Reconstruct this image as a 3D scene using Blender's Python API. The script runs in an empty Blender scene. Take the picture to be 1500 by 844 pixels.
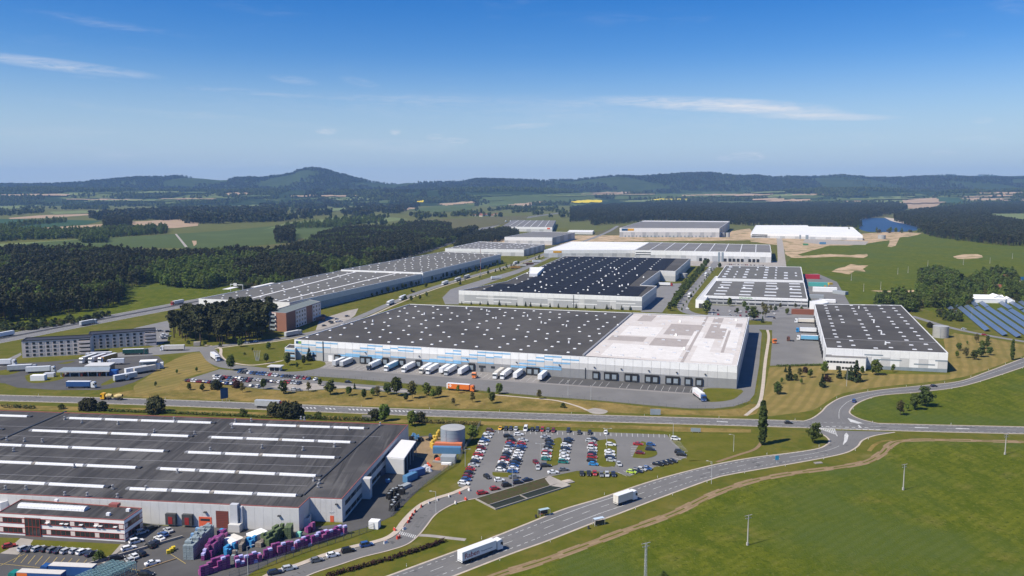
import bpy, math, random
from math import sin, cos, pi, radians, atan2, sqrt, hypot
from mathutils import Vector, noise
SC = bpy.context.scene
COL = SC.collection
RND = random.Random(7)

# ------------------------------------------------------------------ camera, sky, sun, exposure
FPX, HORIZON, CAM_H = 1213.0, 275.0, 115.0        # focal length and horizon measured on the 1500 px wide photograph
PITCH = atan2(422 - HORIZON, FPX)
SP, CP = sin(PITCH), cos(PITCH)
cam = bpy.data.cameras.new('camera')
cam.sensor_width = 36.0
cam.lens = 36.0 * FPX / 1500.0
cam.clip_start, cam.clip_end = 1.0, 60000.0
cam_o = bpy.data.objects.new('camera', cam)
cam_o.location = (0, 0, CAM_H)
cam_o.rotation_euler = (pi / 2 - PITCH, 0, 0)
COL.objects.link(cam_o)
SC.camera = cam_o

SUN_TO = Vector((-0.875, -0.485, 0)).normalized()   # horizontal direction towards the sun
SUN_EL = radians(50)
sd = (SUN_TO * cos(SUN_EL) + Vector((0, 0, sin(SUN_EL))))
sun = bpy.data.lights.new('sun', 'SUN')
sun.energy, sun.angle, sun.color = 5.0, radians(0.53), (1.0, 0.93, 0.79)
sun_o = bpy.data.objects.new('sun', sun)
sun_o.rotation_euler = sd.to_track_quat('Z', 'Y').to_euler()
sun_o.location = (-300, -200, 600)
COL.objects.link(sun_o)

W = bpy.data.worlds.new('World')
SC.world = W
W.use_nodes = True
nt = W.node_tree
for n in list(nt.nodes): nt.nodes.remove(n)

def wn(t, **k):
    n = nt.nodes.new(t)
    for a, b in k.items(): setattr(n, a, b)
    return n

def wmath(op, a, b=None, c=None):
    n = wn('ShaderNodeMath', operation=op)
    for i, q in enumerate((a, b, c)):
        if q is None: continue
        if isinstance(q, (int, float)): n.inputs[i].default_value = q
        else: nt.links.new(q, n.inputs[i])
    return n.outputs[0]

sky = wn('ShaderNodeTexSky', sky_type='NISHITA', sun_disc=False)
sky.sun_elevation = SUN_EL
sky.sun_rotation = atan2(sd.x, sd.y)
sky.altitude = 500
sky.air_density, sky.dust_density, sky.ozone_density = 1.0, 0.05, 2.6
tc = wn('ShaderNodeTexCoord')
sx = wn('ShaderNodeSeparateXYZ')
nt.links.new(tc.outputs['Generated'], sx.inputs[0])
AZ = wmath('ARCTAN2', sx.outputs[0], sx.outputs[1])
EL = wmath('ARCSINE', sx.outputs[2])
cx = wn('ShaderNodeCombineXYZ')
nt.links.new(wmath('MULTIPLY', AZ, 1.0), cx.inputs[0])
nt.links.new(wmath('MULTIPLY', EL, 6.5), cx.inputs[1])
def wnoise(scale, detail, dist=0.0, rough=0.6):
    n = wn('ShaderNodeTexNoise')
    n.inputs['Scale'].default_value = scale; n.inputs['Detail'].default_value = detail
    n.inputs['Roughness'].default_value = rough; n.inputs['Distortion'].default_value = dist
    nt.links.new(cx.outputs[0], n.inputs['Vector'])
    return n.outputs['Fac']
def wsmooth(x, lo, hi):
    n = wn('ShaderNodeMapRange', interpolation_type='SMOOTHSTEP')
    n.inputs[1].default_value, n.inputs[2].default_value = lo, hi
    nt.links.new(x, n.inputs[0])
    return n.outputs[0]
fib = wnoise(9.0, 7, 0.8)
broad = wnoise(2.3, 4, 0.2)
puff = wnoise(60.0, 5, 0.2, 0.65)
wisp = wnoise(26.0, 8, 1.5, 0.7)
# thin cirrus everywhere: fibres where the broad noise is high
CL = wmath('MULTIPLY', wmath('MULTIPLY', wsmooth(broad, 0.50, 0.72), wsmooth(fib, 0.45, 0.85)), 0.30)
def streak(px, py, hw, hh, tilt, amp, tex, lo, hi):
    """one cirrus band at its bearing and elevation"""
    a0 = atan2(px - 750, FPX * CP)
    e0 = atan2((HORIZON - py) * cos(a0), FPX)
    da = wmath('SUBTRACT', AZ, a0)
    de = wmath('SUBTRACT', wmath('SUBTRACT', EL, e0), wmath('MULTIPLY', da, tilt))
    r = wmath('ADD', wmath('POWER', wmath('ABSOLUTE', wmath('DIVIDE', da, hw / FPX)), 2.0), wmath('POWER', wmath('ABSOLUTE', wmath('DIVIDE', de, hh / FPX)), 2.0))
    m = wsmooth(wmath('SUBTRACT', 1.0, r), 0.0, 1.0)
    t = wsmooth(wmath('ADD', wmath('MULTIPLY', tex, 0.55), wmath('MULTIPLY', wisp, 0.45)), lo + 0.10, hi + 0.06)
    return wmath('MULTIPLY', wmath('MULTIPLY', m, t), amp * 0.85)
BANDS = [(105, 101, 135, 9, -0.07, 0.75, fib, 0.2, 0.62), (1030, 156, 185, 12, -0.06, 0.95, fib, 0.2, 0.6), (1130, 165, 110, 9, -0.07, 0.6, fib, 0.2, 0.6), (1200, 174, 110, 6, -0.04, 0.6, fib, 0.2, 0.6), (570, 216, 160, 13, -0.02, 0.34, fib, 0.25, 0.7), (180, 45, 120, 8, -0.10, 0.28, fib, 0.3, 0.7), (300, 172, 230, 8, -0.07, 0.28, fib, 0.3, 0.7), (420, 142, 330, 5, -0.05, 0.3, fib, 0.35, 0.7), (720, 152, 260, 7, -0.03, 0.3, fib, 0.3, 0.7), (765, 187, 55, 5, 0.06, 0.42, fib, 0.25, 0.6), (535, 126, 34, 8, -0.2, 0.4, fib, 0.25, 0.6), (440, 122, 40, 7, -0.1, 0.3, fib, 0.3, 0.6), (800, 165, 700, 26, -0.02, 0.16, broad, 0.3, 0.6), (1080, 195, 150, 12, -0.05, 0.25, fib, 0.3, 0.7), (1480, 15, 60, 20, -0.2, 0.2, fib, 0.3, 0.7), (1250, 205, 200, 10, 0.0, 0.15, fib, 0.3, 0.7)]
PUFFS = [(484, 194, 15, 5, 0.85), (583, 195, 8, 4.5, 0.85), (640, 203, 13, 5, 0.6), (668, 208, 19, 4.5, 0.75), (1088, 230, 24, 6, 0.95), (1057, 233, 12, 4, 0.7), (4, 238, 9, 4.5, 0.8), (1424, 179, 12, 4, 0.35), (1250, 214, 14, 4, 0.25), (1370, 225, 15, 4, 0.3)]
for b in BANDS: CL = wmath('ADD', CL, streak(*b))
for (px, py, hw, hh, amp) in PUFFS: CL = wmath('ADD', CL, streak(px, py, hw * 1.25, hh * 1.3, 0.0, amp, puff, 0.3, 0.6))
CL = wmath('MINIMUM', CL, 0.9)
mixc = wn('ShaderNodeMix', data_type='RGBA')
nt.links.new(CL, mixc.inputs['Factor'])
hsv = wn('ShaderNodeHueSaturation')
hsv.inputs['Hue'].default_value, hsv.inputs['Saturation'].default_value, hsv.inputs['Value'].default_value = 0.517, 1.55, 1.0
nt.links.new(sky.outputs[0], hsv.inputs['Color'])
hmix = wn('ShaderNodeMix', data_type='RGBA')      # paler, bluish air towards the horizon, all the way round
hr_ = wn('ShaderNodeMapRange', interpolation_type='SMOOTHSTEP')
hr_.inputs[1].default_value, hr_.inputs[2].default_value, hr_.inputs[3].default_value, hr_.inputs[4].default_value = 0.0, 0.16, 0.85, 0.0
nt.links.new(EL, hr_.inputs[0]); nt.links.new(hr_.outputs[0], hmix.inputs['Factor'])
nt.links.new(hsv.outputs[0], hmix.inputs[6]); hmix.inputs[7].default_value = (3.7, 4.65, 6.1, 1)
nt.links.new(hmix.outputs[2], mixc.inputs[6])
mixc.inputs[7].default_value = (7.0, 7.1, 7.4, 1)
bg = wn('ShaderNodeBackground')
SKY_STRENGTH = 0.092
bg.inputs[1].default_value = SKY_STRENGTH
nt.links.new(mixc.outputs[2], bg.inputs[0])
wo = wn('ShaderNodeOutputWorld')
nt.links.new(bg.outputs[0], wo.inputs[0])

vs = SC.view_settings
vs.view_transform, vs.look, vs.exposure, vs.gamma, vs.use_curve_mapping = 'Standard', 'None', 0.34, 1.0, False
cy = SC.cycles
cy.use_denoising = True
cy.max_bounces, cy.diffuse_bounces, cy.glossy_bounces, cy.transmission_bounces, cy.volume_bounces, cy.transparent_max_bounces = 5, 2, 2, 2, 1, 8
cy.use_adaptive_sampling = True

# ------------------------------------------------------------------ helpers
def G(px, py, z=0.0):
    """point of the place at height z that the photograph shows at (px, py)"""
    u, v = (px - 750) / FPX, (py - 422) / FPX
    k = (CAM_H - z) / (SP + v * CP)
    return Vector((u * k, (CP - v * SP) * k, z))

def PX(p):
    d = p[2] - CAM_H
    f = p[1] * CP - d * SP
    up = p[1] * SP + d * CP
    return (750 + FPX * p[0] / f, 422 - FPX * up / f)

def height_at(bx, by, ty):
    y = G(bx, by).y
    v = (ty - 422) / FPX
    return CAM_H - y * (SP + v * CP) / (CP - v * SP)

MATS = {}
def mat(name, c1, c2=None, scale=0.5, rough=0.8, bump=0.0, bscale=None, metallic=0.0, spec=0.3, layers=(), detail=5, coord='world', emit=None, stretch=None, contrast=(0.35, 0.65), rand=0.0, wave=None, bdist=0.1, transl=0.0):
    """procedural material: two colours mixed by noise, then extra (colour, scale, lo, hi, amount[, stretch]) noise layers"""
    tone = lambda c: tuple(x * (0.84 if max(c) < 0.36 else 0.92 if max(c) < 0.5 else 1.0) for x in c)      # the photograph is exposed a little over exposure 0
    c1 = tone(c1); c2 = tone(c2) if c2 else None; layers = [(tone(l_[0]), *l_[1:]) for l_ in layers]
    if wave: wave = (tone(wave[0]), *wave[1:])
    m = bpy.data.materials.new(name)
    m.use_nodes = True
    t = m.node_tree
    N, L = t.nodes, t.links
    b = N['Principled BSDF']
    b.inputs['Roughness'].default_value = rough
    b.inputs['Metallic'].default_value = metallic
    b.inputs['Specular IOR Level'].default_value = spec
    if coord == 'world':
        src = N.new('ShaderNodeNewGeometry').outputs['Position']
    else:
        src = N.new('ShaderNodeTexCoord').outputs['Object']
    def nz(sc, st=None, det=detail, rg=0.6):
        v = src
        if st is not None:
            mp = N.new('ShaderNodeMapping'); mp.inputs['Scale'].default_value = (st[0], st[1], 1); mp.inputs['Rotation'].default_value = (0, 0, st[2] if len(st) > 2 else 0)
            L.new(src, mp.inputs[0]); v = mp.outputs[0]
        n = N.new('ShaderNodeTexNoise'); n.inputs['Scale'].default_value = sc; n.inputs['Detail'].default_value = det; n.inputs['Roughness'].default_value = rg
        L.new(v, n.inputs['Vector'])
        return n.outputs['Fac']
    def mr(x, lo, hi, a=0.0, bb=1.0):
        n = N.new('ShaderNodeMapRange'); n.inputs[1].default_value, n.inputs[2].default_value, n.inputs[3].default_value, n.inputs[4].default_value = lo, hi, a, bb
        L.new(x, n.inputs[0]); return n.outputs[0]
    def mx(f, a, c):
        n = N.new('ShaderNodeMix'); n.data_type = 'RGBA'
        L.new(f, n.inputs['Factor'])
        if hasattr(a, 'links'): L.new(a, n.inputs[6])
        else: n.inputs[6].default_value = (*a, 1)
        n.inputs[7].default_value = (*c, 1)
        return n.outputs[2]
    out = None
    if c2 is not None:
        out = mx(mr(nz(scale, stretch), *contrast), c1, c2)
    for ly in layers:
        col, sc, lo, hi, amt = ly[:5]
        out = mx(mr(nz(sc, ly[5] if len(ly) > 5 else None), lo, hi, 0, amt), out if out is not None else c1, col)
    if wave is not None:
        col, sc, ang, amt, dist = wave
        mp = N.new('ShaderNodeMapping'); mp.inputs['Rotation'].default_value = (0, 0, ang); L.new(src, mp.inputs[0])
        wv = N.new('ShaderNodeTexWave'); wv.inputs['Scale'].default_value = sc; wv.inputs['Distortion'].default_value = dist; wv.inputs['Detail'].default_value = 3; wv.inputs['Detail Scale'].default_value = 0.35
        L.new(mp.outputs[0], wv.inputs['Vector'])
        out = mx(mr(wv.outputs['Fac'], 0.3, 0.8, 0, amt), out if out is not None else c1, col)
    if rand:
        oi = N.new('ShaderNodeObjectInfo')
        hs = N.new('ShaderNodeHueSaturation')
        L.new(mr(oi.outputs['Random'], 0, 1, 1 - rand, 1 + rand), hs.inputs['Value'])
        rr = N.new('ShaderNodeMath'); rr.operation = 'FRACT'
        r2 = N.new('ShaderNodeMath'); r2.operation = 'MULTIPLY'; r2.inputs[1].default_value = 17.31
        L.new(oi.outputs['Random'], r2.inputs[0]); L.new(r2.outputs[0], rr.inputs[0])
        L.new(mr(rr.outputs[0], 0, 1, 0.5 - rand * 0.07, 0.5 + rand * 0.05), hs.inputs['Hue'])
        if out is not None: L.new(out, hs.inputs['Color'])
        else: hs.inputs['Color'].default_value = (*c1, 1)
        out = hs.outputs[0]
    if out is not None: L.new(out, b.inputs['Base Color'])
    else: b.inputs['Base Color'].default_value = (*c1, 1)
    if bump:
        bn = N.new('ShaderNodeBump'); bn.inputs['Strength'].default_value = bump; bn.inputs['Distance'].default_value = bdist
        L.new(nz(bscale or scale * 4, None, 4), bn.inputs['Height']); L.new(bn.outputs[0], b.inputs['Normal'])
    if emit: 
        b.inputs['Emission Color'].default_value = (*emit[0], 1); b.inputs['Emission Strength'].default_value = emit[1]
    if transl:
        tr = N.new('ShaderNodeBsdfTranslucent'); ms = N.new('ShaderNodeMixShader'); ms.inputs[0].default_value = transl
        if out is not None: L.new(out, tr.inputs[0])
        else: tr.inputs[0].default_value = (*c1, 1)
        L.new(b.outputs[0], ms.inputs[1]); L.new(tr.outputs[0], ms.inputs[2])
        L.new(ms.outputs[0], N['Material Output'].inputs[0])
    MATS[name] = m
    return m

def flat(name, c, rough=0.55, **k):
    if name in MATS: return MATS[name]
    vy = k.pop('vary', 0.92); d = tuple(x * vy for x in c)
    return mat(name, c, d, scale=k.pop('scale', 0.9), rough=rough, **k)

class MB:
    """collects faces; build() turns them into ONE mesh object"""
    def __init__(s): s.v, s.f, s.m = [], [], []
    def face(s, pts, mi=0):
        i = len(s.v); s.v.extend([tuple(p) for p in pts]); s.f.append(tuple(range(i, i + len(pts)))); s.m.append(mi); return s
    def hexa(s, p, mi=0, top=None, bottom=True):
        i = len(s.v); s.v.extend([tuple(q) for q in p])
        fs = [(4, 5, 6, 7), (0, 1, 5, 4), (1, 2, 6, 5), (2, 3, 7, 6), (3, 0, 4, 7)]
        ms = [mi if top is None else top, mi, mi, mi, mi]
        if bottom: fs.append((3, 2, 1, 0)); ms.append(mi)
        for f, m in zip(fs, ms): s.f.append(tuple(i + k for k in f)); s.m.append(m)
        return s
    def box(s, x0, x1, y0, y1, z0, z1, mi=0, top=None, taper=0.0, tapery=None):
        tx = taper; ty = taper if tapery is None else tapery
        return s.hexa([(x0, y0, z0), (x1, y0, z0), (x1, y1, z0), (x0, y1, z0), (x0 + tx, y0 + ty, z1), (x1 - tx, y0 + ty, z1), (x1 - tx, y1 - ty, z1), (x0 + tx, y1 - ty, z1)], mi, top)
    def prism(s, poly, z0, z1, mi=0, top=None, cap=True):
        n = len(poly); i = len(s.v)
        s.v.extend([(p[0], p[1], z0) for p in poly]); s.v.extend([(p[0], p[1], z1) for p in poly])
        for k in range(n): s.f.append((i + k, i + (k + 1) % n, i + n + (k + 1) % n, i + n + k)); s.m.append(mi)
        if cap: s.f.append(tuple(range(i + n, i + 2 * n))); s.m.append(mi if top is None else top)
        return s
    def cyl(s, x, y, z0, z1, r0, r1=None, n=12, mi=0, cap=True, axis='z'):
        r1 = r0 if r1 is None else r1; i = len(s.v)
        for (z, r) in ((z0, r0), (z1, r1)):
            for k in range(n):
                a = 2 * pi * k / n; c_, s_ = r * cos(a), r * sin(a)
                s.v.append((x + c_, y + s_, z) if axis == 'z' else ((x + c_, z, y + s_) if axis == 'y' else (z, x + c_, y + s_)))
        for k in range(n): s.f.append((i + k, i + (k + 1) % n, i + n + (k + 1) % n, i + n + k)); s.m.append(mi)
        if cap: s.f.append(tuple(range(i + n, i + 2 * n))); s.m.append(mi); s.f.append(tuple(reversed(range(i, i + n)))); s.m.append(mi)
        return s
    def tube(s, p0, p1, r0, r1=None, n=6, mi=0):
        p0, p1 = Vector(p0), Vector(p1); r1 = r0 if r1 is None else r1
        d = (p1 - p0).normalized(); a = d.orthogonal().normalized(); b = d.cross(a); i = len(s.v)
        for (p, r) in ((p0, r0), (p1, r1)):
            for k in range(n): s.v.append(tuple(p + a * (r * cos(2 * pi * k / n)) + b * (r * sin(2 * pi * k / n))))
        for k in range(n): s.f.append((i + k, i + (k + 1) % n, i + n + (k + 1) % n, i + n + k)); s.m.append(mi)
        s.f.append(tuple(range(i + n, i + 2 * n))); s.m.append(mi)
        return s
    def mesh(s, name, mats):
        me = bpy.data.meshes.new(name); me.from_pydata(s.v, [], s.f)
        if not isinstance(mats, (list, tuple)): mats = [mats]
        for m in mats: me.materials.append(m)
        if len(mats) > 1: me.polygons.foreach_set('material_index', s.m)
        me.update(); return me
    def build(s, name, mats, parent=None, smooth=False):
        me = s.mesh(name, mats)
        if smooth: me.polygons.foreach_set('use_smooth', [True] * len(me.polygons))
        return obj(name, me, parent)

def obj(name, data, parent=None, loc=None, rotz=0.0):
    o = bpy.data.objects.new(name, data); COL.objects.link(o)
    if parent is not None: o.parent = parent
    if loc is not None: o.location = loc
    if rotz: o.rotation_euler = (0, 0, rotz)
    return o

def tag(o, label=None, cat=None, group=None, kind=None):
    if label: o['label'] = label
    if cat: o['category'] = cat
    if group: o['group'] = group
    if kind: o['kind'] = kind
    return o

def thing(name, label, cat, loc=(0, 0, 0), rotz=0.0, group=None):
    return tag(obj(name, None, None, loc, rotz), label, cat, group)

def struct(name, mb, m, label=None):
    return tag(mb.build(name, m), label=label, kind='structure')

def spline(pts, per=6):
    """Catmull-Rom through 2-D/3-D points"""
    P = [Vector(p) for p in pts]; out = []
    for i in range(len(P) - 1):
        a = P[i - 1] if i else P[i] * 2 - P[i + 1]; b, c = P[i], P[i + 1]; d = P[i + 2] if i + 2 < len(P) else c * 2 - b
        for k in range(per):
            t = k / per
            out.append(0.5 * ((2 * b) + (c - a) * t + (2 * a - 5 * b + 4 * c - d) * t * t + (3 * b - a - 3 * c + d) * t ** 3))
    out.append(P[-1]); return out

def offset(line, d):
    out = []
    for i, p in enumerate(line):
        t = (line[min(i + 1, len(line) - 1)] - line[max(i - 1, 0)]); t = Vector((t.x, t.y)).normalized()
        out.append(Vector((p.x + t.y * d, p.y - t.x * d, p.z)))      # +d lies to the right of travel
    return out

def ribbon(mb, line, d0, d1, z, mi=0):
    a, b = offset(line, d0), offset(line, d1)
    for i in range(len(line) - 1):
        mb.face([(a[i].x, a[i].y, z), (b[i].x, b[i].y, z), (b[i + 1].x, b[i + 1].y, z), (a[i + 1].x, a[i + 1].y, z)], mi)

def between(mb, A, B, z, mi=0):
    n = max(len(A), len(B)) * 2
    A, B = resample(A, n), resample(B, n)
    for i in range(n - 1): mb.face([(A[i].x, A[i].y, z), (B[i].x, B[i].y, z), (B[i + 1].x, B[i + 1].y, z), (A[i + 1].x, A[i + 1].y, z)], mi)

def resample(line, n):
    d = [0.0]
    for i in range(1, len(line)): d.append(d[-1] + (line[i] - line[i - 1]).length)
    out = []; j = 0
    for k in range(n):
        s = d[-1] * k / (n - 1)
        while j < len(d) - 2 and d[j + 1] < s: j += 1
        t = (s - d[j]) / max(d[j + 1] - d[j], 1e-9)
        out.append(line[j].lerp(line[j + 1], t))
    return out

def length(line): return sum((line[i] - line[i - 1]).length for i in range(1, len(line)))

def dashes(mb, line, off, w, dash, gap, z, start=0.0, end=None, mi=0):
    L_ = length(line); n = max(int(L_ / 0.8), 2); R = offset(resample(line, n), off); st = L_ / (n - 1)
    end = L_ if end is None else end; s = start
    while s + dash * 0.6 < end:
        i0, i1 = int(s / st), min(int((s + dash) / st), n - 1)
        if i1 > i0: ribbon(mb, R[i0:i1 + 1], -w / 2, w / 2, z, mi)
        s += dash + gap

def polyG(pts, z, per=0):
    q = [G(*p) for p in pts]
    if per: q = spline(q + [q[0]], per)[:-1]
    return [(p.x, p.y, z) for p in q]

def sheet(name, pts, z, m, per=0, label=None):
    return struct(name, MB().face(polyG(pts, z, per)), m, label)

def inside(x, y, poly):
    r = False; n = len(poly); j = n - 1
    for i in range(n):
        xi, yi, xj, yj = poly[i][0], poly[i][1], poly[j][0], poly[j][1]
        if (yi > y) != (yj > y) and x < (xj - xi) * (y - yi) / (yj - yi) + xi: r = not r
        j = i
    return r
# ------------------------------------------------------------------ materials of the setting
mat('ground_mat', (0.105, 0.118, 0.026), (0.140, 0.142, 0.036), scale=0.02, rough=0.95, spec=0.1, layers=[((0.15, 0.135, 0.055), 0.004, 0.52, 0.68, 0.6), ((0.06, 0.085, 0.022), 0.25, 0.5, 0.75, 0.5)])
mat('meadow', (0.110, 0.130, 0.011), (0.146, 0.158, 0.017), scale=0.035, rough=0.95, spec=0.03, bump=0.9, bscale=1.5, bdist=0.4, layers=[((0.070, 0.100, 0.008), 0.16, 0.44, 0.60, 0.8, (1.0, 0.4, 0.4)), ((0.19, 0.165, 0.045), 0.07, 0.55, 0.70, 0.65), ((0.050, 0.074, 0.008), 0.5, 0.53, 0.66, 0.85), ((0.20, 0.195, 0.06), 0.8, 0.56, 0.66, 0.6), ((0.088, 0.122, 0.03), 0.012, 0.48, 0.60, 0.75)], wave=((0.080, 0.110, 0.010), 0.09, 0.9, 0.4, 4.0))
mat('verge', (0.100, 0.112, 0.011), (0.155, 0.138, 0.026), scale=0.08, rough=0.95, spec=0.08, bump=0.5, bscale=2.0, bdist=0.2, layers=[((0.075, 0.105, 0.018), 0.30, 0.50, 0.70, 0.75), ((0.27, 0.22, 0.10), 0.06, 0.60, 0.78, 0.7)])
mat('hay', (0.300, 0.215, 0.072), (0.215, 0.160, 0.052), scale=0.10, rough=0.95, spec=0.03, bump=0.5, bscale=2.0, layers=[((0.125, 0.120, 0.026), 0.05, 0.46, 0.64, 0.75), ((0.38, 0.285, 0.12), 0.5, 0.54, 0.7, 0.5), ((0.17, 0.125, 0.04), 0.25, 0.52, 0.66, 0.6, (1, .4, -.1))])
mat('hay_rows', (0.31, 0.228, 0.080), (0.24, 0.180, 0.060), scale=0.10, rough=0.95, spec=0.05, layers=[((0.15, 0.15, 0.04), 0.03, 0.50, 0.68, 0.65), ((0.20, 0.18, 0.06), 0.5, 0.5, 0.7, 0.5)], wave=((0.175, 0.150, 0.042), 0.055, radians(28), 0.55, 6.0))
mat('lawn', (0.108, 0.116, 0.010), (0.152, 0.140, 0.024), scale=0.12, rough=0.95, spec=0.08, layers=[((0.09, 0.115, 0.022), 0.5, 0.50, 0.72, 0.6)])
mat('green_crop', (0.078, 0.110, 0.040), (0.088, 0.118, 0.036), scale=0.02, rough=0.95, spec=0.05, layers=[((0.12, 0.16, 0.06), 0.006, 0.5, 0.7, 0.6)])
mat('dark_crop', (0.040, 0.085, 0.040), (0.050, 0.095, 0.045), scale=0.02, rough=0.95, spec=0.05)
mat('pale_crop', (0.16, 0.20, 0.075), (0.20, 0.23, 0.09), scale=0.01, rough=0.95, spec=0.05, layers=[((0.12, 0.16, 0.05), 0.03, 0.5, 0.7, 0.5)])
mat('olive_crop', (0.115, 0.115, 0.050), (0.14, 0.125, 0.055), scale=0.02, rough=0.95, spec=0.05)
mat('ploughed', (0.36, 0.255, 0.165), (0.42, 0.31, 0.21), scale=0.02, rough=0.95, spec=0.05)
mat('rape', (0.72, 0.53, 0.02), (0.62, 0.50, 0.04), scale=0.02, rough=0.95, spec=0.05)
mat('soil', (0.50, 0.365, 0.24), (0.40, 0.29, 0.18), scale=0.05, rough=0.95, spec=0.05, bump=0.3, layers=[((0.14, 0.145, 0.04), 0.035, 0.50, 0.62, 0.8), ((0.55, 0.44, 0.32), 0.15, 0.55, 0.75, 0.5)])
mat('scruffy', (0.125, 0.14, 0.028), (0.27, 0.20, 0.10), scale=0.12, rough=0.95, spec=0.05, contrast=(0.46, 0.60), layers=[((0.36, 0.26, 0.15), 0.5, 0.56, 0.7, 0.6), ((0.11, 0.13, 0.025), 0.03, 0.45, 0.6, 0.7)])
mat('dirt_track', (0.33, 0.235, 0.145), (0.26, 0.19, 0.11), scale=0.25, rough=0.95, spec=0.05, bump=0.4, bscale=3, layers=[((0.40, 0.31, 0.21), 0.8, 0.5, 0.75, 0.5)])
mat('rut', (0.24, 0.165, 0.10), (0.30, 0.215, 0.13), scale=0.4, rough=0.95, spec=0.05)
mat('asphalt', (0.200, 0.195, 0.192), (0.166, 0.162, 0.160), scale=0.05, rough=0.9, spec=0.2, bump=0.15, bscale=6, layers=[((0.20, 0.197, 0.196), 0.02, 0.5, 0.75, 0.6), ((0.11, 0.11, 0.115), 0.5, 0.62, 0.78, 0.5, (0.15, 1.2, 0.3))])
mat('old_asphalt', (0.250, 0.245, 0.245), (0.215, 0.212, 0.214), scale=0.1, rough=0.92, spec=0.2, bump=0.1, bscale=6, layers=[((0.18, 0.177, 0.178), 0.4, 0.6, 0.75, 0.5)])
mat('yard', (0.215, 0.210, 0.205), (0.182, 0.178, 0.174), scale=0.06, rough=0.9, spec=0.2, bump=0.1, bscale=5, layers=[((0.27, 0.262, 0.255), 0.03, 0.56, 0.72, 0.5), ((0.14, 0.14, 0.143), 0.35, 0.62, 0.8, 0.5)])
mat('yard_dark', (0.115, 0.112, 0.112), (0.090, 0.088, 0.088), scale=0.08, rough=0.9, spec=0.2, bump=0.1, bscale=5, layers=[((0.17, 0.16, 0.15), 0.05, 0.56, 0.75, 0.5)])
mat('concrete', (0.40, 0.365, 0.325), (0.33, 0.30, 0.27), scale=0.15, rough=0.9, spec=0.2, layers=[((0.26, 0.24, 0.22), 0.7, 0.6, 0.8, 0.4)])
mat('paving', (0.50, 0.43, 0.36), (0.43, 0.37, 0.31), scale=0.3, rough=0.9, spec=0.2)
mat('road_paint', (0.66, 0.66, 0.64), (0.40, 0.40, 0.39), scale=0.7, rough=0.7)
mat('yellow_paint', (0.55, 0.40, 0.10), (0.45, 0.33, 0.10), scale=1.5, rough=0.7)
mat('hill_wood', (0.032, 0.050, 0.020), (0.052, 0.074, 0.026), scale=0.006, rough=1.0, spec=0.0, bump=1.0, bscale=0.02, bdist=14, detail=8, layers=[((0.060, 0.085, 0.028), 0.0025, 0.55, 0.66, 0.55)])
mat('hill_meadow', (0.115, 0.155, 0.055), (0.14, 0.165, 0.06), scale=0.003, rough=1.0, spec=0.0, detail=6, layers=[((0.028, 0.046, 0.020), 0.0016, 0.42, 0.47, 1.0), ((0.30, 0.24, 0.14), 0.004, 0.66, 0.68, 0.7), ((0.03, 0.05, 0.022), 0.009, 0.54, 0.58, 0.9)])
mat('water', (0.028, 0.062, 0.135), (0.022, 0.05, 0.11), scale=.02, rough=0.4, spec=0.2, bump=0.15, bscale=0.3)

# ------------------------------------------------------------------ ground and hills
struct('ground', MB().face([(-15000, -1500, 0), (15000, -1500, 0), (15000, 15000, 0), (-15000, 15000, 0)]), MATS['ground_mat'])

def lerp_profile(pts, x):
    if x <= pts[0][0]: return pts[0][1]
    for (a, b) in zip(pts, pts[1:]):
        if x <= b[0]:
            t = (x - a[0]) / (b[0] - a[0]); t = t * t * (3 - 2 * t) * 0.5 + t * 0.5
            return a[1] + (b[1] - a[1]) * t
    return pts[-1][1]

RIDGE = [(-700, 262), (-400, 268), (-100, 270), (60, 272), (125, 270), (141, 267.5), (205, 262.5), (240, 262), (267, 260.5), (293, 261.5), (328, 264.5), (365, 262.5), (385, 263.5), (407, 261), (431, 257.5), (441, 252.8), (452, 250.5), (465, 249.7), (481, 252.5), (500, 257.5), (529, 264.5), (551, 268.5), (572, 271), (620, 268.3), (647, 269), (668, 268.8), (700, 264.3), (740, 264.7), (780, 265), (841, 266.5), (855, 264.5), (887, 262), (905, 260.5), (937, 261.5), (969, 258.5), (1007, 256), (1041, 256), (1060, 258.5), (1081, 260.5), (1100, 260), (1132, 263.5), (1151, 261.5), (1177, 262), (1207, 260.5), (1228, 259), (1249, 260.5), (1271, 262.5), (1303, 263), (1353, 261.5), (1400, 262), (1447, 262), (1500, 263), (1700, 266), (2200, 266)]
FAR = [(-900, 262), (-500, 265), (0, 267.8), (27, 268.2), (80, 269.3), (120, 270.5), (300, 272), (700, 272), (1100, 268), (1200, 264), (1271, 262), (1303, 261.8), (1353, 259), (1380, 257), (1415, 258), (1447, 256.8), (1468, 258.5), (1500, 257.5), (1600, 259), (1900, 262), (2400, 268)]
FOOT = [(-700, 283), (-300, 280), (0, 277.5), (60, 276.5), (130, 278.5), (220, 280), (330, 280.5), (420, 279), (520, 281), (590, 281.5), (660, 278), (740, 277), (800, 278.5), (860, 283), (930, 285), (1010, 285), (1100, 283), (1180, 279), (1260, 278), (1340, 281), (1420, 280), (1500, 279.5), (1800, 281), (2200, 284)]
HILLS = []
def hill_height(prof, D0, front, back, amp, px, D, seed):
    top = CAM_H + D0 * (HORIZON - lerp_profile(prof, px)) / FPX + 0.0
    x = (px - 750) / FPX * D
    Dr = D0 + 350 * noise.noise((px * 0.006, seed, 0))
    t = (D - Dr) / (front if D < Dr else back)
    if abs(t) >= 1: return -12.0
    w = (0.5 + 0.5 * cos(pi * t))
    rough_ = amp * noise.fractal((x * 0.0012, D * 0.0012, seed), 1.0, 2.0, 5) * min(1.0, abs(t) * 4)
    return -12 + (top + 12) * w + rough_ * w
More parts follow.
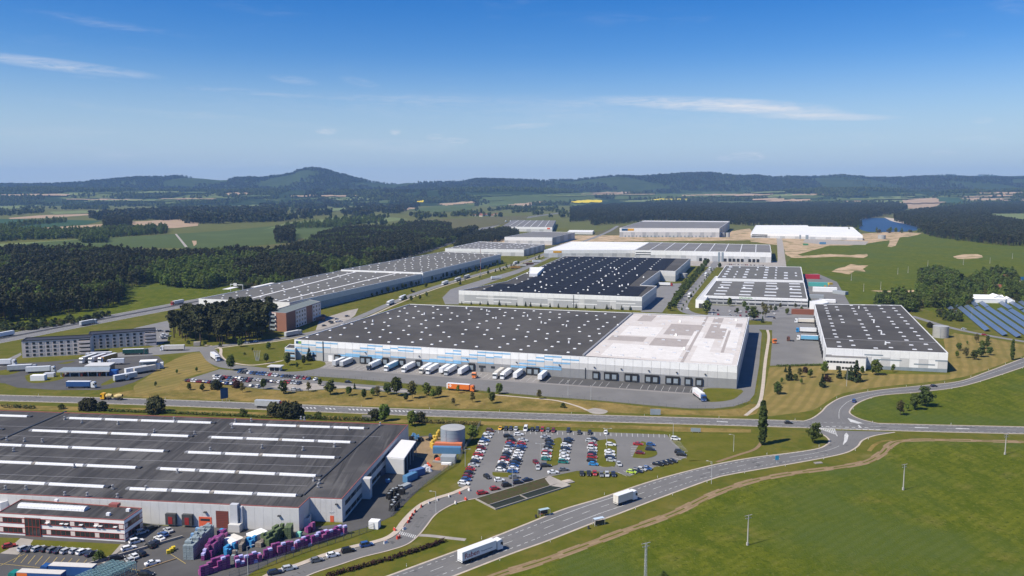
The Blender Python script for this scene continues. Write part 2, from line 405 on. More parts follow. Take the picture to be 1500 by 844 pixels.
def hill(name, prof, D0, front, back, amp, m, seed, x0, x1, step, rows):
    cols = [x0 + i * step for i in range(int((x1 - x0) / step) + 1)]
    ds = [D0 - front + (front + back) * j / (rows - 1) for j in range(rows)]
    v = []; f = []
    for D in ds:
        for px in cols: v.append(((px - 750) / FPX * D, D, hill_height(prof, D0, front, back, amp, px, D, seed)))
    n = len(cols)
    for j in range(rows - 1):
        for i in range(n - 1): f.append((j * n + i, j * n + i + 1, (j + 1) * n + i + 1, (j + 1) * n + i))
    me = bpy.data.meshes.new(name); me.from_pydata(v, [], f); me.materials.append(m); me.polygons.foreach_set('use_smooth', [True] * len(f))
    o = tag(obj(name, me), kind='structure')
    HILLS.append((prof, D0, front, back, amp, seed))
    return o
hill('far_hills', FAR, 12200, 1800, 1200, 30, MATS['hill_wood'], 3.3, -600, 2100, 12, 24)
hill('wooded_hills', RIDGE, 8800, 2300, 1800, 45, MATS['hill_wood'], 1.7, -600, 2100, 5, 60)
hill('foothills', FOOT, 6500, 1500, 1500, 22, MATS['hill_meadow'], 9.1, -600, 2100, 8, 44)

def terrain(x, y):
    z = 0.0
    if y > 4800:
        for (prof, D0, fr, bk, amp, sdd) in HILLS: z = max(z, hill_height(prof, D0, fr, bk, amp, x / y * FPX + 750, y, sdd))
    return z
def ray_hit(px, py):
    u, v = (px - 750) / FPX, (py - 422) / FPX; f, dn = CP - v * SP, SP + v * CP; D = min(max(CAM_H / max(dn / f, 1e-4) * .5, 2500.0), 5000.0)
    while D < 13500:
        if CAM_H - D * dn / f <= terrain(u * D / f, D): break
        D += 40
    return Vector((u * D / f, D, terrain(u * D / f, D)))

# ------------------------------------------------------------------ fields beyond the park
FAR_FIELDS = {}
def mark_field(a_, b_, c_, d_):
    for i in range(int(a_ // 60), int(b_ // 60) + 1):
        for j in range(int(c_ // 60), int(d_ // 60) + 1): FAR_FIELDS.setdefault((i, j), []).append((a_, b_, c_, d_))
def draped(name, pts, m, up=2.0):
    # a field lying on the rising ground: small cells that follow the terrain
    x0, x1, y0, y1 = min(p[0] for p in pts), max(p[0] for p in pts), min(p[1] for p in pts), max(p[1] for p in pts)
    nx, ny = max(int((x1 - x0) / 4), 3), max(int((y1 - y0) / 0.4), 4); cache = {}; mb = MB()
    def at(i, j):
        if (i, j) not in cache: p = ray_hit(x0 + (x1 - x0) * i / nx, y0 + (y1 - y0) * j / ny); cache[i, j] = (p.x, p.y, p.z + up)
        return cache[i, j]
    for i in range(nx):
        for j in range(ny):
            if inside(x0 + (x1 - x0) * (i + .5) / nx, y0 + (y1 - y0) * (j + .5) / ny, pts):
                q = [at(i, j), at(i + 1, j), at(i + 1, j + 1), at(i, j + 1)]; mb.face(q); mark_field(min(p[0] for p in q), max(p[0] for p in q), min(p[1] for p in q), max(p[1] for p in q))
    if mb.f: struct(name, mb, MATS[m])
def on_field(x, y): return any(a_ <= x <= b_ and c_ <= y <= d_ for (a_, b_, c_, d_) in FAR_FIELDS.get((int(x // 60), int(y // 60)), ()))
FZ = 0.30
def field(name, pts, m, dz=0.0, label=None):
    if min(p[1] for p in pts) < 304: draped(name, pts, m, 1.5 + 4 * dz)
    else: sheet(name, pts, FZ + dz, MATS[m], label=label)
field('dark_crop_field', [(-80, 320), (60, 321.5), (150, 323.5), (120, 331), (40, 334.5), (-80, 339)], 'dark_crop')
field('ploughed_field', [(-80, 341), (0, 337.5), (60, 334), (150, 328.5), (190, 325), (270, 321), (292, 322.5), (290, 331), (255, 334.5), (150, 332), (40, 338), (-80, 346)], 'ploughed', 0.02)
field('ploughed_field', [(12, 319.5), (60, 315.5), (130, 313.3), (135, 315), (70, 319.5), (15, 321)], 'ploughed', 0.04)
field('ploughed_field', [(318, 284.5), (345, 282.8), (378, 284), (360, 286.8), (325, 287)], 'ploughed', 0.04)
field('pale_field', [(70, 311), (200, 307), (420, 299), (425, 302), (240, 309), (80, 315)], 'pale_crop')
field('green_field', [(0, 362), (60, 355), (255, 343), (330, 338), (400, 331.5), (500, 328.5), (505, 345), (410, 357), (330, 364), (180, 363)], 'green_crop')
field('young_green_field', [(-80, 366), (-80, 360), (10, 357), (130, 350), (250, 343.5), (262, 353), (180, 361)], 'pale_crop', -0.02)
field('pale_field', [(385, 337), (420, 327), (500, 318.5), (560, 317.5), (600, 321), (545, 328), (470, 329), (410, 332)], 'pale_crop', 0.03)
field('meadow_strip', [(380, 362), (430, 356), (440, 349), (470, 354), (420, 362)], 'olive_crop', 0.03)
field('olive_field', [(615, 322), (680, 320), (775, 315.5), (770, 322), (745, 328), (690, 336), (655, 337)], 'olive_crop')
field('ploughed_field', [(548, 307), (600, 304), (612, 305), (590, 309), (560, 309.5)], 'ploughed', 0.05)
field('dark_crop_field', [(595, 308), (650, 301), (695, 301), (690, 308), (640, 312)], 'green_crop', 0.03)
field('pale_field', [(380, 304), (400, 304), (418, 308), (380, 310)], 'pale_crop', 0.06)
field('pale_field', [(1225, 292), (1330, 293.5), (1330, 297), (1225, 297)], 'pale_crop')
field('ploughed_field', [(1322, 294), (1350, 291.5), (1374, 291), (1379, 300), (1360, 307), (1330, 306)], 'ploughed', 0.03)
field('dark_crop_field', [(1372, 290.3), (1404, 290.5), (1414, 299.5), (1380, 300)], 'dark_crop', 0.05)
field('ploughed_field', [(1405, 290.8), (1510, 291.5), (1560, 295), (1425, 294.5)], 'ploughed', 0.02)
field('green_field', [(1440, 311), (1500, 313), (1560, 316), (1560, 322), (1500, 322), (1450, 316)], 'pale_crop', 0.03)
field('green_field', [(700, 290), (860, 282.5), (900, 285), (830, 297), (720, 303)], 'green_crop', 0.02)
field('green_field', [(900, 286), (1060, 283), (1210, 288), (1190, 292), (1010, 291), (900, 293)], 'green_crop', 0.05)
field('ploughed_field', [(745, 301), (790, 296), (800, 297), (770, 302.5)], 'ploughed', 0.06)
field('ploughed_field', [(865, 284.3), (920, 281.5), (930, 283), (885, 286)], 'ploughed', 0.08)
for q in ([(836, 296.3), (852, 294.2), (880, 294), (882, 297), (842, 298)], [(953, 293.2), (970, 292), (1008, 292), (1006, 294.4), (962, 294.8)], [(1062, 291.5), (1077, 291.2), (1079, 293.3), (1064, 293.8)], [(611, 295.5), (620, 294), (627, 294.3), (625, 296.4), (613, 296.6)], [(1128, 292), (1140, 292), (1139, 293), (1128, 293)]):
    field('rapeseed_field', q, 'rape', 0.10)
field('pale_field', [(60, 285.5), (110, 284.3), (150, 285), (110, 287), (65, 287.3)], 'pale_crop', 0.30)
field('pale_field', [(440, 309), (540, 303), (560, 304), (470, 312)], 'pale_crop', 0.30)
field('green_field', [(500, 298), (580, 294), (600, 296), (530, 301)], 'green_crop', 0.32)
field('ploughed_field', [(640, 300), (690, 296), (700, 297.5), (655, 302)], 'ploughed', 0.34)
field('pale_field', [(-100, 306), (0, 303), (60, 302), (0, 309), (-100, 312)], 'pale_crop', 0.30)
field('pale_field', [(1090, 287), (1180, 285), (1200, 287.5), (1110, 290)], 'pale_crop', 0.30)
field('ploughed_field', [(1400, 288), (1480, 286.5), (1500, 288), (1420, 290)], 'ploughed', 0.30)
ff = random.Random(5)
for i in range(46):
    px, py = ff.uniform(-100, 1600), ff.uniform(283.5, 299); w = ff.uniform(18, 60); h_ = ff.uniform(.5, 1.5); sl = ff.uniform(-.012, .012) * w
    draped(('pale_field', 'ploughed_field', 'green_field')[i % 3], [(px - w, py + sl), (px - w * .2, py - h_), (px + w, py - h_ - sl), (px + w * .9, py + h_ * .4 - sl), (px, py + h_), (px - w * .8, py + h_ + sl)], ('pale_crop', 'ploughed', 'green_crop')[i % 3], 3 + .2 * i)
sheet('farm_track', [(256, 343), (259, 343), (275, 362), (271, 362.5)], FZ + 0.15, MATS['concrete'])
sheet('bare_patch', [(281, 353), (288, 353), (288, 358), (284, 361)], FZ + 0.15, MATS['ploughed'])
# the big meadow to the right of the park, its soil patches and the lake
sheet('meadow_beyond', [(1150, 420), (1145, 395), (1180, 352), (1290, 348), (1340, 342), (1430, 350), (1560, 356), (1640, 470), (1480, 480), (1380, 462), (1330, 445), (1200, 447)], 0.02, MATS['meadow'])
sheet('lake', [(1243, 322), (1256, 320), (1290, 319.3), (1310, 322), (1335, 327), (1352, 333), (1336, 338.5), (1290, 340), (1262, 337)], 0.06, MATS['water'], per=5)
sheet('shore', [(1295, 318.5), (1312, 320.5), (1340, 325.3), (1358, 329.5), (1356, 332), (1335, 329.2), (1308, 324.6)], 0.10, MATS['paving'], per=4)
sheet('shore', [(1228, 319), (1300, 316), (1307, 318), (1250, 320.5), (1236, 321)], 0.05, MATS['olive_crop'], per=4)
for i, q in enumerate(([(1098, 346), (1140, 343), (1180, 350), (1270, 342), (1310, 340), (1350, 342), (1330, 347), (1318, 348), (1312, 360), (1300, 361), (1303, 352), (1270, 357), (1240, 360), (1215, 360), (1165, 374), (1150, 372), (1145, 360), (1100, 354)], [(1066, 340), (1098, 335), (1102, 345), (1100, 352), (1072, 350)], [(1150, 366), (1175, 375), (1215, 372), (1245, 374), (1270, 372), (1265, 378), (1225, 376), (1160, 378)], [(1218, 398), (1228, 393), (1238, 391), (1246, 387), (1258, 389), (1272, 389), (1264, 394), (1268, 398), (1252, 397), (1244, 402), (1232, 400)], [(1396, 376), (1410, 373), (1432, 372.5), (1440, 377), (1420, 379.5), (1402, 379)]  , [(1275, 426), (1290, 425.4), (1310, 426), (1345, 425), (1335, 428), (1295, 428)], [(700, 352), (850, 345), (1060, 346), (1095, 352), (1000, 353), (860, 355), (760, 362)])):
    sheet('bare_soil', q, 0.05 + 0.005 * i, MATS['soil'], per=2)

# ------------------------------------------------------------------ trees
mat('bark', (0.11, 0.075, 0.05), (0.07, 0.05, 0.035), scale=3, rough=0.95, coord='object')
mat('leaf_pine', (0.038, 0.042, 0.017), (0.062, 0.064, 0.027), scale=0.6, rough=0.8, spec=0.15, coord='object', rand=0.35)
mat('leaf_grove', (0.044, 0.050, 0.020), (0.070, 0.076, 0.030), scale=0.6, rough=0.8, spec=0.15, coord='object', rand=0.35)
mat('leaf_spruce', (0.036, 0.054, 0.020), (0.058, 0.080, 0.030), scale=0.6, rough=0.8, spec=0.15, coord='object', rand=0.3)
mat('leaf_broad', (0.075, 0.105, 0.022), (0.115, 0.150, 0.036), scale=0.5, rough=0.75, spec=0.2, coord='object', rand=0.35, transl=0.25)
mat('leaf_fresh', (0.120, 0.175, 0.028), (0.165, 0.225, 0.045), scale=0.5, rough=0.75, spec=0.2, coord='object', rand=0.25, transl=0.3)
mat('leaf_olive', (0.11, 0.105, 0.035), (0.15, 0.135, 0.05), scale=0.5, rough=0.8, spec=0.15, coord='object', rand=0.25, transl=0.2)
mat('leaf_red', (0.040, 0.018, 0.016), (0.060, 0.028, 0.022), scale=0.5, rough=0.8, spec=0.15, coord='object', rand=0.2)

def leaves(mb, c, r, n, size, rnd, up=0.35, mi=0, flatz=1.0):
    for _ in range(n):
        d = Vector((rnd.gauss(0, 1), rnd.gauss(0, 1), rnd.gauss(0, 1))).normalized()
        p = Vector(c) + Vector((d.x * r, d.y * r, d.z * r * flatz)) * (rnd.random() ** 0.4)
        nn = (d + Vector((0, 0, up)) + Vector((rnd.gauss(0, .45), rnd.gauss(0, .45), rnd.gauss(0, .45)))).normalized()
        a = nn.orthogonal().normalized(); a.rotate(__import__('mathutils').Quaternion(nn, rnd.random() * 6.28)); b = nn.cross(a)
        s = size * rnd.uniform(0.6, 1.25); t = s * rnd.uniform(0.6, 1.0)
        mb.face([p - a * s - b * t * 0.3, p - b * t, p + a * s + b * t * 0.2, p + b * t], mi)

def crown(kind, h, w, seed, clumps, per, leaf):
    """leaf faces of a crown of total tree height h and crown width w"""
    rnd = random.Random(seed); mb = MB()
    for i in range(clumps):
        if kind == 'pine':      # open crown on a bare stem, flattish top
            z = h * rnd.uniform(0.42, 1.0); k = 1.0 - ((z / h - 0.70) / 0.34) ** 2; rr = w * 0.5 * max(0.16, k) ** 0.5
            a = rnd.random() * 6.28; q = rr * rnd.random() ** 0.5; c = (q * cos(a), q * sin(a), z - 0.3); cr = w * 0.20 * rnd.uniform(0.7, 1.2); fl = 0.6
        elif kind == 'spruce':  # cone down to the ground
            u = rnd.random() ** 1.35; z = h * (0.08 + 0.90 * u); rr = w * 0.5 * (1.02 - u) ** 0.85
            a = rnd.random() * 6.28; q = rr * rnd.uniform(0.35, 0.95); c = (q * cos(a), q * sin(a), z); cr = max(w * 0.17 * (1.1 - u), leaf * 0.7); fl = 0.75
        elif kind == 'poplar':
            u = rnd.random(); z = h * (0.07 + 0.90 * u); rr = w * 0.5 * (sin(pi * (0.10 + 0.86 * u ** 0.85)) ** 0.65)
            a = rnd.random() * 6.28; q = rr * rnd.uniform(0.2, 0.9); c = (q * cos(a), q * sin(a), z); cr = w * 0.22; fl = 1.5
        elif kind == 'bush':
            a = rnd.random() * 6.28; e = rnd.uniform(0.05, 1.0); q = w * 0.42 * sqrt(max(0.0, 1 - e * e)) * rnd.uniform(0.5, 1.05); c = (q * cos(a), q * sin(a), h * (0.08 + 0.74 * e)); cr = min(w, h) * 0.22 * rnd.uniform(0.7, 1.2); fl = 0.85
        elif kind == 'young':   # small egg-shaped crown on a thin stem
            u = rnd.random(); z = h * (0.34 + 0.62 * u); rr = w * 0.5 * sin(pi * (0.16 + 0.74 * u)) ** 0.7
            a = rnd.random() * 6.28; q = rr * rnd.uniform(0.1, 0.85); c = (q * cos(a), q * sin(a), z); cr = w * 0.24 * rnd.uniform(0.7, 1.2); fl = 1.0
        else:                   # broad: uneven dome
            u = rnd.random(); z = h * (0.26 + 0.68 * u); rr = w * 0.5 * sin(pi * (0.20 + 0.72 * u)) ** 0.6 * rnd.uniform(0.75, 1.12)
            a = rnd.random() * 6.28; q = rr * rnd.uniform(0.3, 0.9); c = (q * cos(a), q * sin(a), z); cr = w * 0.20 * rnd.uniform(0.65, 1.25); fl = 0.85
        leaves(mb, c, cr, per, leaf, rnd, flatz=fl)
    # keep leaves above the ground
    mb.v = [(x, y, max(z, 0.08)) for (x, y, z) in mb.v]
    return mb

def trunk(kind, h, w, seed):
    rnd = random.Random(seed + 5); mb = MB()
    r = {'pine': 0.020, 'spruce': 0.016, 'poplar': 0.020, 'bush': 0.02, 'young': 0.014}.get(kind, 0.022) * h
    top = {'pine': 0.93, 'spruce': 0.95, 'poplar': 0.9, 'bush': 0.5, 'young': 0.8}.get(kind, 0.72) * h
    mb.tube((0, 0, -0.15), (rnd.gauss(0, .01) * h, rnd.gauss(0, .01) * h, top * 0.55), r, r * 0.72, 7)
    mb.tube((0, 0, top * 0.54), (rnd.gauss(0, .02) * h, rnd.gauss(0, .02) * h, top), r * 0.72, r * 0.2, 6)
    for i in range(0 if kind == 'spruce' else 5):
        z = top * rnd.uniform(0.42, 0.9); a = i * 1.26 + rnd.random(); q = w * rnd.uniform(0.22, 0.36)
        mb.tube((0, 0, z), (q * cos(a), q * sin(a), z + h * rnd.uniform(0.04, 0.14)), r * 0.4, r * 0.12, 5)
    return mb

# --- forests: one object each, trees instanced on points
FOREST = {}
def tree_kinds(key, specs):
    c = bpy.data.collections.new(key)
    for i, (kind, h, w, cl, per, leaf, lm) in enumerate(specs):
        mb = crown(kind, h, w, 100 + i * 7 + len(FOREST) * 31, cl, per, leaf); n0 = len(mb.f)
        t = trunk(kind, h, w, i); b0 = len(mb.v)
        mb.v += t.v; mb.f += [tuple(k + b0 for k in f) for f in t.f]; mb.m = [0] * n0 + [1] * len(t.f)
        o = bpy.data.objects.new('%s_%02d' % (key, i), mb.mesh(key, [MATS[lm], MATS['bark']])); c.objects.link(o)
    FOREST[key] = (c, len(specs))
tree_kinds('pines', [('pine', 19, 6.5, 26, 13, 0.85, 'leaf_pine'), ('pine', 17, 7, 26, 13, 0.9, 'leaf_pine'), ('spruce', 19, 6.5, 34, 12, 0.85, 'leaf_spruce'), ('pine', 20, 6, 24, 13, 0.8, 'leaf_pine')])
tree_kinds('broads', [('broad', 13, 9, 30, 14, 0.85, 'leaf_broad'), ('broad', 11, 8, 28, 14, 0.8, 'leaf_fresh'), ('broad', 14, 8, 30, 14, 0.8, 'leaf_broad'), ('poplar', 15, 6, 26, 14, 0.8, 'leaf_fresh'), ('bush', 7, 8, 20, 14, 0.7, 'leaf_olive')])
tree_kinds('bushes', [('bush', 4, 5, 16, 14, 0.5, 'leaf_broad'), ('bush', 3, 4.5, 16, 14, 0.45, 'leaf_olive'), ('bush', 5, 5, 18, 14, 0.5, 'leaf_spruce')])
tree_kinds('far_pines', [('spruce', 20, 13, 12, 6, 3.0, 'leaf_pine'), ('pine', 19, 14, 12, 6, 3.2, 'leaf_pine'), ('broad', 18, 15, 12, 6, 3.2, 'leaf_spruce')])
tree_kinds('far_broads', [('broad', 15, 15, 12, 6, 3.0, 'leaf_broad'), ('broad', 13, 13, 12, 6, 2.8, 'leaf_spruce'), ('poplar', 17, 11, 12, 6, 2.8, 'leaf_broad')])

def gn_group(key):
    c, n = FOREST[key]
    g = bpy.data.node_groups.new('scatter_' + key, 'GeometryNodeTree')
    g.interface.new_socket('Geometry', in_out='INPUT', socket_type='NodeSocketGeometry')
    g.interface.new_socket('Geometry', in_out='OUTPUT', socket_type='NodeSocketGeometry')
    N, L = g.nodes, g.links
    gi, go = N.new('NodeGroupInput'), N.new('NodeGroupOutput')
    ip = N.new('GeometryNodeInstanceOnPoints'); ci = N.new('GeometryNodeCollectionInfo')
    ci.inputs['Collection'].default_value = c; ci.inputs['Separate Children'].default_value = True; ci.inputs['Reset Children'].default_value = True
    def na(nm, ty):
        a = N.new('GeometryNodeInputNamedAttribute'); a.data_type = ty; a.inputs[0].default_value = nm; return a.outputs[0]
    cr = N.new('ShaderNodeCombineXYZ'); L.new(na('rot', 'FLOAT'), cr.inputs[2])
    cs = N.new('ShaderNodeCombineXYZ'); sw, sh = na('sw', 'FLOAT'), na('sh', 'FLOAT')
    L.new(sw, cs.inputs[0]); L.new(sw, cs.inputs[1]); L.new(sh, cs.inputs[2])
    mp = N.new('GeometryNodeMeshToPoints'); L.new(gi.outputs[0], mp.inputs['Mesh'])
    L.new(mp.outputs[0], ip.inputs['Points']); L.new(ci.outputs[0], ip.inputs['Instance'])
    ip.inputs['Pick Instance'].default_value = True
    L.new(na('idx', 'INT'), ip.inputs['Instance Index'])
    L.new(cr.outputs[0], ip.inputs['Rotation']); L.new(cs.outputs[0], ip.inputs['Scale'])
    L.new(ip.outputs[0], go.inputs[0])
    return g
GNG = {k: gn_group(k) for k in FOREST}

def scatter(name, key, pts, label, cat, seed, smin=0.75, smax=1.2, weights=None):
    rnd = random.Random(seed); n = FOREST[key][1]
    me = bpy.data.meshes.new(name); me.from_pydata([tuple(p) for p in pts], [], [])
    idx = [rnd.choices(range(n), weights)[0] if weights else rnd.randrange(n) for _ in pts]
    sh = [rnd.uniform(smin, smax) for _ in pts]
    for nm, ty, vals in (('rot', 'FLOAT', [rnd.random() * 6.28 for _ in pts]), ('sh', 'FLOAT', sh), ('sw', 'FLOAT', [s * rnd.uniform(0.85, 1.2) for s in sh]), ('idx', 'INT', idx)):
        a = me.attributes.new(nm, ty, 'POINT'); a.data.foreach_set('value', vals)
    o = obj(name, me); md = o.modifiers.new('scatter', 'NODES'); md.node_group = GNG[key]
    return tag(o, label, cat, kind='stuff')

def fill(canopy, zc, spacing, seed, edge=None, jitter=0.5, keep=1.0, clump=0.0, zfun=None):
    """points inside the canopy outline (pixels read at canopy height zc)"""
    P = [G(p[0], p[1], zc) for p in canopy]; rnd = random.Random(seed)
    x0, x1, y0, y1 = min(p.x for p in P), max(p.x for p in P), min(p.y for p in P), max(p.y for p in P)
    out = []; nx, ny = int((x1 - x0) / spacing) + 1, int((y1 - y0) / spacing) + 1
    for j in range(ny):
        for i in range(nx):
            x = x0 + (i + 0.5 * (j % 2)) * spacing + rnd.uniform(-1, 1) * jitter * spacing; y = y0 + j * spacing + rnd.uniform(-1, 1) * jitter * spacing
            if rnd.random() > keep or not inside(x, y, P): continue
            if clump and noise.noise((x / clump, y / clump * .45, seed)) < 0.12: continue
            out.append((x, y, zfun(x, y) if zfun else -0.1))
    return out

FA = [(-90, 371), (-40, 366), (0, 362.5), (90, 361), (170, 362), (190, 367), (200, 373), (188, 384), (180, 405), (182, 422), (150, 429), (120, 433), (60, 441), (0, 448), (-90, 462)]
FB = [(190, 366), (260, 367), (320, 361.5), (400, 364.5), (445, 352), (470, 340), (500, 332.5), (560, 330), (600, 325), (640, 322.5), (662, 328), (656, 337), (690, 331), (700, 333), (672, 343), (640, 353), (600, 366), (530, 383), (440, 399), (385, 408), (352, 402), (325, 392), (230, 397), (192, 404), (188, 385)]
fa = fill(FA, 15, 6.5, 1)
scatter('edge_broadleaves', 'broads', [p for p in fa if noise.noise((p[0] / 45, p[1] / 70, 8)) > .12], 'scattered lighter broadleaf trees inside the dark pine wood', 'forest', 91, 0.9, 1.3)
scatter('pine_forest', 'pines', [p for p in fa if noise.noise((p[0] / 45, p[1] / 70, 8)) <= .12], 'dark pine wood beside the motorway meadow, west of the leafy copse', 'forest', 1)
COPSE = [(222, 388), (260, 382), (330, 376), (342, 388), (338, 402), (300, 410), (245, 408), (225, 400)]
cq = [G(p[0], p[1], 11) for p in COPSE]
fb = [p for p in fill(FB, 14, 6.8, 2) if not inside(p[0], p[1], cq)]
scatter('mixed_forest', 'pines', [p for p in fb if noise.noise((p[0] / 90, p[1] / 90, 3)) > -0.12], 'long dark pine forest running along the far side of the motorway', 'forest', 2, 0.7, 1.05)
scatter('leafy_wood', 'broads', [p for p in fb if noise.noise((p[0] / 90, p[1] / 90, 3)) <= -0.12], 'lighter broadleaf trees mixed into the long forest by the motorway', 'forest', 3)
scatter('leafy_copse', 'broads', fill(COPSE, 11, 7, 4), 'bright green leafy copse at the edge of the dark pine wood', 'copse', 4, 0.9, 1.35, [.5, 3, .5, 3, .3])
scatter('hedge_trees', 'bushes', fill([(335, 412), (400, 404), (470, 392), (530, 384), (560, 378), (565, 381), (500, 397), (440, 408), (350, 421)], 3, 4.2, 5), 'dense bushes lining the motorway behind the long grey warehouse', 'bushes', 5, 0.8, 1.5)
scatter('young_plantation', 'broads', fill([(-60, 452), (0, 447), (60, 441), (135, 432), (137, 438), (60, 448), (0, 455), (-60, 463)], 6, 4.5, 6), 'low dense plantation edge in front of the dark pine wood', 'plantation', 6, 0.45, 0.7, [1, 0.4, 1, 0.3, 0.5])
scatter('roadside_shrubs', 'bushes', fill([(-20, 477), (20, 473), (60, 470), (120, 464), (160, 458), (158, 463), (110, 471), (40, 481), (-20, 487)], 2, 4.0, 7, keep=0.75), 'shrubs on the meadow side of the motorway', 'shrubs', 7, 0.7, 1.3)
scatter('pine_belt', 'pines', fill([(668, 350), (700, 337), (742, 332), (762, 337), (755, 341), (720, 347), (680, 356), (664, 359)], 13, 7, 8), 'wedge of dark pines between motorway and grey warehouses', 'forest', 8, 0.6, 0.9)
FD = [(835, 304), (870, 301), (900, 299.5), (1000, 297.5), (1100, 298.5), (1180, 298), (1250, 299.5), (1310, 297.5), (1330, 302), (1322, 307), (1262, 317), (1238, 317.5), (1262, 323), (1262, 327), (1150, 325.5), (1085, 324), (1060, 321), (960, 318), (900, 322.5), (868, 324), (862, 318), (835, 320)]
scatter('far_forest', 'pines', [p for p in fill(FD, 14, 13.5, 9, jitter=0.6, zfun=terrain) if not on_field(p[0], p[1])], 'broad dark forest behind the far warehouses', 'forest', 9, 0.85, 1.35, [1, 1, 1.6, 1])
FE = [(1310, 313), (1350, 306), (1400, 302), (1440, 296.5), (1560, 297.5), (1560, 308), (1450, 309), (1452, 316), (1500, 324), (1560, 328), (1560, 352), (1470, 350), (1400, 343), (1362, 338), (1348, 331), (1342, 326), (1310, 318)]
scatter('lake_forest', 'pines', fill(FE, 14, 9.5, 10, jitter=0.6), 'dark pine forest on the sandy east shore of the lake', 'forest', 10, 0.75, 1.2)
scatter('lake_trees', 'broads', [tuple(G(px, 341.5 + RND.uniform(-.6, .6))) for px in (1243, 1249, 1256, 1284, 1287, 1301, 1304, 1312, 1320, 1321, 1333, 1345, 1349, 1356, 1362, 1370)], 'leafy trees along the near shore of the lake', 'trees', 11, 0.9, 1.5)
scatter('village_grove', 'broads', fill([(1345, 402), (1368, 389), (1388, 393), (1405, 400), (1420, 402), (1440, 392), (1465, 389), (1485, 395), (1498, 406), (1560, 415), (1560, 436), (1490, 432), (1440, 424), (1425, 432), (1400, 440), (1355, 437), (1340, 424)], 9, 6.5, 12), 'leafy grove beside the white tents and village houses', 'grove', 12, 0.45, 0.95, [.6, 2, .6, .5, 1.2])
scatter('reedy_copse', 'broads', fill([(1346, 396), (1372, 389), (1402, 397), (1405, 410), (1350, 412)], 10, 5, 13), 'tall slender trees at the back of the leafy grove', 'grove', 13, 0.7, 0.95, [1, 0, 2, 2, 0])
scatter('meadow_copse', 'broads', fill([(1284, 434), (1300, 429), (1325, 429), (1335, 434), (1348, 440), (1345, 447), (1310, 448), (1282, 444)], 7, 6, 14), 'bushy copse behind the dark roofed hall on the meadow', 'copse', 14, 0.7, 1.05)
scatter('pond_bushes', 'bushes', fill([(1375, 453), (1405, 455), (1408, 470), (1385, 468), (1372, 460)], 2, 5, 15, keep=0.7), 'scrubby bushes at the end of the solar rows', 'bushes', 15, 1.0, 1.6)
# far belts of wood
BELTS = [([(-200, 298), (0, 296), (140, 293), (300, 292), (420, 295), (480, 303), (420, 309), (230, 305), (60, 311), (0, 315), (-200, 318)], 30, 0.8, 150, 'far_broads', 'wooded farmland far beyond the ploughed fields'),
         ([(130, 314), (200, 309.5), (270, 306), (370, 305), (405, 309), (402, 321), (330, 324), (272, 324), (262, 319.5), (140, 319.5)], 20, 0.95, 0, 'far_pines', 'dark wood behind the long ploughed strip'),
         ([(380, 300), (500, 293), (620, 295), (640, 304), (590, 311), (500, 316), (402, 324), (380, 322)], 20, 0.95, 110, 'far_pines', 'dark wood below the tall round hill'),
         ([(470, 322), (560, 315), (620, 312), (700, 308), (760, 303), (830, 303), (832, 316), (760, 314), (700, 316), (640, 320), (560, 327)], 22, 0.55, 120, 'far_broads', 'scattered woods and gardens round the far village'),
         ([(-60, 339), (0, 335.5), (120, 336), (180, 333), (243, 330.5), (246, 337), (160, 343), (30, 346), (-60, 352)], 10, 0.95, 0, 'broads', 'light green tree belt behind the green field'),
         ([(152, 322), (190, 320.5), (193, 329), (152, 330)], 11, 1, 0, 'pines', 'compact dark copse standing in the ploughed field'),
         ([(118, 344), (155, 342.5), (156, 349.5), (118, 351)], 9, 1, 0, 'broads', 'compact leafy copse standing in the green field'),
         ([(402, 340), (430, 337.5), (432, 350), (404, 351)], 8, 1, 0, 'pines', 'small dark copse at the edge of the bluish green field'),
         ([(415, 328), (480, 324), (560, 320), (562, 322), (490, 329), (420, 331)], 13, 0.8, 0, 'broads', 'hedgerow between the pale and the green field'),
         ([(640, 296), (760, 285), (860, 279), (1000, 279), (1000, 282), (860, 285), (760, 297), (660, 303)], 40, 0.8, 300, 'far_pines', 'woods on the rising ground west of the yellow fields'),
         ([(1000, 290), (1180, 286), (1330, 282), (1560, 282), (1560, 290), (1400, 289), (1320, 292), (1220, 291), (1060, 296)], 38, 0.8, 330, 'far_broads', 'woods and gardens behind the lake forest'),
         ([(1190, 298), (1330, 298), (1440, 294), (1560, 296), (1560, 301), (1400, 303), (1330, 303)], 26, 0.4, 0, 'far_broads', 'scattered trees beside the far ploughed field'),
         ([(0, 329), (60, 322), (96, 320), (98, 322), (60, 325), (0, 332)], 14, 0.7, 0, 'broads', 'row of round trees edging the dark crop field')]
for i, (poly, sp, keep, clump, key, lab) in enumerate(BELTS):
    wt_ = [.6, 2, .6, 2, .8] if key == 'broads' else None
    scatter('far_wood', key, [p for p in fill(poly, 9, sp, 40 + i, jitter=0.7, keep=keep, clump=clump, zfun=terrain) if not on_field(p[0], p[1])], lab, 'wood', 60 + i, 0.8, 1.4, wt_)
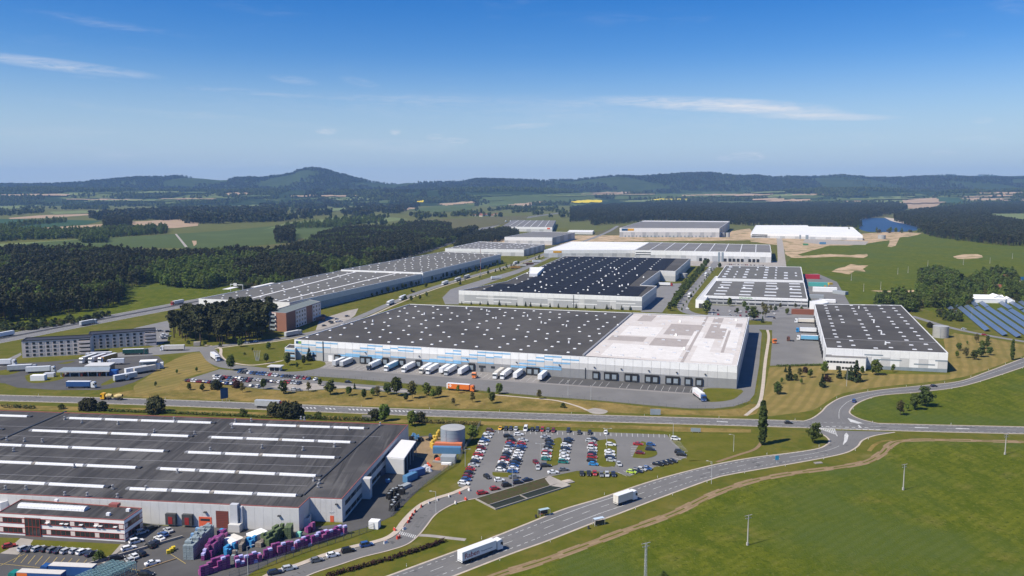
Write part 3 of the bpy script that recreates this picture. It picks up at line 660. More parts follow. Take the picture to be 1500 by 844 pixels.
# woods on the hills themselves
def hill_pts(k, n, seed, cond=None):
    prof, D0, fr, bk, amp, sdd = HILLS[k]; rnd = random.Random(seed); out = []
    while len(out) < n:
        px = rnd.uniform(-250, 1750); D = D0 + rnd.uniform(-0.95 * fr, 0.25 * bk); z = hill_height(prof, D0, fr, bk, amp, px, D, sdd)
        if z < 4 or (cond and not cond((px - 750) / FPX * D, D)): continue
        out.append(((px - 750) / FPX * D, D, z - 1.5))
    return out
scatter('hill_wood', 'far_pines', hill_pts(1, 26000, 21, lambda x, y: noise.noise((x / 700, y / 700, 2.2)) > -0.22 and not on_field(x, y)), 'unbroken forest covering the blue wooded hills', 'forest', 21, 0.9, 1.6)
scatter('foothill_wood', 'far_broads', hill_pts(2, 16000, 22, lambda x, y: noise.noise((x / 420, y / 300, 5.2)) > 0.02 and not on_field(x, y)), 'patches of woodland between the meadows of the foothills', 'forest', 22, 0.9, 1.5)
# ------------------------------------------------------------------ ground cover of the park
ZG, ZA, ZM = 0.012, 0.06, 0.075
sheet('grass_verge', [(-260, 560), (-260, 500), (0, 497), (300, 440), (450, 414), (600, 372), (740, 326), (860, 338), (1140, 344), (1148, 400), (1340, 452), (1500, 482), (1760, 530), (1760, 950), (-330, 950)], ZG, MATS['verge'])
sheet('motorway_meadow', [(-120, 492), (-120, 463), (0, 452), (130, 440), (185, 420), (250, 410), (345, 406), (380, 412), (350, 425), (300, 437), (150, 466), (0, 484)], ZG + 0.006, MATS['meadow'], per=3)
TRACK = spline([G(*p) for p in [(640, 878), (728, 842.7), (773, 829), (826.7, 810.7), (906.7, 781), (986.7, 752), (1040, 726), (1101, 705), (1163, 693), (1224, 685), (1268, 677), (1292, 664), (1304, 652), (1322, 646), (1377, 644.6), (1500, 647.5), (1640, 651)]], 8)
mead = [(p.x, p.y, ZG + 0.008) for p in TRACK] + [(620, 300, ZG + 0.008), (500, 120, ZG + 0.008), (0, 100, ZG + 0.008)]
struct('meadow', MB().face(mead), MATS['meadow'])
sheet('meadow_inside_bend', [(1247, 607), (1247, 600), (1262, 589), (1290, 580), (1345, 576), (1395, 569), (1433, 560), (1500, 539), (1640, 496), (1700, 540), (1680, 629), (1500, 624), (1350, 621), (1285, 618), (1262, 613)], ZG + 0.008, MATS['meadow'])
sheet('hay_strip', [(150, 580), (200, 570), (272, 557.5), (330, 564), (378, 570.5), (440, 574), (500, 569.5), (560, 574.5), (600, 578), (640, 570), (720, 577), (800, 584), (880, 589), (953, 597), (1010, 601.5), (1050, 601.5), (1085, 598), (1102, 590), (1113, 596), (1108, 606), (1090, 611), (940, 606.5), (780, 602.5), (600, 597.5), (450, 592.5), (300, 586)], ZG + 0.010, MATS['hay'])
sheet('verge_strip', [(150, 583), (300, 585.5), (450, 592), (600, 597), (780, 602), (940, 606), (1100, 611), (1100, 613.5), (940, 609.5), (780, 605.5), (600, 601), (450, 596), (300, 590), (150, 586)], ZG + 0.014, MATS['verge'])
sheet('south_verge', [(-200, 592), (0, 593), (200, 598), (400, 605), (600, 615), (780, 619), (940, 624), (1100, 629), (1100, 634), (980, 632.5), (940, 629), (780, 624.5), (600, 620), (400, 611), (200, 603), (-200, 597)], ZG + 0.014, MATS['hay'])
sheet('mown_slope', [(200, 578), (196, 566), (215, 553), (243, 533), (272, 520), (297, 516), (303, 526), (312, 537), (318, 541), (272, 554), (255, 570)], ZG + 0.012, MATS['hay_rows'], per=3)
sheet('mown_field', [(1114, 608), (1120, 575), (1127, 538), (1206, 536), (1300, 548), (1392, 549), (1382, 497), (1398, 488), (1440, 494), (1500, 505), (1560, 500), (1500, 524), (1447, 544), (1407, 557.5), (1353, 564), (1287, 571), (1240, 580), (1216, 592), (1192, 612), (1150, 613)], ZG + 0.012, MATS['hay_rows'])
sheet('grass_edge', [(1122, 611), (1150, 607), (1190, 601), (1212, 588), (1236, 576), (1285, 567.5), (1353, 560.5), (1407, 553), (1447, 541), (1500, 521), (1540, 506), (1560, 509), (1500, 526), (1447, 546.5), (1407, 560), (1353, 566), (1287, 573.5), (1240, 583), (1216, 595), (1193, 614), (1150, 616)], ZG + 0.018, MATS['verge'], per=3)
sheet('basin_lawn', [(625, 772), (640, 752), (662, 742), (695, 733), (727, 749), (836, 713), (806, 699), (850, 694), (905, 697), (925, 701), (955, 690), (1010, 675), (1090, 672), (1040, 681), (960, 702), (880, 729), (773, 766), (700, 788), (660, 788)], ZG + 0.016, MATS['lawn'])
sheet('lot_lawn', [(690, 640), (713, 629), (980, 634), (1090, 637), (1108, 645), (1100, 669), (1010, 676), (1000, 655), (975, 637), (800, 632), (716, 631), (700, 655), (672, 705), (655, 715), (640, 714), (655, 690), (675, 660)], ZG + 0.016, MATS['lawn'])

# ------------------------------------------------------------------ roads
tr = MB(); ribbon(tr, TRACK, -2.1, 2.1, ZG + 0.016); struct('dirt_track', tr, MATS['dirt_track'])
tr = MB(); ribbon(tr, TRACK, -1.3, -0.7, ZG + 0.022); ribbon(tr, TRACK, 0.7, 1.3, ZG + 0.022); struct('wheel_ruts', tr, MATS['rut'])
tr = MB(); dashes(tr, TRACK, 0.0, 0.8, 11, 5, ZG + 0.022); dashes(tr, TRACK, 2.0, 0.9, 7, 12, ZG + 0.024); dashes(tr, TRACK, -2.0, 0.9, 9, 10, ZG + 0.024); struct('track_grass', tr, MATS['verge'])
tr = MB(); ribbon(tr, spline([G(*p) for p in [(1322, 645), (1296, 646), (1281, 652), (1273, 661)]], 6), -0.9, 0.9, ZG + 0.020); struct('side_track', tr, MATS['hay'])

MAIN = spline([G(*p) for p in [(-140, 579.5), (0, 583), (200, 588.5), (400, 596), (600, 604), (780, 610), (940, 614.8), (1140, 620.5), (1230, 623.5), (1350, 627), (1500, 630.5), (1640, 633)]], 10)
mb = MB(); ribbon(mb, MAIN, -5.6, 5.6, ZA); struct('main_road', mb, MATS['asphalt'])
mb = MB(); ribbon(mb, MAIN, -6.5, -5.6, ZA - 0.02); ribbon(mb, MAIN, 5.6, 6.5, ZA - 0.02); struct('road_shoulder', mb, MATS['paving'])
LU = spline([G(*p) for p in [(470, 880), (560, 848), (640, 818.7), (720, 789), (773, 768), (826.7, 746.7), (880, 730.7), (960, 704), (1040, 683), (1101, 671.3), (1162.7, 663.6), (1199.5, 657.5), (1213, 651), (1216, 645), (1207, 637), (1188, 630)]], 6)
LL = spline([G(*p) for p in [(560, 886), (600, 868), (666.7, 842), (746.7, 811), (800, 792), (866.7, 766), (906.7, 751.5), (960, 731), (1040, 702), (1070.7, 694.3), (1132, 683.6), (1193, 672.8), (1236, 663.6), (1254, 654.4), (1262, 645), (1280, 638), (1310, 633)]], 6)
mb = MB(); between(mb, LU, LL, ZA + 0.004); struct('lower_road', mb, MATS['asphalt'])
BL = spline([G(*p) for p in [(1176, 618), (1191, 613), (1204, 604), (1215, 593), (1239, 581), (1287, 572), (1353, 565), (1407, 558.7), (1447, 545), (1500, 525), (1580, 496)]], 6)
BR = spline([G(*p) for p in [(1290, 621.5), (1262, 615), (1246, 607.5), (1244, 601), (1257, 589.5), (1287, 579.5), (1340, 574.7), (1393, 568.5), (1433, 559), (1500, 537), (1590, 506)]], 6)
mb = MB(); between(mb, BL, BR, ZA + 0.008); struct('branch_road', mb, MATS['asphalt'])
mb = MB()
for ln, s_ in ((BL, -1), (BR, 1), (LU, -1), (LL, 1)): ribbon(mb, ln, 0.0 if s_ > 0 else -0.8, 0.8 if s_ > 0 else 0.0, ZA - 0.012)
struct('gravel_shoulder', mb, MATS['paving'])
SU = spline([G(*p) for p in [(340, 880), (400, 843), (440, 829.6), (476.5, 816), (516.6, 804), (549.5, 796.7), (571.4, 789.5), (586, 779.4), (595, 766.6), (608, 752), (622.5, 740), (640.7, 732), (665, 724.5), (690, 714)]], 6)
SL = spline([G(*p) for p in [(400, 872), (451, 843), (494.7, 828), (531, 816), (567.7, 806.8), (595, 797.7), (611.5, 785), (622.5, 772), (637, 754), (659, 740.5), (680, 733.5), (705, 729)]], 6)
mb = MB(); between(mb, SU, SL, ZA + 0.003); struct('side_road', mb, MATS['asphalt'])
mb = MB()
o1, o2 = offset(SU, -0.15), offset(SU, -2.3)
for i in range(len(SU) - 1):
    mb.hexa([(o1[i].x, o1[i].y, 0.0), (o1[i + 1].x, o1[i + 1].y, 0.0), (o2[i + 1].x, o2[i + 1].y, 0.0), (o2[i].x, o2[i].y, 0.0), (o1[i].x, o1[i].y, 0.17), (o1[i + 1].x, o1[i + 1].y, 0.17), (o2[i + 1].x, o2[i + 1].y, 0.17), (o2[i].x, o2[i].y, 0.17)], bottom=False)
struct('pavement', mb, MATS['paving'])
mb = MB(); ribbon(mb, offset(SL, 0.2), -0.2, 0.35, 0.14); struct('kerb', mb, MATS['paving'])
mb = MB(); ribbon(mb, spline([G(*p) for p in [(606, 784), (630, 785), (655, 788), (682, 791)]], 5), -1.0, 1.0, ZG + 0.03); struct('footpath', mb, MATS['concrete'])
MW = spline([G(*p) for p in [(-260, 545), (-120, 519), (0, 497), (80, 481.5), (160, 466.5), (250, 449.5), (330, 434), (420, 416), (500, 398), (590, 375.5), (640, 361), (675, 347.5), (710, 335), (745, 324.5), (790, 316), (850, 309)]], 8)
mb = MB(); ribbon(mb, MW, -15.5, -2.2, ZA); ribbon(mb, MW, 2.2, 15.5, ZA); struct('motorway', mb, MATS['old_asphalt'])
mb = MB(); ribbon(mb, MW, -2.2, 2.2, ZA - 0.01); struct('median', mb, MATS['yard_dark'])
ER = spline([G(*p) for p in [(205, 516), (240, 514.5), (290, 511), (345, 504), (393, 499), (440, 491), (490, 479), (540, 459), (567, 447), (607, 431), (647, 417.5), (687, 406), (727, 394.5), (760, 385), (790, 375), (815, 364)]], 8)
mb = MB(); ribbon(mb, ER, -4.3, 4.3, ZA); struct('estate_road', mb, MATS['old_asphalt'])
mb = MB(); ribbon(mb, ER, 6.0, 8.0, ZG + 0.03); struct('footway', mb, MATS['paving'])
GB = spline([G(*p) for p in [(300, 509), (308, 518), (316, 528), (333, 536), (365, 540), (410, 545.5), (450, 551)]], 8)
mb = MB(); ribbon(mb, GB, -5.5, 5.5, ZA + 0.004); struct('gate_road', mb, MATS['yard'])
mb = MB(); ribbon(mb, spline([G(*p) for p in [(300, 505.5), (322, 510), (324, 522), (338, 530.5), (372, 535), (420, 527), (440, 519)]], 6), -1.0, 1.0, ZG + 0.04); struct('footway', mb, MATS['paving'])
mb = MB(); ribbon(mb, spline([G(*p) for p in [(1335, 463), (1388, 479), (1444, 491), (1500, 500.5), (1600, 516)]], 6), -3.2, 3.2, ZA); struct('solar_farm_road', mb, MATS['old_asphalt'])
MR = spline([G(*p) for p in [(1052, 380), (1044, 391), (1033, 403), (1018.7, 421), (1003.7, 440), (1000, 451), (1012, 459), (1047, 464), (1100, 468), (1150, 471)]], 8)
mb = MB(); ribbon(mb, MR, -5.2, 5.2, ZA); struct('park_road', mb, MATS['old_asphalt'])
mb = MB(); ribbon(mb, spline([G(*p) for p in [(1141, 346), (1143, 360), (1146, 394)]], 5), -6, 6, ZA + 0.01); struct('haul_road', mb, MATS['concrete'])
mb = MB(); ribbon(mb, spline([G(*p) for p in [(815, 366), (860, 352), (890, 340), (905, 331)]], 5), -5, 5, ZA + 0.03); struct('link_road', mb, MATS['old_asphalt'])
mb = MB(); ribbon(mb, spline([G(*p) for p in [(1124, 483), (1126, 495), (1121, 530), (1117, 570), (1112, 592), (1102, 601), (1092, 609)]], 6), -1.0, 1.0, ZG + 0.04); struct('footpath', mb, MATS['paving'])
mb = MB(); ribbon(mb, spline([G(*p) for p in [(720, 578), (780, 583.5), (815, 587), (845, 595), (862, 602)]], 6), -0.8, 0.8, ZG + 0.04); struct('footpath', mb, MATS['paving'])
sheet('gravel_heap', [(858, 601), (872, 598), (890, 602), (884, 606.5), (868, 606)], ZG + 0.05, MATS['concrete'], per=3)
mb = MB(); ribbon(mb, spline([G(*p) for p in [(1118, 645), (1106, 658), (1080, 667), (1050, 677)]], 6), -0.8, 0.8, ZG + 0.04); struct('footpath', mb, MATS['rut'])

# ------------------------------------------------------------------ yards and car parks
sheet('warehouse_yard', [(424, 549), (516, 555), (596, 562), (660, 567.5), (720, 574), (800, 581), (880, 587), (953, 594), (1009, 598.5), (1047, 598.5), (1075, 595.5), (1097, 588), (1105, 578), (1112, 535), (1116, 488), (1110, 480.5), (1097, 477), (1085, 500), (1070, 560), (700, 530), (440, 515), (428, 530)], ZA, MATS['yard'])
sheet('yard_lawn', [(400, 536), (420, 526), (440, 523), (476, 531), (468, 539), (440, 544), (412, 544)], ZA + 0.03, MATS['lawn'], per=3)
sheet('yard_lawn', [(1029, 574), (1037, 569), (1086, 571), (1082, 580), (1071, 586), (1047, 589), (1034, 587)], ZA + 0.03, MATS['lawn'], per=3)
sheet('drainage_strip', [(1112, 590), (1117, 560), (1121, 520), (1121, 488), (1118, 486), (1115, 535), (1108, 580), (1100, 592)], ZG + 0.035, MATS['ground_mat'])
sheet('staff_car_park', [(268, 557.5), (287, 552), (322, 541), (346, 543.5), (380, 547.5), (420, 551.5), (460, 557), (516, 562), (560, 565.5), (602, 570.5), (600, 577), (560, 573.5), (500, 568.5), (470, 571), (430, 574), (400, 570.5), (378, 569.5), (330, 563.5)], ZA - 0.006, MATS['yard'])
sheet('paved_bays', [(395, 567), (430, 560), (520, 566), (600, 572.5), (600, 575), (520, 568), (470, 570.5), (440, 573)], ZA + 0.004, MATS['concrete'])
sheet('filling_station_yard', [(-60, 540), (32, 532), (72, 530), (112, 526), (160, 521), (208, 519), (232, 522), (240, 530), (228, 544), (197, 560), (176, 567), (144, 571.5), (80, 571.5), (25, 568), (8, 562), (-60, 554)], ZA - 0.004, MATS['yard_dark'])
for q in ([(-30, 549.5), (0, 543), (28, 540), (30, 544), (14, 549), (0, 549.5)], [(36, 551), (56, 545), (90, 545), (92, 555), (60, 561), (42, 560)], [(148, 563), (172, 551), (178, 553), (166, 561), (150, 565)], [(84, 533), (100, 530), (110, 529), (98, 533)]):
    sheet('island_lawn', q, ZA + 0.02, MATS['lawn'], per=3)
sheet('hotel_road', [(-60, 545), (0, 531), (30, 517), (32, 520), (6, 536), (-60, 552)], ZA, MATS['old_asphalt'])
sheet('hotel_forecourt', [(130, 524), (228, 508), (300, 508), (302, 514), (232, 520), (160, 524)], ZA - 0.002, MATS['old_asphalt'])
sheet('rest_area', [(150, 497), (200, 480), (245, 470), (250, 478), (245, 500), (228, 508)], ZA - 0.01, MATS['old_asphalt'])
sheet('brick_block_car_park', [(462, 485), (468, 468), (510, 455), (525, 452), (520, 462), (495, 482)], ZA - 0.002, MATS['concrete'])
sheet('east_yard', [(1131, 470), (1140, 465), (1200, 465), (1212, 533), (1128, 536), (1131, 500)], ZA + 0.008, MATS['yard'])
sheet('yard_link', [(1096, 476), (1131, 476), (1133, 484), (1098, 482)], ZA + 0.014, MATS['yard'])
sheet('visitor_car_park', [(1036, 462), (1042, 447), (1190, 451), (1194, 466), (1130, 469), (1060, 466)], ZA - 0.003, MATS['old_asphalt'])
sheet('dark_hall_yard', [(938, 457), (960, 437), (963, 416), (1006, 415), (990, 431), (970, 458)], ZA - 0.003, MATS['old_asphalt'])
sheet('west_yard', [(648, 436), (660, 424), (713, 408), (755, 396), (800, 378), (815, 374), (760, 400), (700, 420), (672, 430), (672, 446), (652, 446)], ZA - 0.003, MATS['old_asphalt'])
sheet('storage_yard', [(1176, 402), (1198, 401), (1226, 413), (1246, 448), (1195, 448), (1183, 432)], ZA, MATS['yard'])
sheet('white_hall_yard', [(1005, 382), (1146, 383), (1150, 392), (1060, 392), (1005, 389)], ZA - 0.003, MATS['concrete'])
sheet('far_yard', [(760, 355), (880, 339), (910, 330), (1075, 345), (1080, 350), (910, 348), (840, 356), (790, 365)], 0.042, MATS['olive_crop'])
sheet('site_apron', [(1180, 350), (1272, 354), (1268, 359), (1200, 358), (1176, 355)], 0.12, MATS['concrete'])
sheet('factory_yard', [(-120, 745), (210, 770), (430, 775), (500, 768), (565, 690), (590, 640), (640, 638), (670, 648), (660, 680), (648, 690), (628, 704), (603, 728), (576, 756), (541, 772), (500, 783), (440, 803), (395, 825), (350, 850), (330, 900), (-120, 900)], ZA, MATS['yard_dark'])
sheet('gravel_yard', [(604, 668), (612, 641), (640, 638), (668, 648), (660, 680), (648, 690), (632, 688), (622, 672)], ZA + 0.01, MATS['dirt_track'])
sheet('office_lawn', [(49, 791), (177, 797.5), (163, 813), (150, 819), (140, 816), (42, 801)], ZA + 0.03, MATS['lawn'])
sheet('office_lawn', [(-60, 786), (30, 788.5), (12, 805), (0, 811), (-60, 818)], ZA + 0.03, MATS['lawn'])
sheet('entrance_path', [(30, 788.5), (49, 791), (42, 801), (26, 813), (0, 811), (12, 805)], ZA + 0.02, MATS['concrete'])
sheet('entrance_path', [(177, 797.5), (186, 799), (152, 826), (146, 823)], ZA + 0.02, MATS['concrete'])
sheet('car_park', [(713, 630), (820, 631), (977, 637), (986, 648), (1000, 661), (1006, 670), (990, 676), (953, 686), (922, 698), (903, 692), (845, 690), (803, 699), (760, 711.5), (699, 731), (690, 722), (671, 712)], ZA, MATS['yard'])
for q in ([(811, 643.5), (822.5, 643.5), (819.5, 676), (810, 683), (800, 681)], [(875, 645.5), (901, 645.5), (901.5, 680), (895, 684), (881, 684), (874.5, 676)], [(926, 671), (934, 655), (942, 647), (961, 661), (960, 668), (945, 672)], [(721, 692), (750, 694), (746, 699.5), (724, 698)]):
    mb = MB(); P = [G(*p) for p in q]; P = spline(P + [P[0]], 5)[:-1]
    mb.prism([(p.x, p.y) for p in P], 0.0, 0.18, 1, 0); struct('parking_island', mb, [MATS['lawn'], MATS['concrete']])

# ------------------------------------------------------------------ wear and painted markings
RC0 = [a.lerp(b, 0.5) for a, b in zip(resample(SU, 100), resample(SL, 100))]
mb = MB(); rw_ = random.Random(2)
LC = [a.lerp(b, 0.46) for a, b in zip(resample(LU, 160), resample(LL, 160))]
for ln, offs in ((MAIN, (-3.0, -1.5, 1.5, 3.0)), (LC, (-2.7, -1.3, 1.3, 2.7)), ([a.lerp(b, .5) for a, b in zip(resample(BL, 90), resample(BR, 90))], (-2.6, -1.2, 1.2, 2.6)), ([a.lerp(b, .5) for a, b in zip(resample(SU, 90), resample(SL, 90))], (-2.2, -.9, .9, 2.2)), (MW, (-12, -10, -6, -4, 4, 6, 10, 12))):
    for o_ in offs: ribbon(mb, ln, o_ - .28, o_ + .28, ZA + .011)
struct('wheel_wear', mb, mat('wear', (.160, .156, .154), (.195, .190, .187), scale=.12, rough=.85, layers=[((.14, .137, .135), .5, .5, .65, .6)]))
mb = MB()
for k in range(46):       # asphalt repairs
    ln, hw = ((MAIN, 4), (LC, 4), (RC0, 3))[k % 3]; R_ = resample(ln, 400); i_ = rw_.randrange(20, 380); p = rw_.uniform(-hw, hw - 1.6)
    ribbon(mb, R_[i_:i_ + rw_.choice((2, 3, 5))], p, p + rw_.uniform(.7, 1.8), ZA + .0125)
struct('asphalt_repair', mb, mat('repair', (.105, .103, .102), (.13, .128, .126), scale=.4, rough=.9))
mb = MB()
for off in (-4.4, 4.4): dashes(mb, MAIN, off, 0.22, 1.6, 1.3, ZM)
dashes(mb, MAIN, 0.0, 0.18, 5, 4, ZM, start=300)
dashes(mb, MAIN, -1.9, 0.14, 6, 3, ZM, start=240, end=420)
LC = [a.lerp(b, 0.46) for a, b in zip(resample(LU, 160), resample(LL, 160))]
dashes(mb, LC, 0.0, 0.18, 4.5, 5, ZM, end=length(LC) - 62)
LCe = [p for p in LC if p.x > 118]
ribbon(mb, LCe[:-18], -0.09, 0.09, ZM)
dashes(mb, LC, -4.0, 0.22, 1.5, 1.5, ZM, end=length(LC) - 40); dashes(mb, LC, 4.0, 0.22, 1.5, 1.5, ZM, end=length(LC) - 40)
ribbon(mb, resample(LC, 400)[118:190], -4.15, -3.9, ZM + .004); ribbon(mb, resample(LC, 400)[110:172], 3.9, 4.15, ZM + .004)
BC = spline([G(*p) for p in [(1229, 613.5), (1229.5, 602), (1236, 593.5), (1250, 585.5), (1290, 575.7), (1345, 570), (1400, 563), (1440, 551), (1500, 530.5), (1560, 508)]], 8)
ribbon(mb, BC, -0.1, 0.1, ZM + .004)
def poly_mark(q): mb.face(polyG(q, ZM + .003))
poly_mark([(1240, 634), (1243, 638), (1241, 646), (1236, 651.5), (1234.5, 651.5), (1236.5, 645), (1237, 637)])
for i in range(9):
    t = i / 9.0; x0 = 1199 + 24 * t
    poly_mark([(x0, 627.2), (x0 + 1.7, 627.2), (x0 + 3.6 + 2 * t, 629.5 + 9 * t), (x0 + 1.9 + 2 * t, 629.2 + 9 * t)])
poly_mark([(1196, 626.6), (1222, 627.8), (1222, 628.3), (1196, 627.1)]); poly_mark([(1222, 628), (1223, 628), (1227, 639.5), (1225.5, 639)])
poly_mark([(1241.5, 613), (1243, 613), (1264, 620.3), (1256, 620.5), (1246, 618.5)])
for q in ([(1198.5, 621), (1200, 621), (1202.5, 624.5), (1200.5, 624.5)], [(1256.5, 623), (1258.5, 623), (1261.5, 626.2), (1259, 626.2)]): poly_mark(q)
for i in range(8):
    x0 = 1200 + i * 9.5; poly_mark([(x0, 624.6 + i * .28), (x0 + 5.5, 624.7 + i * .28), (x0 + 5.5, 625.3 + i * .28), (x0, 625.2 + i * .28)])
for i in range(7):
    x0 = 1226 + i * 9.5; poly_mark([(x0, 628.2 + i * .2), (x0 + 6, 628.3 + i * .2), (x0 + 6, 629 + i * .2), (x0, 628.9 + i * .2)])
for i in range(34):
    if 4 <= i < 6 or 9 <= i < 12: continue
    x0 = 442 + i * 5.65; yc = 597.6 + i * 0.196; hw = 1.05 if i < 26 else 1.05 - (i - 25) * 0.10
    poly_mark([(x0, yc - hw), (x0 + 2.6, yc - hw), (x0 + 4.6, yc + hw), (x0 + 2.0, yc + hw)])
for q in ([(1050, 617), (1066, 618), (1066, 619), (1050, 618)], [(1340, 626), (1360, 626.6), (1360, 627.6), (1340, 627)], [(1400, 627.5), (1420, 628), (1420, 629), (1400, 628.5)]): poly_mark(q)
struct('road_marking', mb, MATS['road_paint'])
mb = MB()
for off in (-14.6, -7.6, -2.9, 2.9, 7.6, 14.6):
    if abs(abs(off) - 7.6) < .1: dashes(mb, MW, off, 0.3, 6, 12, ZM, start=120, end=900)
    else: ribbon(mb, MW, off - 0.15, off + 0.15, ZM)
struct('lane_marking', mb, MATS['road_paint'])
mb = MB()
X = G(588, 786), G(604, 791)
for i in range(9):      # zebra crossing
    p = G(587 + i * 2.75, 778.5 + i * 0.72); q = G(584.5 + i * 2.75, 783 + i * 0.72); d = Vector((0.17, 0.01, 0))
    mb.face([(p - d) + Vector((0, 0, ZM)), (p + d) + Vector((0, 0, ZM)), (q + d) + Vector((0, 0, ZM)), (q - d) + Vector((0, 0, ZM))])
struct('zebra_crossing', mb, MATS['road_paint'])
mb = MB()
def bay_line(p, q, w=0.10, z=ZM):
    a, b = G(*p), G(*q); d = (b - a).normalized(); n = Vector((-d.y, d.x, 0)) * w
    mb.face([(a.x - n.x, a.y - n.y, z), (a.x + n.x, a.y + n.y, z), (b.x + n.x, b.y + n.y, z), (b.x - n.x, b.y - n.y, z)])
for i in range(34): bay_line((722 + i * 7.85, 630.6 + i * .18), (722 + i * 7.85 + .3, 634.8 + i * .20))
for i in range(10): bay_line((981 + i * 1.95, 646 + i * 1.75), (995 + i * 1.4, 645.4 + i * 1.75))
for i in range(7): bay_line((923 + i * 4, 661 + i * 0), (931 + i * 4, 661)) if i < 1 else bay_line((924, 652 + i * 2.6), (936, 652 + i * 2.6))
for i in range(12): bay_line((905 + i * 8, 692 - i * 2.2), (918 + i * 8, 698 - i * 2.4))
struct('bay_marking', mb, MATS['road_paint'])
mb = MB()
for i in range(11): bay_line((20 + i * 10.5, 824 + i * 1.1), (30 + i * 10.8, 812 + i * .9), 0.08)
for (p, q) in (((0, 826), (160, 842)), ((0, 829), (36, 812)), ((160, 836), (168, 846)), ((190, 833), (210, 838)), ((200, 838), (204, 846)), ((250, 812), (272, 826))): bay_line(p, q, 0.08)
struct('yellow_marking', mb, MATS['yellow_paint'])
# ------------------------------------------------------------------ building kit
for nm, c, r in (('wall_white', (0.86, 0.855, 0.84), .5), ('wall_pale', (0.60, 0.595, 0.585), .5), ('wall_grey', (0.33, 0.333, 0.337), .55), ('wall_mid', (0.48, 0.485, 0.49), .55), ('wall_blue_grey', (0.30, 0.35, 0.39), .5), ('panel_blue', (0.22, 0.46, 0.70), .5), ('coping_white', (0.80, 0.80, 0.80), .5), ('coping_grey', (0.34, 0.34, 0.35), .5), ('coping_red', (0.36, 0.12, 0.10), .5), ('coping_blue', (0.42, 0.58, 0.72), .5), ('skylight_white', (0.85, 0.86, 0.88), .35), ('skylight_grey', (0.62, 0.63, 0.66), .35), ('vent_metal', (0.55, 0.56, 0.58), .4), ('shutter_red', (0.19, 0.065, 0.05), .6), ('frame_red', (0.34, 0.065, 0.05), .5), ('orange_red', (0.70, 0.13, 0.06), .6), ('brick', (0.34, 0.16, 0.11), .85), ('hotel_wall', (0.72, 0.63, 0.58), .8), ('hotel_frame', (0.58, 0.52, 0.48), .8), ('hotel_dark', (0.05, 0.05, 0.058), .6), ('green_roof', (0.19, 0.22, 0.215), .8), ('steel_blue', (0.30, 0.35, 0.40), .4), ('tank_grey', (0.42, 0.42, 0.41), .5), ('sign_green', (0.20, 0.42, 0.07), .5), ('sign_blue', (0.02, 0.10, 0.22), .4), ('sign_orange', (0.75, 0.38, 0.02), .5), ('tent_white', (0.86, 0.86, 0.86), .6), ('tile_red', (0.30, 0.11, 0.07), .8), ('house_cream', (0.62, 0.56, 0.46), .8), ('gutter', (0.045, 0.05, 0.06), .5)):
    flat(nm, c, r, scale=0.35)
mat('glass', (0.030, 0.035, 0.042), (0.05, 0.055, 0.062), scale=0.3, rough=0.12, spec=0.6)
mat('rubber', (0.020, 0.020, 0.022), (0.030, 0.030, 0.032), scale=2, rough=0.8)
mat('dark_metal', (0.06, 0.062, 0.066), (0.09, 0.09, 0.095), scale=1.0, rough=0.55)
mat('roof_dark', (0.090, 0.084, 0.079), (0.074, 0.069, 0.065), scale=0.05, rough=0.9, spec=0.15, layers=[((0.118, 0.111, 0.104), 0.02, 0.46, 0.62, 0.8), ((0.060, 0.056, 0.053), 0.08, 0.58, 0.7, 0.6), ((0.070, 0.068, 0.068), 0.3, 0.62, 0.8, 0.4, (0.06, 1.0, 0.28))])
mat('roof_factory', (0.088, 0.084, 0.084), (0.058, 0.056, 0.057), scale=0.03, rough=0.85, spec=0.2, layers=[((0.135, 0.130, 0.126), 0.045, 0.50, 0.66, 0.8), ((0.040, 0.039, 0.040), 0.30, 0.50, 0.62, 0.75, (1.6, 0.07, 0.24)), ((0.150, 0.145, 0.140), 0.40, 0.56, 0.68, 0.65, (1.6, 0.06, 0.24)), ((0.05, 0.049, 0.05), 0.15, 0.58, 0.70, 0.6, (1, 1, .3))])
mat('roof_grey', (0.215, 0.208, 0.205), (0.18, 0.175, 0.172), scale=0.05, rough=0.9, spec=0.15, layers=[((0.26, 0.255, 0.25), 0.02, 0.5, 0.7, 0.5)])
mat('roof_olive', (0.165, 0.160, 0.148), (0.135, 0.132, 0.124), scale=0.04, rough=0.9, spec=0.15, layers=[((0.20, 0.195, 0.185), 0.02, 0.5, 0.7, 0.5)])
mat('roof_light', (0.57, 0.53, 0.50), (0.515, 0.475, 0.445), scale=0.12, rough=0.85, spec=0.15, layers=[((0.60, 0.575, 0.56), 0.05, 0.5, 0.66, 0.6), ((0.40, 0.37, 0.35), 1.1, 0.60, 0.8, 0.5, (0.9, 0.06, 0.28))])
mat('roof_patch', (0.365, 0.325, 0.305), (0.41, 0.37, 0.35), scale=0.2, rough=0.9, spec=0.1, layers=[((0.31, 0.275, 0.255), 0.9, 0.58, 0.75, 0.5, (0.9, 0.08, 0.28))])
mat('roof_bright', (0.67, 0.645, 0.62), (0.60, 0.575, 0.55), scale=0.25, rough=0.85, spec=0.15, layers=[((0.50, 0.475, 0.46), 0.9, 0.60, 0.75, 0.5, (0.9, 0.06, 0.28))])
mat('roof_white', (0.74, 0.735, 0.735), (0.66, 0.655, 0.65), scale=0.03, rough=0.8, spec=0.2)
mat('solar', (0.020, 0.019, 0.022), (0.026, 0.025, 0.028), scale=0.08, rough=0.6, spec=0.06)
mat('solar_field', (0.105, 0.145, 0.225), (0.13, 0.175, 0.26), scale=0.3, rough=0.30, spec=0.5)

MESH = {}
def shared(key, make):
    if key not in MESH: MESH[key] = make()
    return MESH[key]

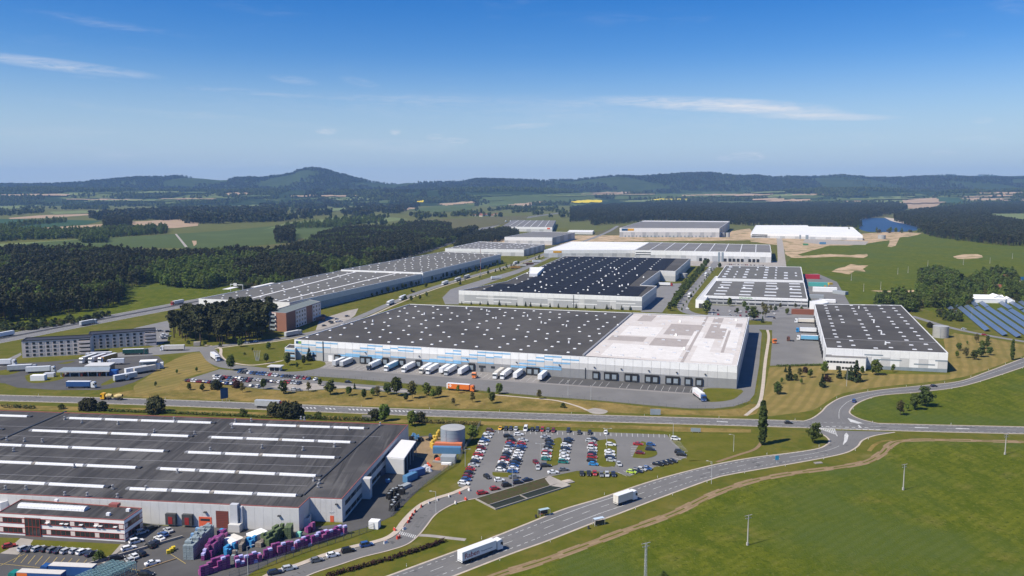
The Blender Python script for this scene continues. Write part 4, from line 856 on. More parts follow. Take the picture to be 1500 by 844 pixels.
def boxmesh(name, w, d, h, m, taper=0.0):
    """box centred in x and y, standing on z = 0"""
    return shared((name, round(w, 2), round(d, 2), round(h, 2), m.name, taper), lambda: MB().box(-w / 2, w / 2, -d / 2, d / 2, 0, h, taper=taper).mesh(name, m))

class Building:
    """polygonal block; the first two corners are the front edge seen from the south"""
    def __init__(s, name, label, cat, roof_px, h, wall, roof, coping=None, group=None, cw=0.45, deep=0.5, z0=0.0):
        s.P = [G(p[0], p[1], h) for p in roof_px]; s.h = h
        s.o = s.P[0].copy(); s.o.z = 0
        s.root = thing(name, label, cat, tuple(s.o), group=group)
        n = len(s.P); L = [(p.x - s.o.x, p.y - s.o.y) for p in s.P]
        area = sum(L[i][0] * L[(i + 1) % n][1] - L[(i + 1) % n][0] * L[i][1] for i in range(n))
        sg = 1 if area > 0 else -1
        I = []
        for i in range(n):
            a, b, c = Vector(L[i - 1]), Vector(L[i]), Vector(L[(i + 1) % n])
            d1, d2 = (b - a).normalized(), (c - b).normalized()
            n1, n2 = Vector((-d1.y, d1.x)) * sg, Vector((-d2.y, d2.x)) * sg
            m_ = (n1 + n2); k = cw / max(0.3, m_.length_squared / 2)
            I.append(tuple(b + m_ * k))
        s.local, s.inner = L, I
        mb = MB(); mb.prism(L, z0, h - 0.25, cap=False); mb.build('wall', wall, s.root)
        mb = MB()
        for i in range(n):
            j = (i + 1) % n; a, b, c, d = L[i], L[j], I[j], I[i]; zt, zb = h, h - deep
            mb.face([(*a, zt), (*b, zt), (*c, zt), (*d, zt)]); mb.face([(*d, zt), (*c, zt), (*c, zb), (*d, zb)]); mb.face([(*a, h - 0.25), (*b, h - 0.25), (*b, zt), (*a, zt)])
        mb.build('parapet', coping or wall, s.root)
        s.zr = h - deep + 0.05
        s.roof = MB().face([(*p, s.zr) for p in I]).build('roof', roof, s.root)
        f = s.P[1] - s.P[0]; s.ang = atan2(f.y, f.x); s.fl = Vector((f.x, f.y)).length
        s.ex = Vector((cos(s.ang), sin(s.ang), 0)); s.ey = Vector((-sin(s.ang), cos(s.ang), 0))
    def on_roof(s, name, me, p, rot=None, dz=0.0, parent=None):
        return obj(name, me, parent or s.roof, (p[0] - s.o.x, p[1] - s.o.y, s.zr + dz), s.ang if rot is None else rot)
    def edge(s, i, j):
        a, b = Vector((*s.local[i], 0)), Vector((*s.local[j], 0)); return a, b
    def on_wall(s, name, e, dist, z, w, h, d, m, parent=None, sink=0.0):
        """a box of width w and height h set on wall e = (i, j), its left end dist metres along, standing d proud"""
        a, b = s.edge(*e); t = (b - a).normalized(); nrm = Vector((t.y, -t.x, 0)); ang = atan2(t.y, t.x)
        c = a + t * (dist + w / 2) + nrm * (d / 2 - 0.002 - sink)
        return obj(name, boxmesh(name, w, d, h, m), parent or s.root, (c.x, c.y, z), ang)
    def wall_len(s, e):
        a, b = s.edge(*e); return (b - a).length
    def dist_at(s, e, px, z=2.0):
        a, b = s.edge(*e); a, b = a + s.o, b + s.o; lo, hi = 0.0, 1.0
        f = lambda t: PX((a.x + (b.x - a.x) * t, a.y + (b.y - a.y) * t, z))[0]
        inc = f(1) > f(0)
        for _ in range(40):
            mid = (lo + hi) / 2
            if (f(mid) < px) == inc: lo = mid
            else: hi = mid
        return lo * (b - a).length

def lettering(text, size, m, parent, loc, rot, name='lettering', width=None):
    cu = bpy.data.curves.new(name, 'FONT'); cu.body = text; cu.size = size; cu.extrude = 0.02; cu.align_x = 'LEFT'
    t = bpy.data.objects.new(name, cu); COL.objects.link(t)
    me = bpy.data.meshes.new_from_object(t.evaluated_get(bpy.context.evaluated_depsgraph_get()))
    bpy.data.objects.remove(t); bpy.data.curves.remove(cu)
    me.materials.clear(); me.materials.append(m); me.name = name
    o = obj(name, me, parent, loc); o.rotation_euler = rot
    if width:
        w = max(v.co.x for v in me.vertices) - min(v.co.x for v in me.vertices)
        for v in me.vertices: v.co.x *= width / w
    return o

M = MATS
# ------------------------------------------------------------------ the main hall with the blue striped front
H1 = height_at(1080, 570, 536)
main = Building('logistics_hall', 'huge hall with blue striped white front and half dark, half pale roof', 'warehouse', [(431, 497.3), (1080, 536), (1097.5, 464.7), (600, 445.3)], H1, M['coping_grey'], M['roof_dark'], M['coping_white'])
FW = main.wall_len((0, 1))
ncol = 53; cw_ = FW / ncol
stripes = {0: [.38, .56], 1: [.2, .38], 2: [.2, .52], 3: [.06, .3, .52], 4: [.06, .28], 5: [.06], 7: [.54], 8: [.37, .54], 9: [.2, .37], 10: [.05, .2, .54], 11: [.05, .37, .54], 12: [.2, .37], 13: [.12, .54], 14: [.05, .2, .54], 15: [.05, .2], 16: [.05], 18: [.54], 19: [.4, .56], 20: [.2, .4], 21: [.05, .2, .54], 22: [.37, .54], 23: [.2, .37], 24: [.05, .2, .54], 25: [.05, .27, .54], 26: [.05, .22], 27: [.05], 29: [.46], 30: [.3, .46], 31: [.14, .3], 32: [.05, .2, .52], 33: [.05, .33, .52], 34: [.15, .33], 35: [.15]}
lowblue = {1, 2, 6, 7, 8, 9, 10, 11, 17, 18, 19, 20, 21, 28, 29, 30, 31, 32, 33}
HP = H1 - 0.3
for i in range(ncol):
    x0 = i * cw_ + 0.07
    main.on_wall('panel', (0, 1), x0, HP * 0.71, cw_ - 0.14, HP * 0.29 - 0.02, 0.08, M['wall_white'])
    main.on_wall('panel', (0, 1), x0, HP * 0.43, cw_ - 0.14, HP * 0.275, 0.08, M['wall_pale'])
    main.on_wall('panel', (0, 1), x0, 0.25, cw_ - 0.14, HP * 0.43 - 0.31, 0.08, M['wall_grey'] if i > 5 else M['wall_mid'])
    for f in stripes.get(i, []):
        main.on_wall('blue_strip', (0, 1), x0, HP * (1 - f) - 0.6, cw_ - 0.14, 0.85, 0.11, M['panel_blue'])
    if i in lowblue: main.on_wall('blue_strip', (0, 1), x0, HP * 0.32, cw_ - 0.14, HP * 0.085, 0.11, M['panel_blue'])
for i in (30, 31): main.on_wall('blue_strip', (0, 1), i * cw_ + .04, HP * 0.12, cw_ - 0.14, HP * 0.15, 0.11, M['panel_blue'])
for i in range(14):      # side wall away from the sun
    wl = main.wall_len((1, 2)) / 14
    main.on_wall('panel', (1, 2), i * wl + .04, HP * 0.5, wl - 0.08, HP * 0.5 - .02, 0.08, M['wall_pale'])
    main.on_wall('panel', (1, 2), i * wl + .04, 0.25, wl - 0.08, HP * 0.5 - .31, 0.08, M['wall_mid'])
# front sign and rainwater pipe
sg = main.on_wall('sign', (0, 1), 1.0, HP * 0.80, 4.6, 2.3, 0.20, M['wall_white'])
main.on_wall('sign_field', (0, 1), 1.3, HP * 0.80 + .25, 1.9, 1.8, 0.24, M['sign_blue']); main.on_wall('sign_field', (0, 1), 3.2, HP * 0.80 + .25, 2.1, 1.8, 0.24, M['sign_green'])
main.on_wall('downpipe', (0, 1), 4 * cw_ - 0.3, 0.2, 0.5, HP, 0.4, M['dark_metal'])
for i in (9, 16, 22, 28, 33, 37, 40, 43, 46, 49): main.on_wall('floodlight', (0, 1), i * cw_ + 3.5, HP * 0.56, 0.9, 0.45, 0.8, M['dark_metal'])
for px in (494.7, 532, 540.3, 564.8, 589, 613.6, 691, 776, 785.6, 873, 890, 900, 920, 930, 949.6, 960, 980, 990, 1008, 1024):
    d = main.dist_at((0, 1), px)
    sh = main.on_wall('dock_shelter', (0, 1), d - 2.1, 0.5, 4.2, 4.6, 0.9, M['rubber'])
    obj('dock_door', boxmesh('dock_door', 2.5, 0.12, 2.7, M['wall_blue_grey']), sh, (0, -0.48, 0.7))
    obj('dock_leveller', boxmesh('dock_leveller', 2.7, 0.5, 0.5, M['dark_metal']), sh, (0, -0.55, 0.05))
for px in (483, 640, 706): main.on_wall('door', (0, 1), main.dist_at((0, 1), px) - 1, 0.1, 3.2 if px == 483 else 2, 4.2 if px == 483 else 2.4, 0.14, M['wall_white'] if px == 483 else M['dark_metal'])
for px in (461, 704, 708.5, 722): main.on_wall('window', (0, 1), main.dist_at((0, 1), px) - 1.2, 2.6, 2.6, 1.5, 0.14, M['glass'])
main.on_wall('downpipe', (0, 1), main.dist_at((0, 1), 857), 0.2, 0.35, HP * .5, 0.5, M['dark_metal'])
# pale half of the roof
qs = [G(p[0], p[1], main.zr) for p in [(856, 521.5), (1078.5, 536.5), (1095.5, 466.2), (927.5, 459.7)]]
o = main.o
lr = MB().face([(p.x - o.x, p.y - o.y, main.zr + 0.06) for p in qs]).build('roof_covering', M['roof_light'], main.root)
a, b = qs[0] - o, qs[3] - o; t = (b - a); t.z = 0; L_ = t.length; ang = atan2(t.y, t.x)
obj('roof_kerb', boxmesh('roof_kerb', L_, 1.3, 0.9, M['coping_grey']), main.root, ((a.x + b.x) / 2 - .6, (a.y + b.y) / 2, main.zr), ang)
def roofq(s, t): return qs[0].lerp(qs[1], s).lerp(qs[3].lerp(qs[2], s), t)
def patch(s0, s1, t0, t1, m, k):
    mb = MB().face([(p.x - o.x, p.y - o.y, main.zr + 0.066 + k * 0.004) for p in (roofq(s0, t0), roofq(s1, t0), roofq(s1, t1), roofq(s0, t1))]); mb.build('roof_sheet', m, main.root)
for k, (s0, s1, t0, t1, m) in enumerate([(.10, .62, .03, .26, 'roof_bright'), (.03, .30, .32, .42, 'roof_patch'), (.08, .36, .44, .66, 'roof_bright'), (.36, .62, .26, .42, 'roof_patch'), (.40, .66, .50, .76, 'roof_patch'), (.70, .80, .08, .46, 'roof_bright'), (.70, .97, .03, .20, 'roof_bright'), (.72, .86, .46, .80, 'roof_patch'), (.10, .22, .80, .97, 'roof_patch'), (.86, .97, .30, .72, 'roof_bright'), (.875, .895, .20, .66, 'roof_patch'), (.72, .80, .84, .97, 'roof_patch'), (.62, .70, .30, .60, 'roof_bright'), (.80, .92, .70, .80, 'roof_bright'), (.92, .97, .76, .84, 'roof_patch'), (.645, .665, .0, 1.0, 'roof_patch')]): patch(s0, s1, t0, t1, M[m], k)
dome = boxmesh('roof_hatch', 2.4, 1.5, 0.55, M['vent_metal'], 0.15)
rnd = random.Random(5)
for i in range(10):
    for j in range(9):
        if rnd.random() < .45: continue
        p = roofq((i + .5) / 10 + rnd.uniform(-.02, .02), (j + .5) / 9 + rnd.uniform(-.03, .03)); main.on_roof('roof_hatch', dome, p, dz=.05)
for (px, py) in ((905, 478), (990, 492), (1078, 470), (996, 472), (1002, 512)): main.on_roof('roof_fan', boxmesh('roof_fan', 1.6, 1.6, 1.5, M['wall_white'], .3), G(px, py, main.zr), dz=.05)
# skylights of the dark half
flat('dome', (0.68, 0.69, 0.71), .4)
sky_me = boxmesh('skylight', 2.0, 1.7, 0.4, M['dome'], 0.2); sky_big = boxmesh('skylight', 2.6, 1.9, 0.35, M['skylight_grey'], 0.25)
DS = [G(p[0], p[1], main.zr) for p in [(433, 496.3), (853, 521), (926, 459.5), (602, 446.3)]]
for i in range(13):
    for j in range(6):
        for k in range(2):
            s_, t_ = (i + .32 + .30 * k * (1 if j % 3 else .2) + rnd.uniform(-.02, .02)) / 13, (j + .25 + .40 * k + .1 * (i % 2) + rnd.uniform(-.03, .03)) / 6
            if rnd.random() < .13 or s_ > .985: continue
            p = DS[0].lerp(DS[1], s_).lerp(DS[3].lerp(DS[2], s_), t_); main.on_roof('skylight', sky_me, p, dz=.0)
for i in range(9):
    p = DS[0].lerp(DS[1], .08 + i * .105 + rnd.uniform(-.03, .03)).lerp(DS[3].lerp(DS[2], .08 + i * .105), rnd.uniform(.15, .95)); main.on_roof('roof_vent', boxmesh('roof_vent', .9, .9, 1.6, M['skylight_white'], .1), p)
annex = Building('office_annex', 'small low office annex at the west end of the striped hall', 'annex', [(417, 509.5), (432, 510.5), (438, 505), (424, 504)], 8.2, M['wall_pale'], M['roof_dark'], M['coping_white'])
al = annex.wall_len((0, 1))
for z, hh, mm in ((6.0, 1.0, 'panel_blue'), (4.1, 1.2, 'glass'), (2.6, .8, 'panel_blue'), (.8, 1.3, 'glass')): annex.on_wall('window_band' if mm == 'glass' else 'blue_strip', (0, 1), .3, z, al - .6, hh, .12, M[mm])

# ------------------------------------------------------------------ hall with the solar roof
H2 = height_at(939, 455, 435)
dk = Building('solar_hall', 'large white hall whose roof is covered in dark solar panels', 'warehouse', [(672, 425.5), (940.5, 435), (962, 419), (938, 417.6), (967, 396.4), (989.5, 397.4), (1011.6, 378.5), (828, 374.8), (742, 412)], H2, M['wall_mid'], M['roof_dark'], M['coping_white'])
fl = dk.wall_len((0, 1)); nc = 30
for i in range(nc):
    w = fl / nc
    dk.on_wall('panel', (0, 1), i * w + .04, H2 * .68, w - .08, H2 * .30, .08, M['wall_white'])
    dk.on_wall('panel', (0, 1), i * w + .04, .2, w - .08, H2 * .68 - .28, .08, M['wall_mid'] if (i * 7) % 5 else M['wall_pale'])
for (i0, i1, f) in ((3, 10, .45), (6, 9, .2), (11, 15, .6), (15, 20, .5), (19, 23, .28), (23, 26, .55), (26, 29, .45), (27, 30, .25), (1, 4, .12), (12, 15, .15)):
    w = fl / nc; dk.on_wall('white_strip', (0, 1), i0 * w, H2 * f, (i1 - i0) * w, .8, .12, M['wall_white'])
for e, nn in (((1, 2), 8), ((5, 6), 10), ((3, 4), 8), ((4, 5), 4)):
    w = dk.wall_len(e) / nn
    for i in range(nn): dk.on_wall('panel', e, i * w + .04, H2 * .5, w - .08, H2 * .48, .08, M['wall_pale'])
dk.on_wall('downpipe', (0, 1), fl * .64, .2, .4, H2 - .6, .4, M['dark_metal'])
poly = [(p.x, p.y) for p in dk.P]
dirx = dk.ex; diry = Vector((cos(dk.ang + radians(90)), sin(dk.ang + radians(90)), 0))
bw, bd = 19.6, 13.4
sm = boxmesh('solar_block', bw - .5, bd - .9, 0.3, M['solar'])
cnt = 0
for i in range(-3, 20):
    for j in range(-1, 34):
        c = dk.P[0] + dirx * (bw * (i + .5) + 1.5) + diry * (bd * (j + .5) + 2.0)
        if all(inside(c.x + dirx.x * a_ * bw * .53 + diry.x * b_ * bd * .53, c.y + dirx.y * a_ * bw * .53 + diry.y * b_ * bd * .53, poly) for a_ in (-1, 1) for b_ in (-1, 1)) and cnt < 300:
            dk.on_roof('solar_block', sm, c, dz=0.05); cnt += 1
            if (j + i) % 2 == 0: dk.on_roof('skylight', sky_me, c - dirx * (bw * .5) + diry * (bd * .25 * (-1) ** i), dz=.30)
for i in range(26):
    c = dk.P[0] + dirx * rnd.uniform(15, fl - 15) + diry * rnd.uniform(15, 300)
    if inside(c.x, c.y, poly): dk.on_roof('roof_vent', boxmesh('roof_fan', 1.6, 1.6, 1.5, M['wall_white'], .3), c, dz=.35)
wb = Building('plant_room', 'white block on the western edge of the solar roofed hall', 'building', [(775, 401), (787, 401), (797, 391.5), (776, 391.5)], 16, M['wall_white'], M['roof_white'])

# ------------------------------------------------------------------ hall by the bend
H3 = height_at(1389, 546, 517)
rh = Building('bend_hall', 'white hall with flat dark roof beside the road bend', 'warehouse', [(1210, 509.5), (1389, 517), (1320, 447), (1193, 445)], H3, M['wall_mid'], M['roof_dark'], M['coping_white'])
fl = rh.wall_len((0, 1)); nc = 13; w = fl / nc
for i in range(nc):
    rh.on_wall('panel', (0, 1), i * w + .04, H3 * .62, w - .08, H3 * .36, .08, M['wall_white'])
    rh.on_wall('panel', (0, 1), i * w + .04, H3 * .18, w - .08, H3 * .43, .08, M['wall_white' if i % 2 else 'wall_pale'])
    rh.on_wall('panel', (0, 1), i * w + .04, .15, w - .08, H3 * .17, .08, M['wall_blue_grey'])
for (a_, b_, f) in ((4.2, 6.2, .70), (5.2, 8.2, .48), (9.5, 11.7, .33), (11.7, 13, .55)): rh.on_wall('window_band', (0, 1), a_ * w, H3 * f, (b_ - a_) * w, .8, .14, M['wall_blue_grey'])
wl = rh.wall_len((3, 0)); n_ = 16
for i in range(n_): rh.on_wall('panel', (3, 0), i * wl / n_ + .04, .3, wl / n_ - .08, H3 - .7, .08, M['wall_white' if i % 3 else 'wall_pale'])
for i in range(0, 14): rh.on_wall('dock_shelter', (3, 0), 20 + i * (wl - 40) / 14, .4, 3.8, 4.4, .8, M['rubber'])
RQ = [G(p[0], p[1], rh.zr) for p in [(1210, 509.5), (1389, 517), (1320, 447), (1193, 445)]]
for ci, cs_ in enumerate((.12, .24, .42, .56, .74, .88)):
    for j in range(13):
        if rnd.random() < .12: continue
        p = RQ[0].lerp(RQ[1], cs_ + rnd.uniform(-.006, .006)).lerp(RQ[3].lerp(RQ[2], cs_), (j + .4 + .25 * (ci % 2)) / 13 + rnd.uniform(-.012, .012)); rh.on_roof('skylight', sky_big, p)
for (px, py) in ((1258, 452), (1280, 473), (1291, 490), (1297, 505)): rh.on_roof('roof_vent', boxmesh('roof_vent', .9, .9, 2.2, M['skylight_white'], .1), G(px, py, rh.zr))
pa, pb = RQ[0].lerp(RQ[3], .16), RQ[1].lerp(RQ[2], .16); d_ = pb - pa
rh.on_roof('roof_joint', boxmesh('roof_joint', d_.length, .35, .2, M['coping_grey']), (pa + pb) / 2, rot=atan2(d_.y, d_.x))
of = Building('hall_office', 'low white office block with dark window bands in front of the bend hall', 'office', [(1209, 522.5), (1268.5, 525), (1270, 521.5), (1209.5, 519)], height_at(1269.5, 543.7, 524.8), M['wall_white'], M['roof_grey'], M['coping_grey'])
ol = of.wall_len((0, 1))
for z in (.9, 4.6):
    for (a_, b_) in (((.03, .17), (.42, .9)) if z < 2 else ((.04, .9),)):
        k = int((b_ - a_) * ol / 1.9)
        for i in range(k): of.on_wall('window', (0, 1), a_ * ol + i * 1.9, z, 1.6, 1.25, .12, M['glass'])
of.on_wall('door', (0, 1), ol * .28, .1, 2.2, 2.5, .12, M['glass'])

# ------------------------------------------------------------------ flower trade hall (two roofs)
mf = Building('trade_hall', 'low hall with white fascia and green lettering behind the visitor car park', 'hall', [(1032, 433), (1183.5, 438), (1178, 413.5), (1048.5, 411)], height_at(1183, 451, 438), M['wall_mid'], M['roof_olive'], M['coping_white'], cw=.8)
fl = mf.wall_len((0, 1)); hh = mf.h
for i in range(16):
    w = fl / 16
    mf.on_wall('panel', (0, 1), i * w + .04, hh * .72, w - .08, hh * .26, .5, M['wall_white']); mf.on_wall('panel', (0, 1), i * w + .04, hh * .36, w - .08, hh * .18, .25, M['wall_pale' if 4 < i < 9 or i > 12 else 'wall_mid'])
    mf.on_wall('window', (0, 1), i * w + .3, hh * .57, w - .6, hh * .10, .1, M['glass']); mf.on_wall('window', (0, 1), i * w + .5, hh * .12, w - 1, hh * .16, .1, M['glass'])
a_, b_ = mf.edge(0, 1); t = (b_ - a_).normalized(); p = a_ + t * mf.dist_at((0, 1), 1083, hh) + Vector((t.y, -t.x, 0)) * .53
gl = flat('letter_green', (0.16, 0.38, 0.08), .5)
mb = MB()
for k in range(9):      # worn green letters, too far off to read
    mb.box(k * 1.4, k * 1.4 + .3, -.05, .06, 0, 1.5); mb.box(k * 1.4 + .3, k * 1.4 + .95, -.05, .06, (k * 5 % 3) * .55, (k * 5 % 3) * .55 + .35); mb.box(k * 1.4 + .75, k * 1.4 + 1.0, -.05, .058, .2 * (k % 2), 1.1 + .3 * (k % 3 == 0))
lt = mb.build('lettering', gl, mf.root); lt.location = (p.x, p.y, hh * .78); lt.rotation_euler = (0, 0, atan2(t.y, t.x))
MQ = [G(q[0], q[1], mf.zr) for q in [(1032, 433), (1183.5, 438), (1178, 413.5), (1048.5, 411)]]
for g_ in range(4):
    for j in range(5):
        p = MQ[0].lerp(MQ[1], .14 + .25 * g_).lerp(MQ[3].lerp(MQ[2], .14 + .25 * g_), .1 + j * .19); mf.on_roof('roof_light', boxmesh('roof_light', 11.5, 3.4, .7, M['skylight_grey'], .25), p)
        if j == 2: mf.on_roof('roof_unit', boxmesh('roof_unit', 2.2, 1.8, 1.5, M['skylight_white']), p + mf.ex * rnd.uniform(-5, 7) + mf.ey * 3)
mrear = Building('greenhouse_store', 'rear grey roofed hall with skylight bars adjoining the trade hall', 'hall', [(1049.5, 407.5), (1177.5, 411), (1173.5, 391), (1063, 389)], mf.h + 1.5, M['wall_white'], M['roof_olive'], M['coping_white'], cw=.8)
MQ = [G(q[0], q[1], mrear.zr) for q in [(1049.5, 407.5), (1177.5, 411), (1173.5, 391), (1063, 389)]]
for g_ in range(8):
    for j in range(5):
        if rnd.random() < .2: continue
        p = MQ[0].lerp(MQ[1], .08 + .12 * g_).lerp(MQ[3].lerp(MQ[2], .08 + .12 * g_), .1 + j * .19); mrear.on_roof('roof_light', boxmesh('roof_light', 2.2 if g_ % 2 else 4.5, 7, .7, M['skylight_grey'], .25), p)
wg = Building('side_wing', 'narrow white side wing with a dark gate beside the trade hall', 'wing', [(1019, 439), (1033, 440), (1055, 405), (1048, 404.5)], height_at(1033, 452, 440), M['wall_white'], M['wall_pale'], M['coping_white'])
wg.on_wall('gate', (0, 1), wg.wall_len((0, 1)) * .35, .1, 4.2, 4.4, .12, M['dark_metal'])
rw = Building('end_annex', 'white annex joining the trade hall and the bend hall', 'annex', [(1186, 441), (1196, 447), (1214, 443), (1205, 438)], 7.5, M['wall_white'], M['roof_white'], M['coping_white'])

# ------------------------------------------------------------------ long hall by the motorway, in two heights
HL = 12.2
def strips(bld, q, n, tol=.8, me=None):
    Q = [G(p[0], p[1], bld.zr) for p in q]
    for i in range(n[0]):
        for j in range(n[1]):
            if rnd.random() > tol: continue
            s_ = (i + .5 + rnd.uniform(-.1, .1)) / n[0]; p = Q[0].lerp(Q[1], s_).lerp(Q[3].lerp(Q[2], s_), (j + .5 + rnd.uniform(-.15, .15)) / n[1]); bld.on_roof('skylight', me or sky_me, p)
q = [(291, 437.6), (424, 443), (619, 400.8), (498.5, 396.3)]
lf = Building('long_hall', 'long grey hall with pale roof valleys behind the pine grove', 'warehouse', q, HL, M['wall_white'], M['roof_olive'], M['coping_white'])
strips(lf, q, (7, 14), .75)
for (p0, p1, w_) in (((365, 438), (521, 398.5), 2.4), ((408, 441.5), (580, 400.5), 2.4), ((330, 424), (345, 420.5), 7), ((370, 421), (400, 414.5), 5)):
    a_, b_ = G(*p0, lf.zr), G(*p1, lf.zr); d_ = b_ - a_; lf.on_roof('roof_valley', boxmesh('roof_valley', d_.length, w_, .12, M['roof_white']), (a_ + b_) / 2, rot=atan2(d_.y, d_.x))
n_ = 40; wl = lf.wall_len((1, 2))
for i in range(n_):
    lf.on_wall('panel', (1, 2), i * wl / n_ + .04, HL * .55, wl / n_ - .08, HL * .42, .08, M['wall_pale']); lf.on_wall('panel', (1, 2), i * wl / n_ + .04, .2, wl / n_ - .08, HL * .53, .08, M['wall_blue_grey'])
q = [(499.5, 395), (619.5, 399.3), (733.5, 372.4), (650, 368.6)]
lb = Building('tall_long_hall', 'taller grey hall joined to the north end of the long hall', 'warehouse', q, HL + 1.5, M['wall_white'], M['roof_olive'], M['coping_white'])
strips(lb, q, (9, 12), .85)
n_ = 40; wl = lb.wall_len((1, 2))
for i in range(n_):
    lb.on_wall('panel', (1, 2), i * wl / n_ + .04, HL * .6, wl / n_ - .08, HL * .46, .08, M['wall_pale']); lb.on_wall('panel', (1, 2), i * wl / n_ + .04, .2, wl / n_ - .08, HL * .58, .08, M['wall_blue_grey'])

# ------------------------------------------------------------------ halls further north
def far_hall(name, label, q, base, wall, roof, cop='coping_white', cols=18, grid=None, sl='skylight_white', two=True, band=None):
    h = height_at(*base); b = Building(name, label, 'warehouse', q, h, M[wall], M[roof], M[cop], cw=.7)
    w = b.wall_len((0, 1)) / cols
    for i in range(cols):
        b.on_wall('panel', (0, 1), i * w + .05, h * .55, w - .1, h * .42, .08, M['wall_white']); b.on_wall('panel', (0, 1), i * w + .05, .2, w - .1, h * .53, .08, M['wall_pale' if i % 3 else 'wall_mid'])
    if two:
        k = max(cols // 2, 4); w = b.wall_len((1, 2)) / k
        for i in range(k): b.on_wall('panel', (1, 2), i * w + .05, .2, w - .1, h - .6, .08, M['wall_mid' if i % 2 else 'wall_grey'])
    if grid: strips(b, q, grid, .85, boxmesh('skylight', 3.4, 2.2, .5, M[sl], .3))
    return b
h6 = far_hall('grey_hall', 'low grey roofed hall north of the tall long hall', [(652, 364), (767.5, 365.6), (798, 358), (702, 353.8)], (767, 375.5, 365.6), 'wall_pale', 'roof_grey', grid=(9, 7), sl='skylight_grey')
h7 = far_hall('white_hall', 'white fronted hall with grey roof between the grey hall and the pale hall', [(739, 347.3), (809, 348), (842, 340.4), (782, 339)], (809, 359, 348), 'wall_white', 'roof_grey', cols=12)
h8 = far_hall('ribbed_hall', 'grey ribbed roof hall at the end of the motorway row', [(734, 332), (809, 332.8), (814, 323), (751, 322.7)], (809, 340, 332.8), 'wall_white', 'roof_grey', 'coping_grey', cols=12)
for i in range(1, 7):
    q = [G(p[0], p[1], h8.zr) for p in [(734, 332), (809, 332.8), (814, 323), (751, 322.7)]]; a_, b_ = q[0].lerp(q[1], i / 7), q[3].lerp(q[2], i / 7); d_ = b_ - a_
    h8.on_roof('roof_rib', boxmesh('roof_rib', d_.length, 1.0, .3, M['coping_white']), (a_ + b_) / 2, rot=atan2(d_.y, d_.x))
h8.on_wall('sign', (0, 1), h8.wall_len((0, 1)) * .9, h8.h * .55, 8, 4, .3, M['orange_red'])
h9 = far_hall('pale_hall', 'hall with bright white dappled roof just behind the solar roof', [(797, 366.3), (930, 366), (951, 355), (836, 354)], (930, 377, 366), 'wall_pale', 'roof_white', cols=20, grid=(8, 6), sl='skylight_grey', two=False)
h9.on_wall('sign', (0, 1), h9.wall_len((0, 1)) * .1, h9.h * .62, 14, 3.2, .3, M['sign_orange'])
h9b = far_hall('dock_hall', 'long grey roofed hall with a row of dark dock doors behind the trade hall', [(930.3, 366.4), (1130, 370), (1128, 358.6), (951.5, 355)], (1119, 385, 370), 'wall_pale', 'roof_grey', cols=26)
for px in (1026, 1033, 1062, 1069, 1075, 1081, 1087, 1098, 1104, 1110): h9b.on_wall('dock_shelter', (0, 1), h9b.dist_at((0, 1), px) - 2, .5, 4, 4.6, .8, M['rubber'])
for px in (1053, 1058): h9b.on_wall('stair_tower', (0, 1), h9b.dist_at((0, 1), px) - 1.5, .1, 3, h9b.h - 1, .6, M['wall_blue_grey'])
for z in (.52, .72): h9b.on_wall('window_band', (0, 1), h9b.dist_at((0, 1), 931), h9b.h * z, 24, 1.3, .15, M['glass'])
Q9 = [G(p[0], p[1], h9b.zr) for p in [(930.3, 366.4), (1130, 370), (1128, 358.6), (951.5, 355)]]
for i in range(1, 9):
    a_, b_ = Q9[0].lerp(Q9[1], i / 9), Q9[3].lerp(Q9[2], i / 9); d_ = b_ - a_; h9b.on_roof('roof_rib', boxmesh('roof_rib', d_.length, 1.0, .3, M['coping_white']), (a_ + b_) / 2, rot=atan2(d_.y, d_.x))
h10 = far_hall('northern_hall', 'distant hall with white top band and yellow sign in front of the forest', [(907.6, 334), (1054, 334.4), (1069, 324), (944, 323)], (1054, 348, 334.4), 'wall_pale', 'roof_grey', cols=26)
h10.on_wall('sign', (0, 1), 5, h10.h * .70, 14, 5, .3, M['sign_blue']); h10.on_wall('sign', (0, 1), 19.2, h10.h * .70, 14, 5, .3, M['sign_orange'])
for i in range(24): h10.on_wall('dock_door', (0, 1), 12 + i * (h10.wall_len((0, 1)) - 24) / 24, .6, 3, 3.5, .4, M['wall_blue_grey'])
Q9 = [G(p[0], p[1], h10.zr) for p in [(907.6, 334), (1054, 334.4), (1069, 324), (944, 323)]]
a_, b_ = Q9[3].lerp(Q9[0], .12), Q9[2].lerp(Q9[1], .12); d_ = b_ - a_
h10.on_roof('roof_band', boxmesh('roof_band', d_.length, 40, .2, M['roof_white']), (a_ + b_) / 2, rot=atan2(d_.y, d_.x))
h11 = far_hall('new_hall', 'brand new bright white hall on the bare building site', [(1099.6, 342), (1264, 345.5), (1249, 332.8), (1184.5, 331.8), (1182.7, 330), (1107, 330)], (1264, 352.3, 345.5), 'wall_pale', 'roof_white', cols=22)
h11.on_wall('glass_front', (0, 1), 3, 2, h11.dist_at((0, 1), 1122), 2.2, .3, M['glass']); h11.on_wall('glass_front', (0, 1), 3, 6, h11.dist_at((0, 1), 1122), 2.2, .3, M['glass'])
for px in (1171, 1180, 1182): h11.on_wall('stair_tower', (0, 1), h11.dist_at((0, 1), px), .1, 2.5, h11.h - 1, 1.2, M['wall_blue_grey'])
low = Building('low_store', 'low pale store between the ribbed hall and the distant hall', 'building', [(831, 339.5), (868, 340), (870, 337.3), (834, 337)], 6, M['wall_pale'], M['roof_white'])

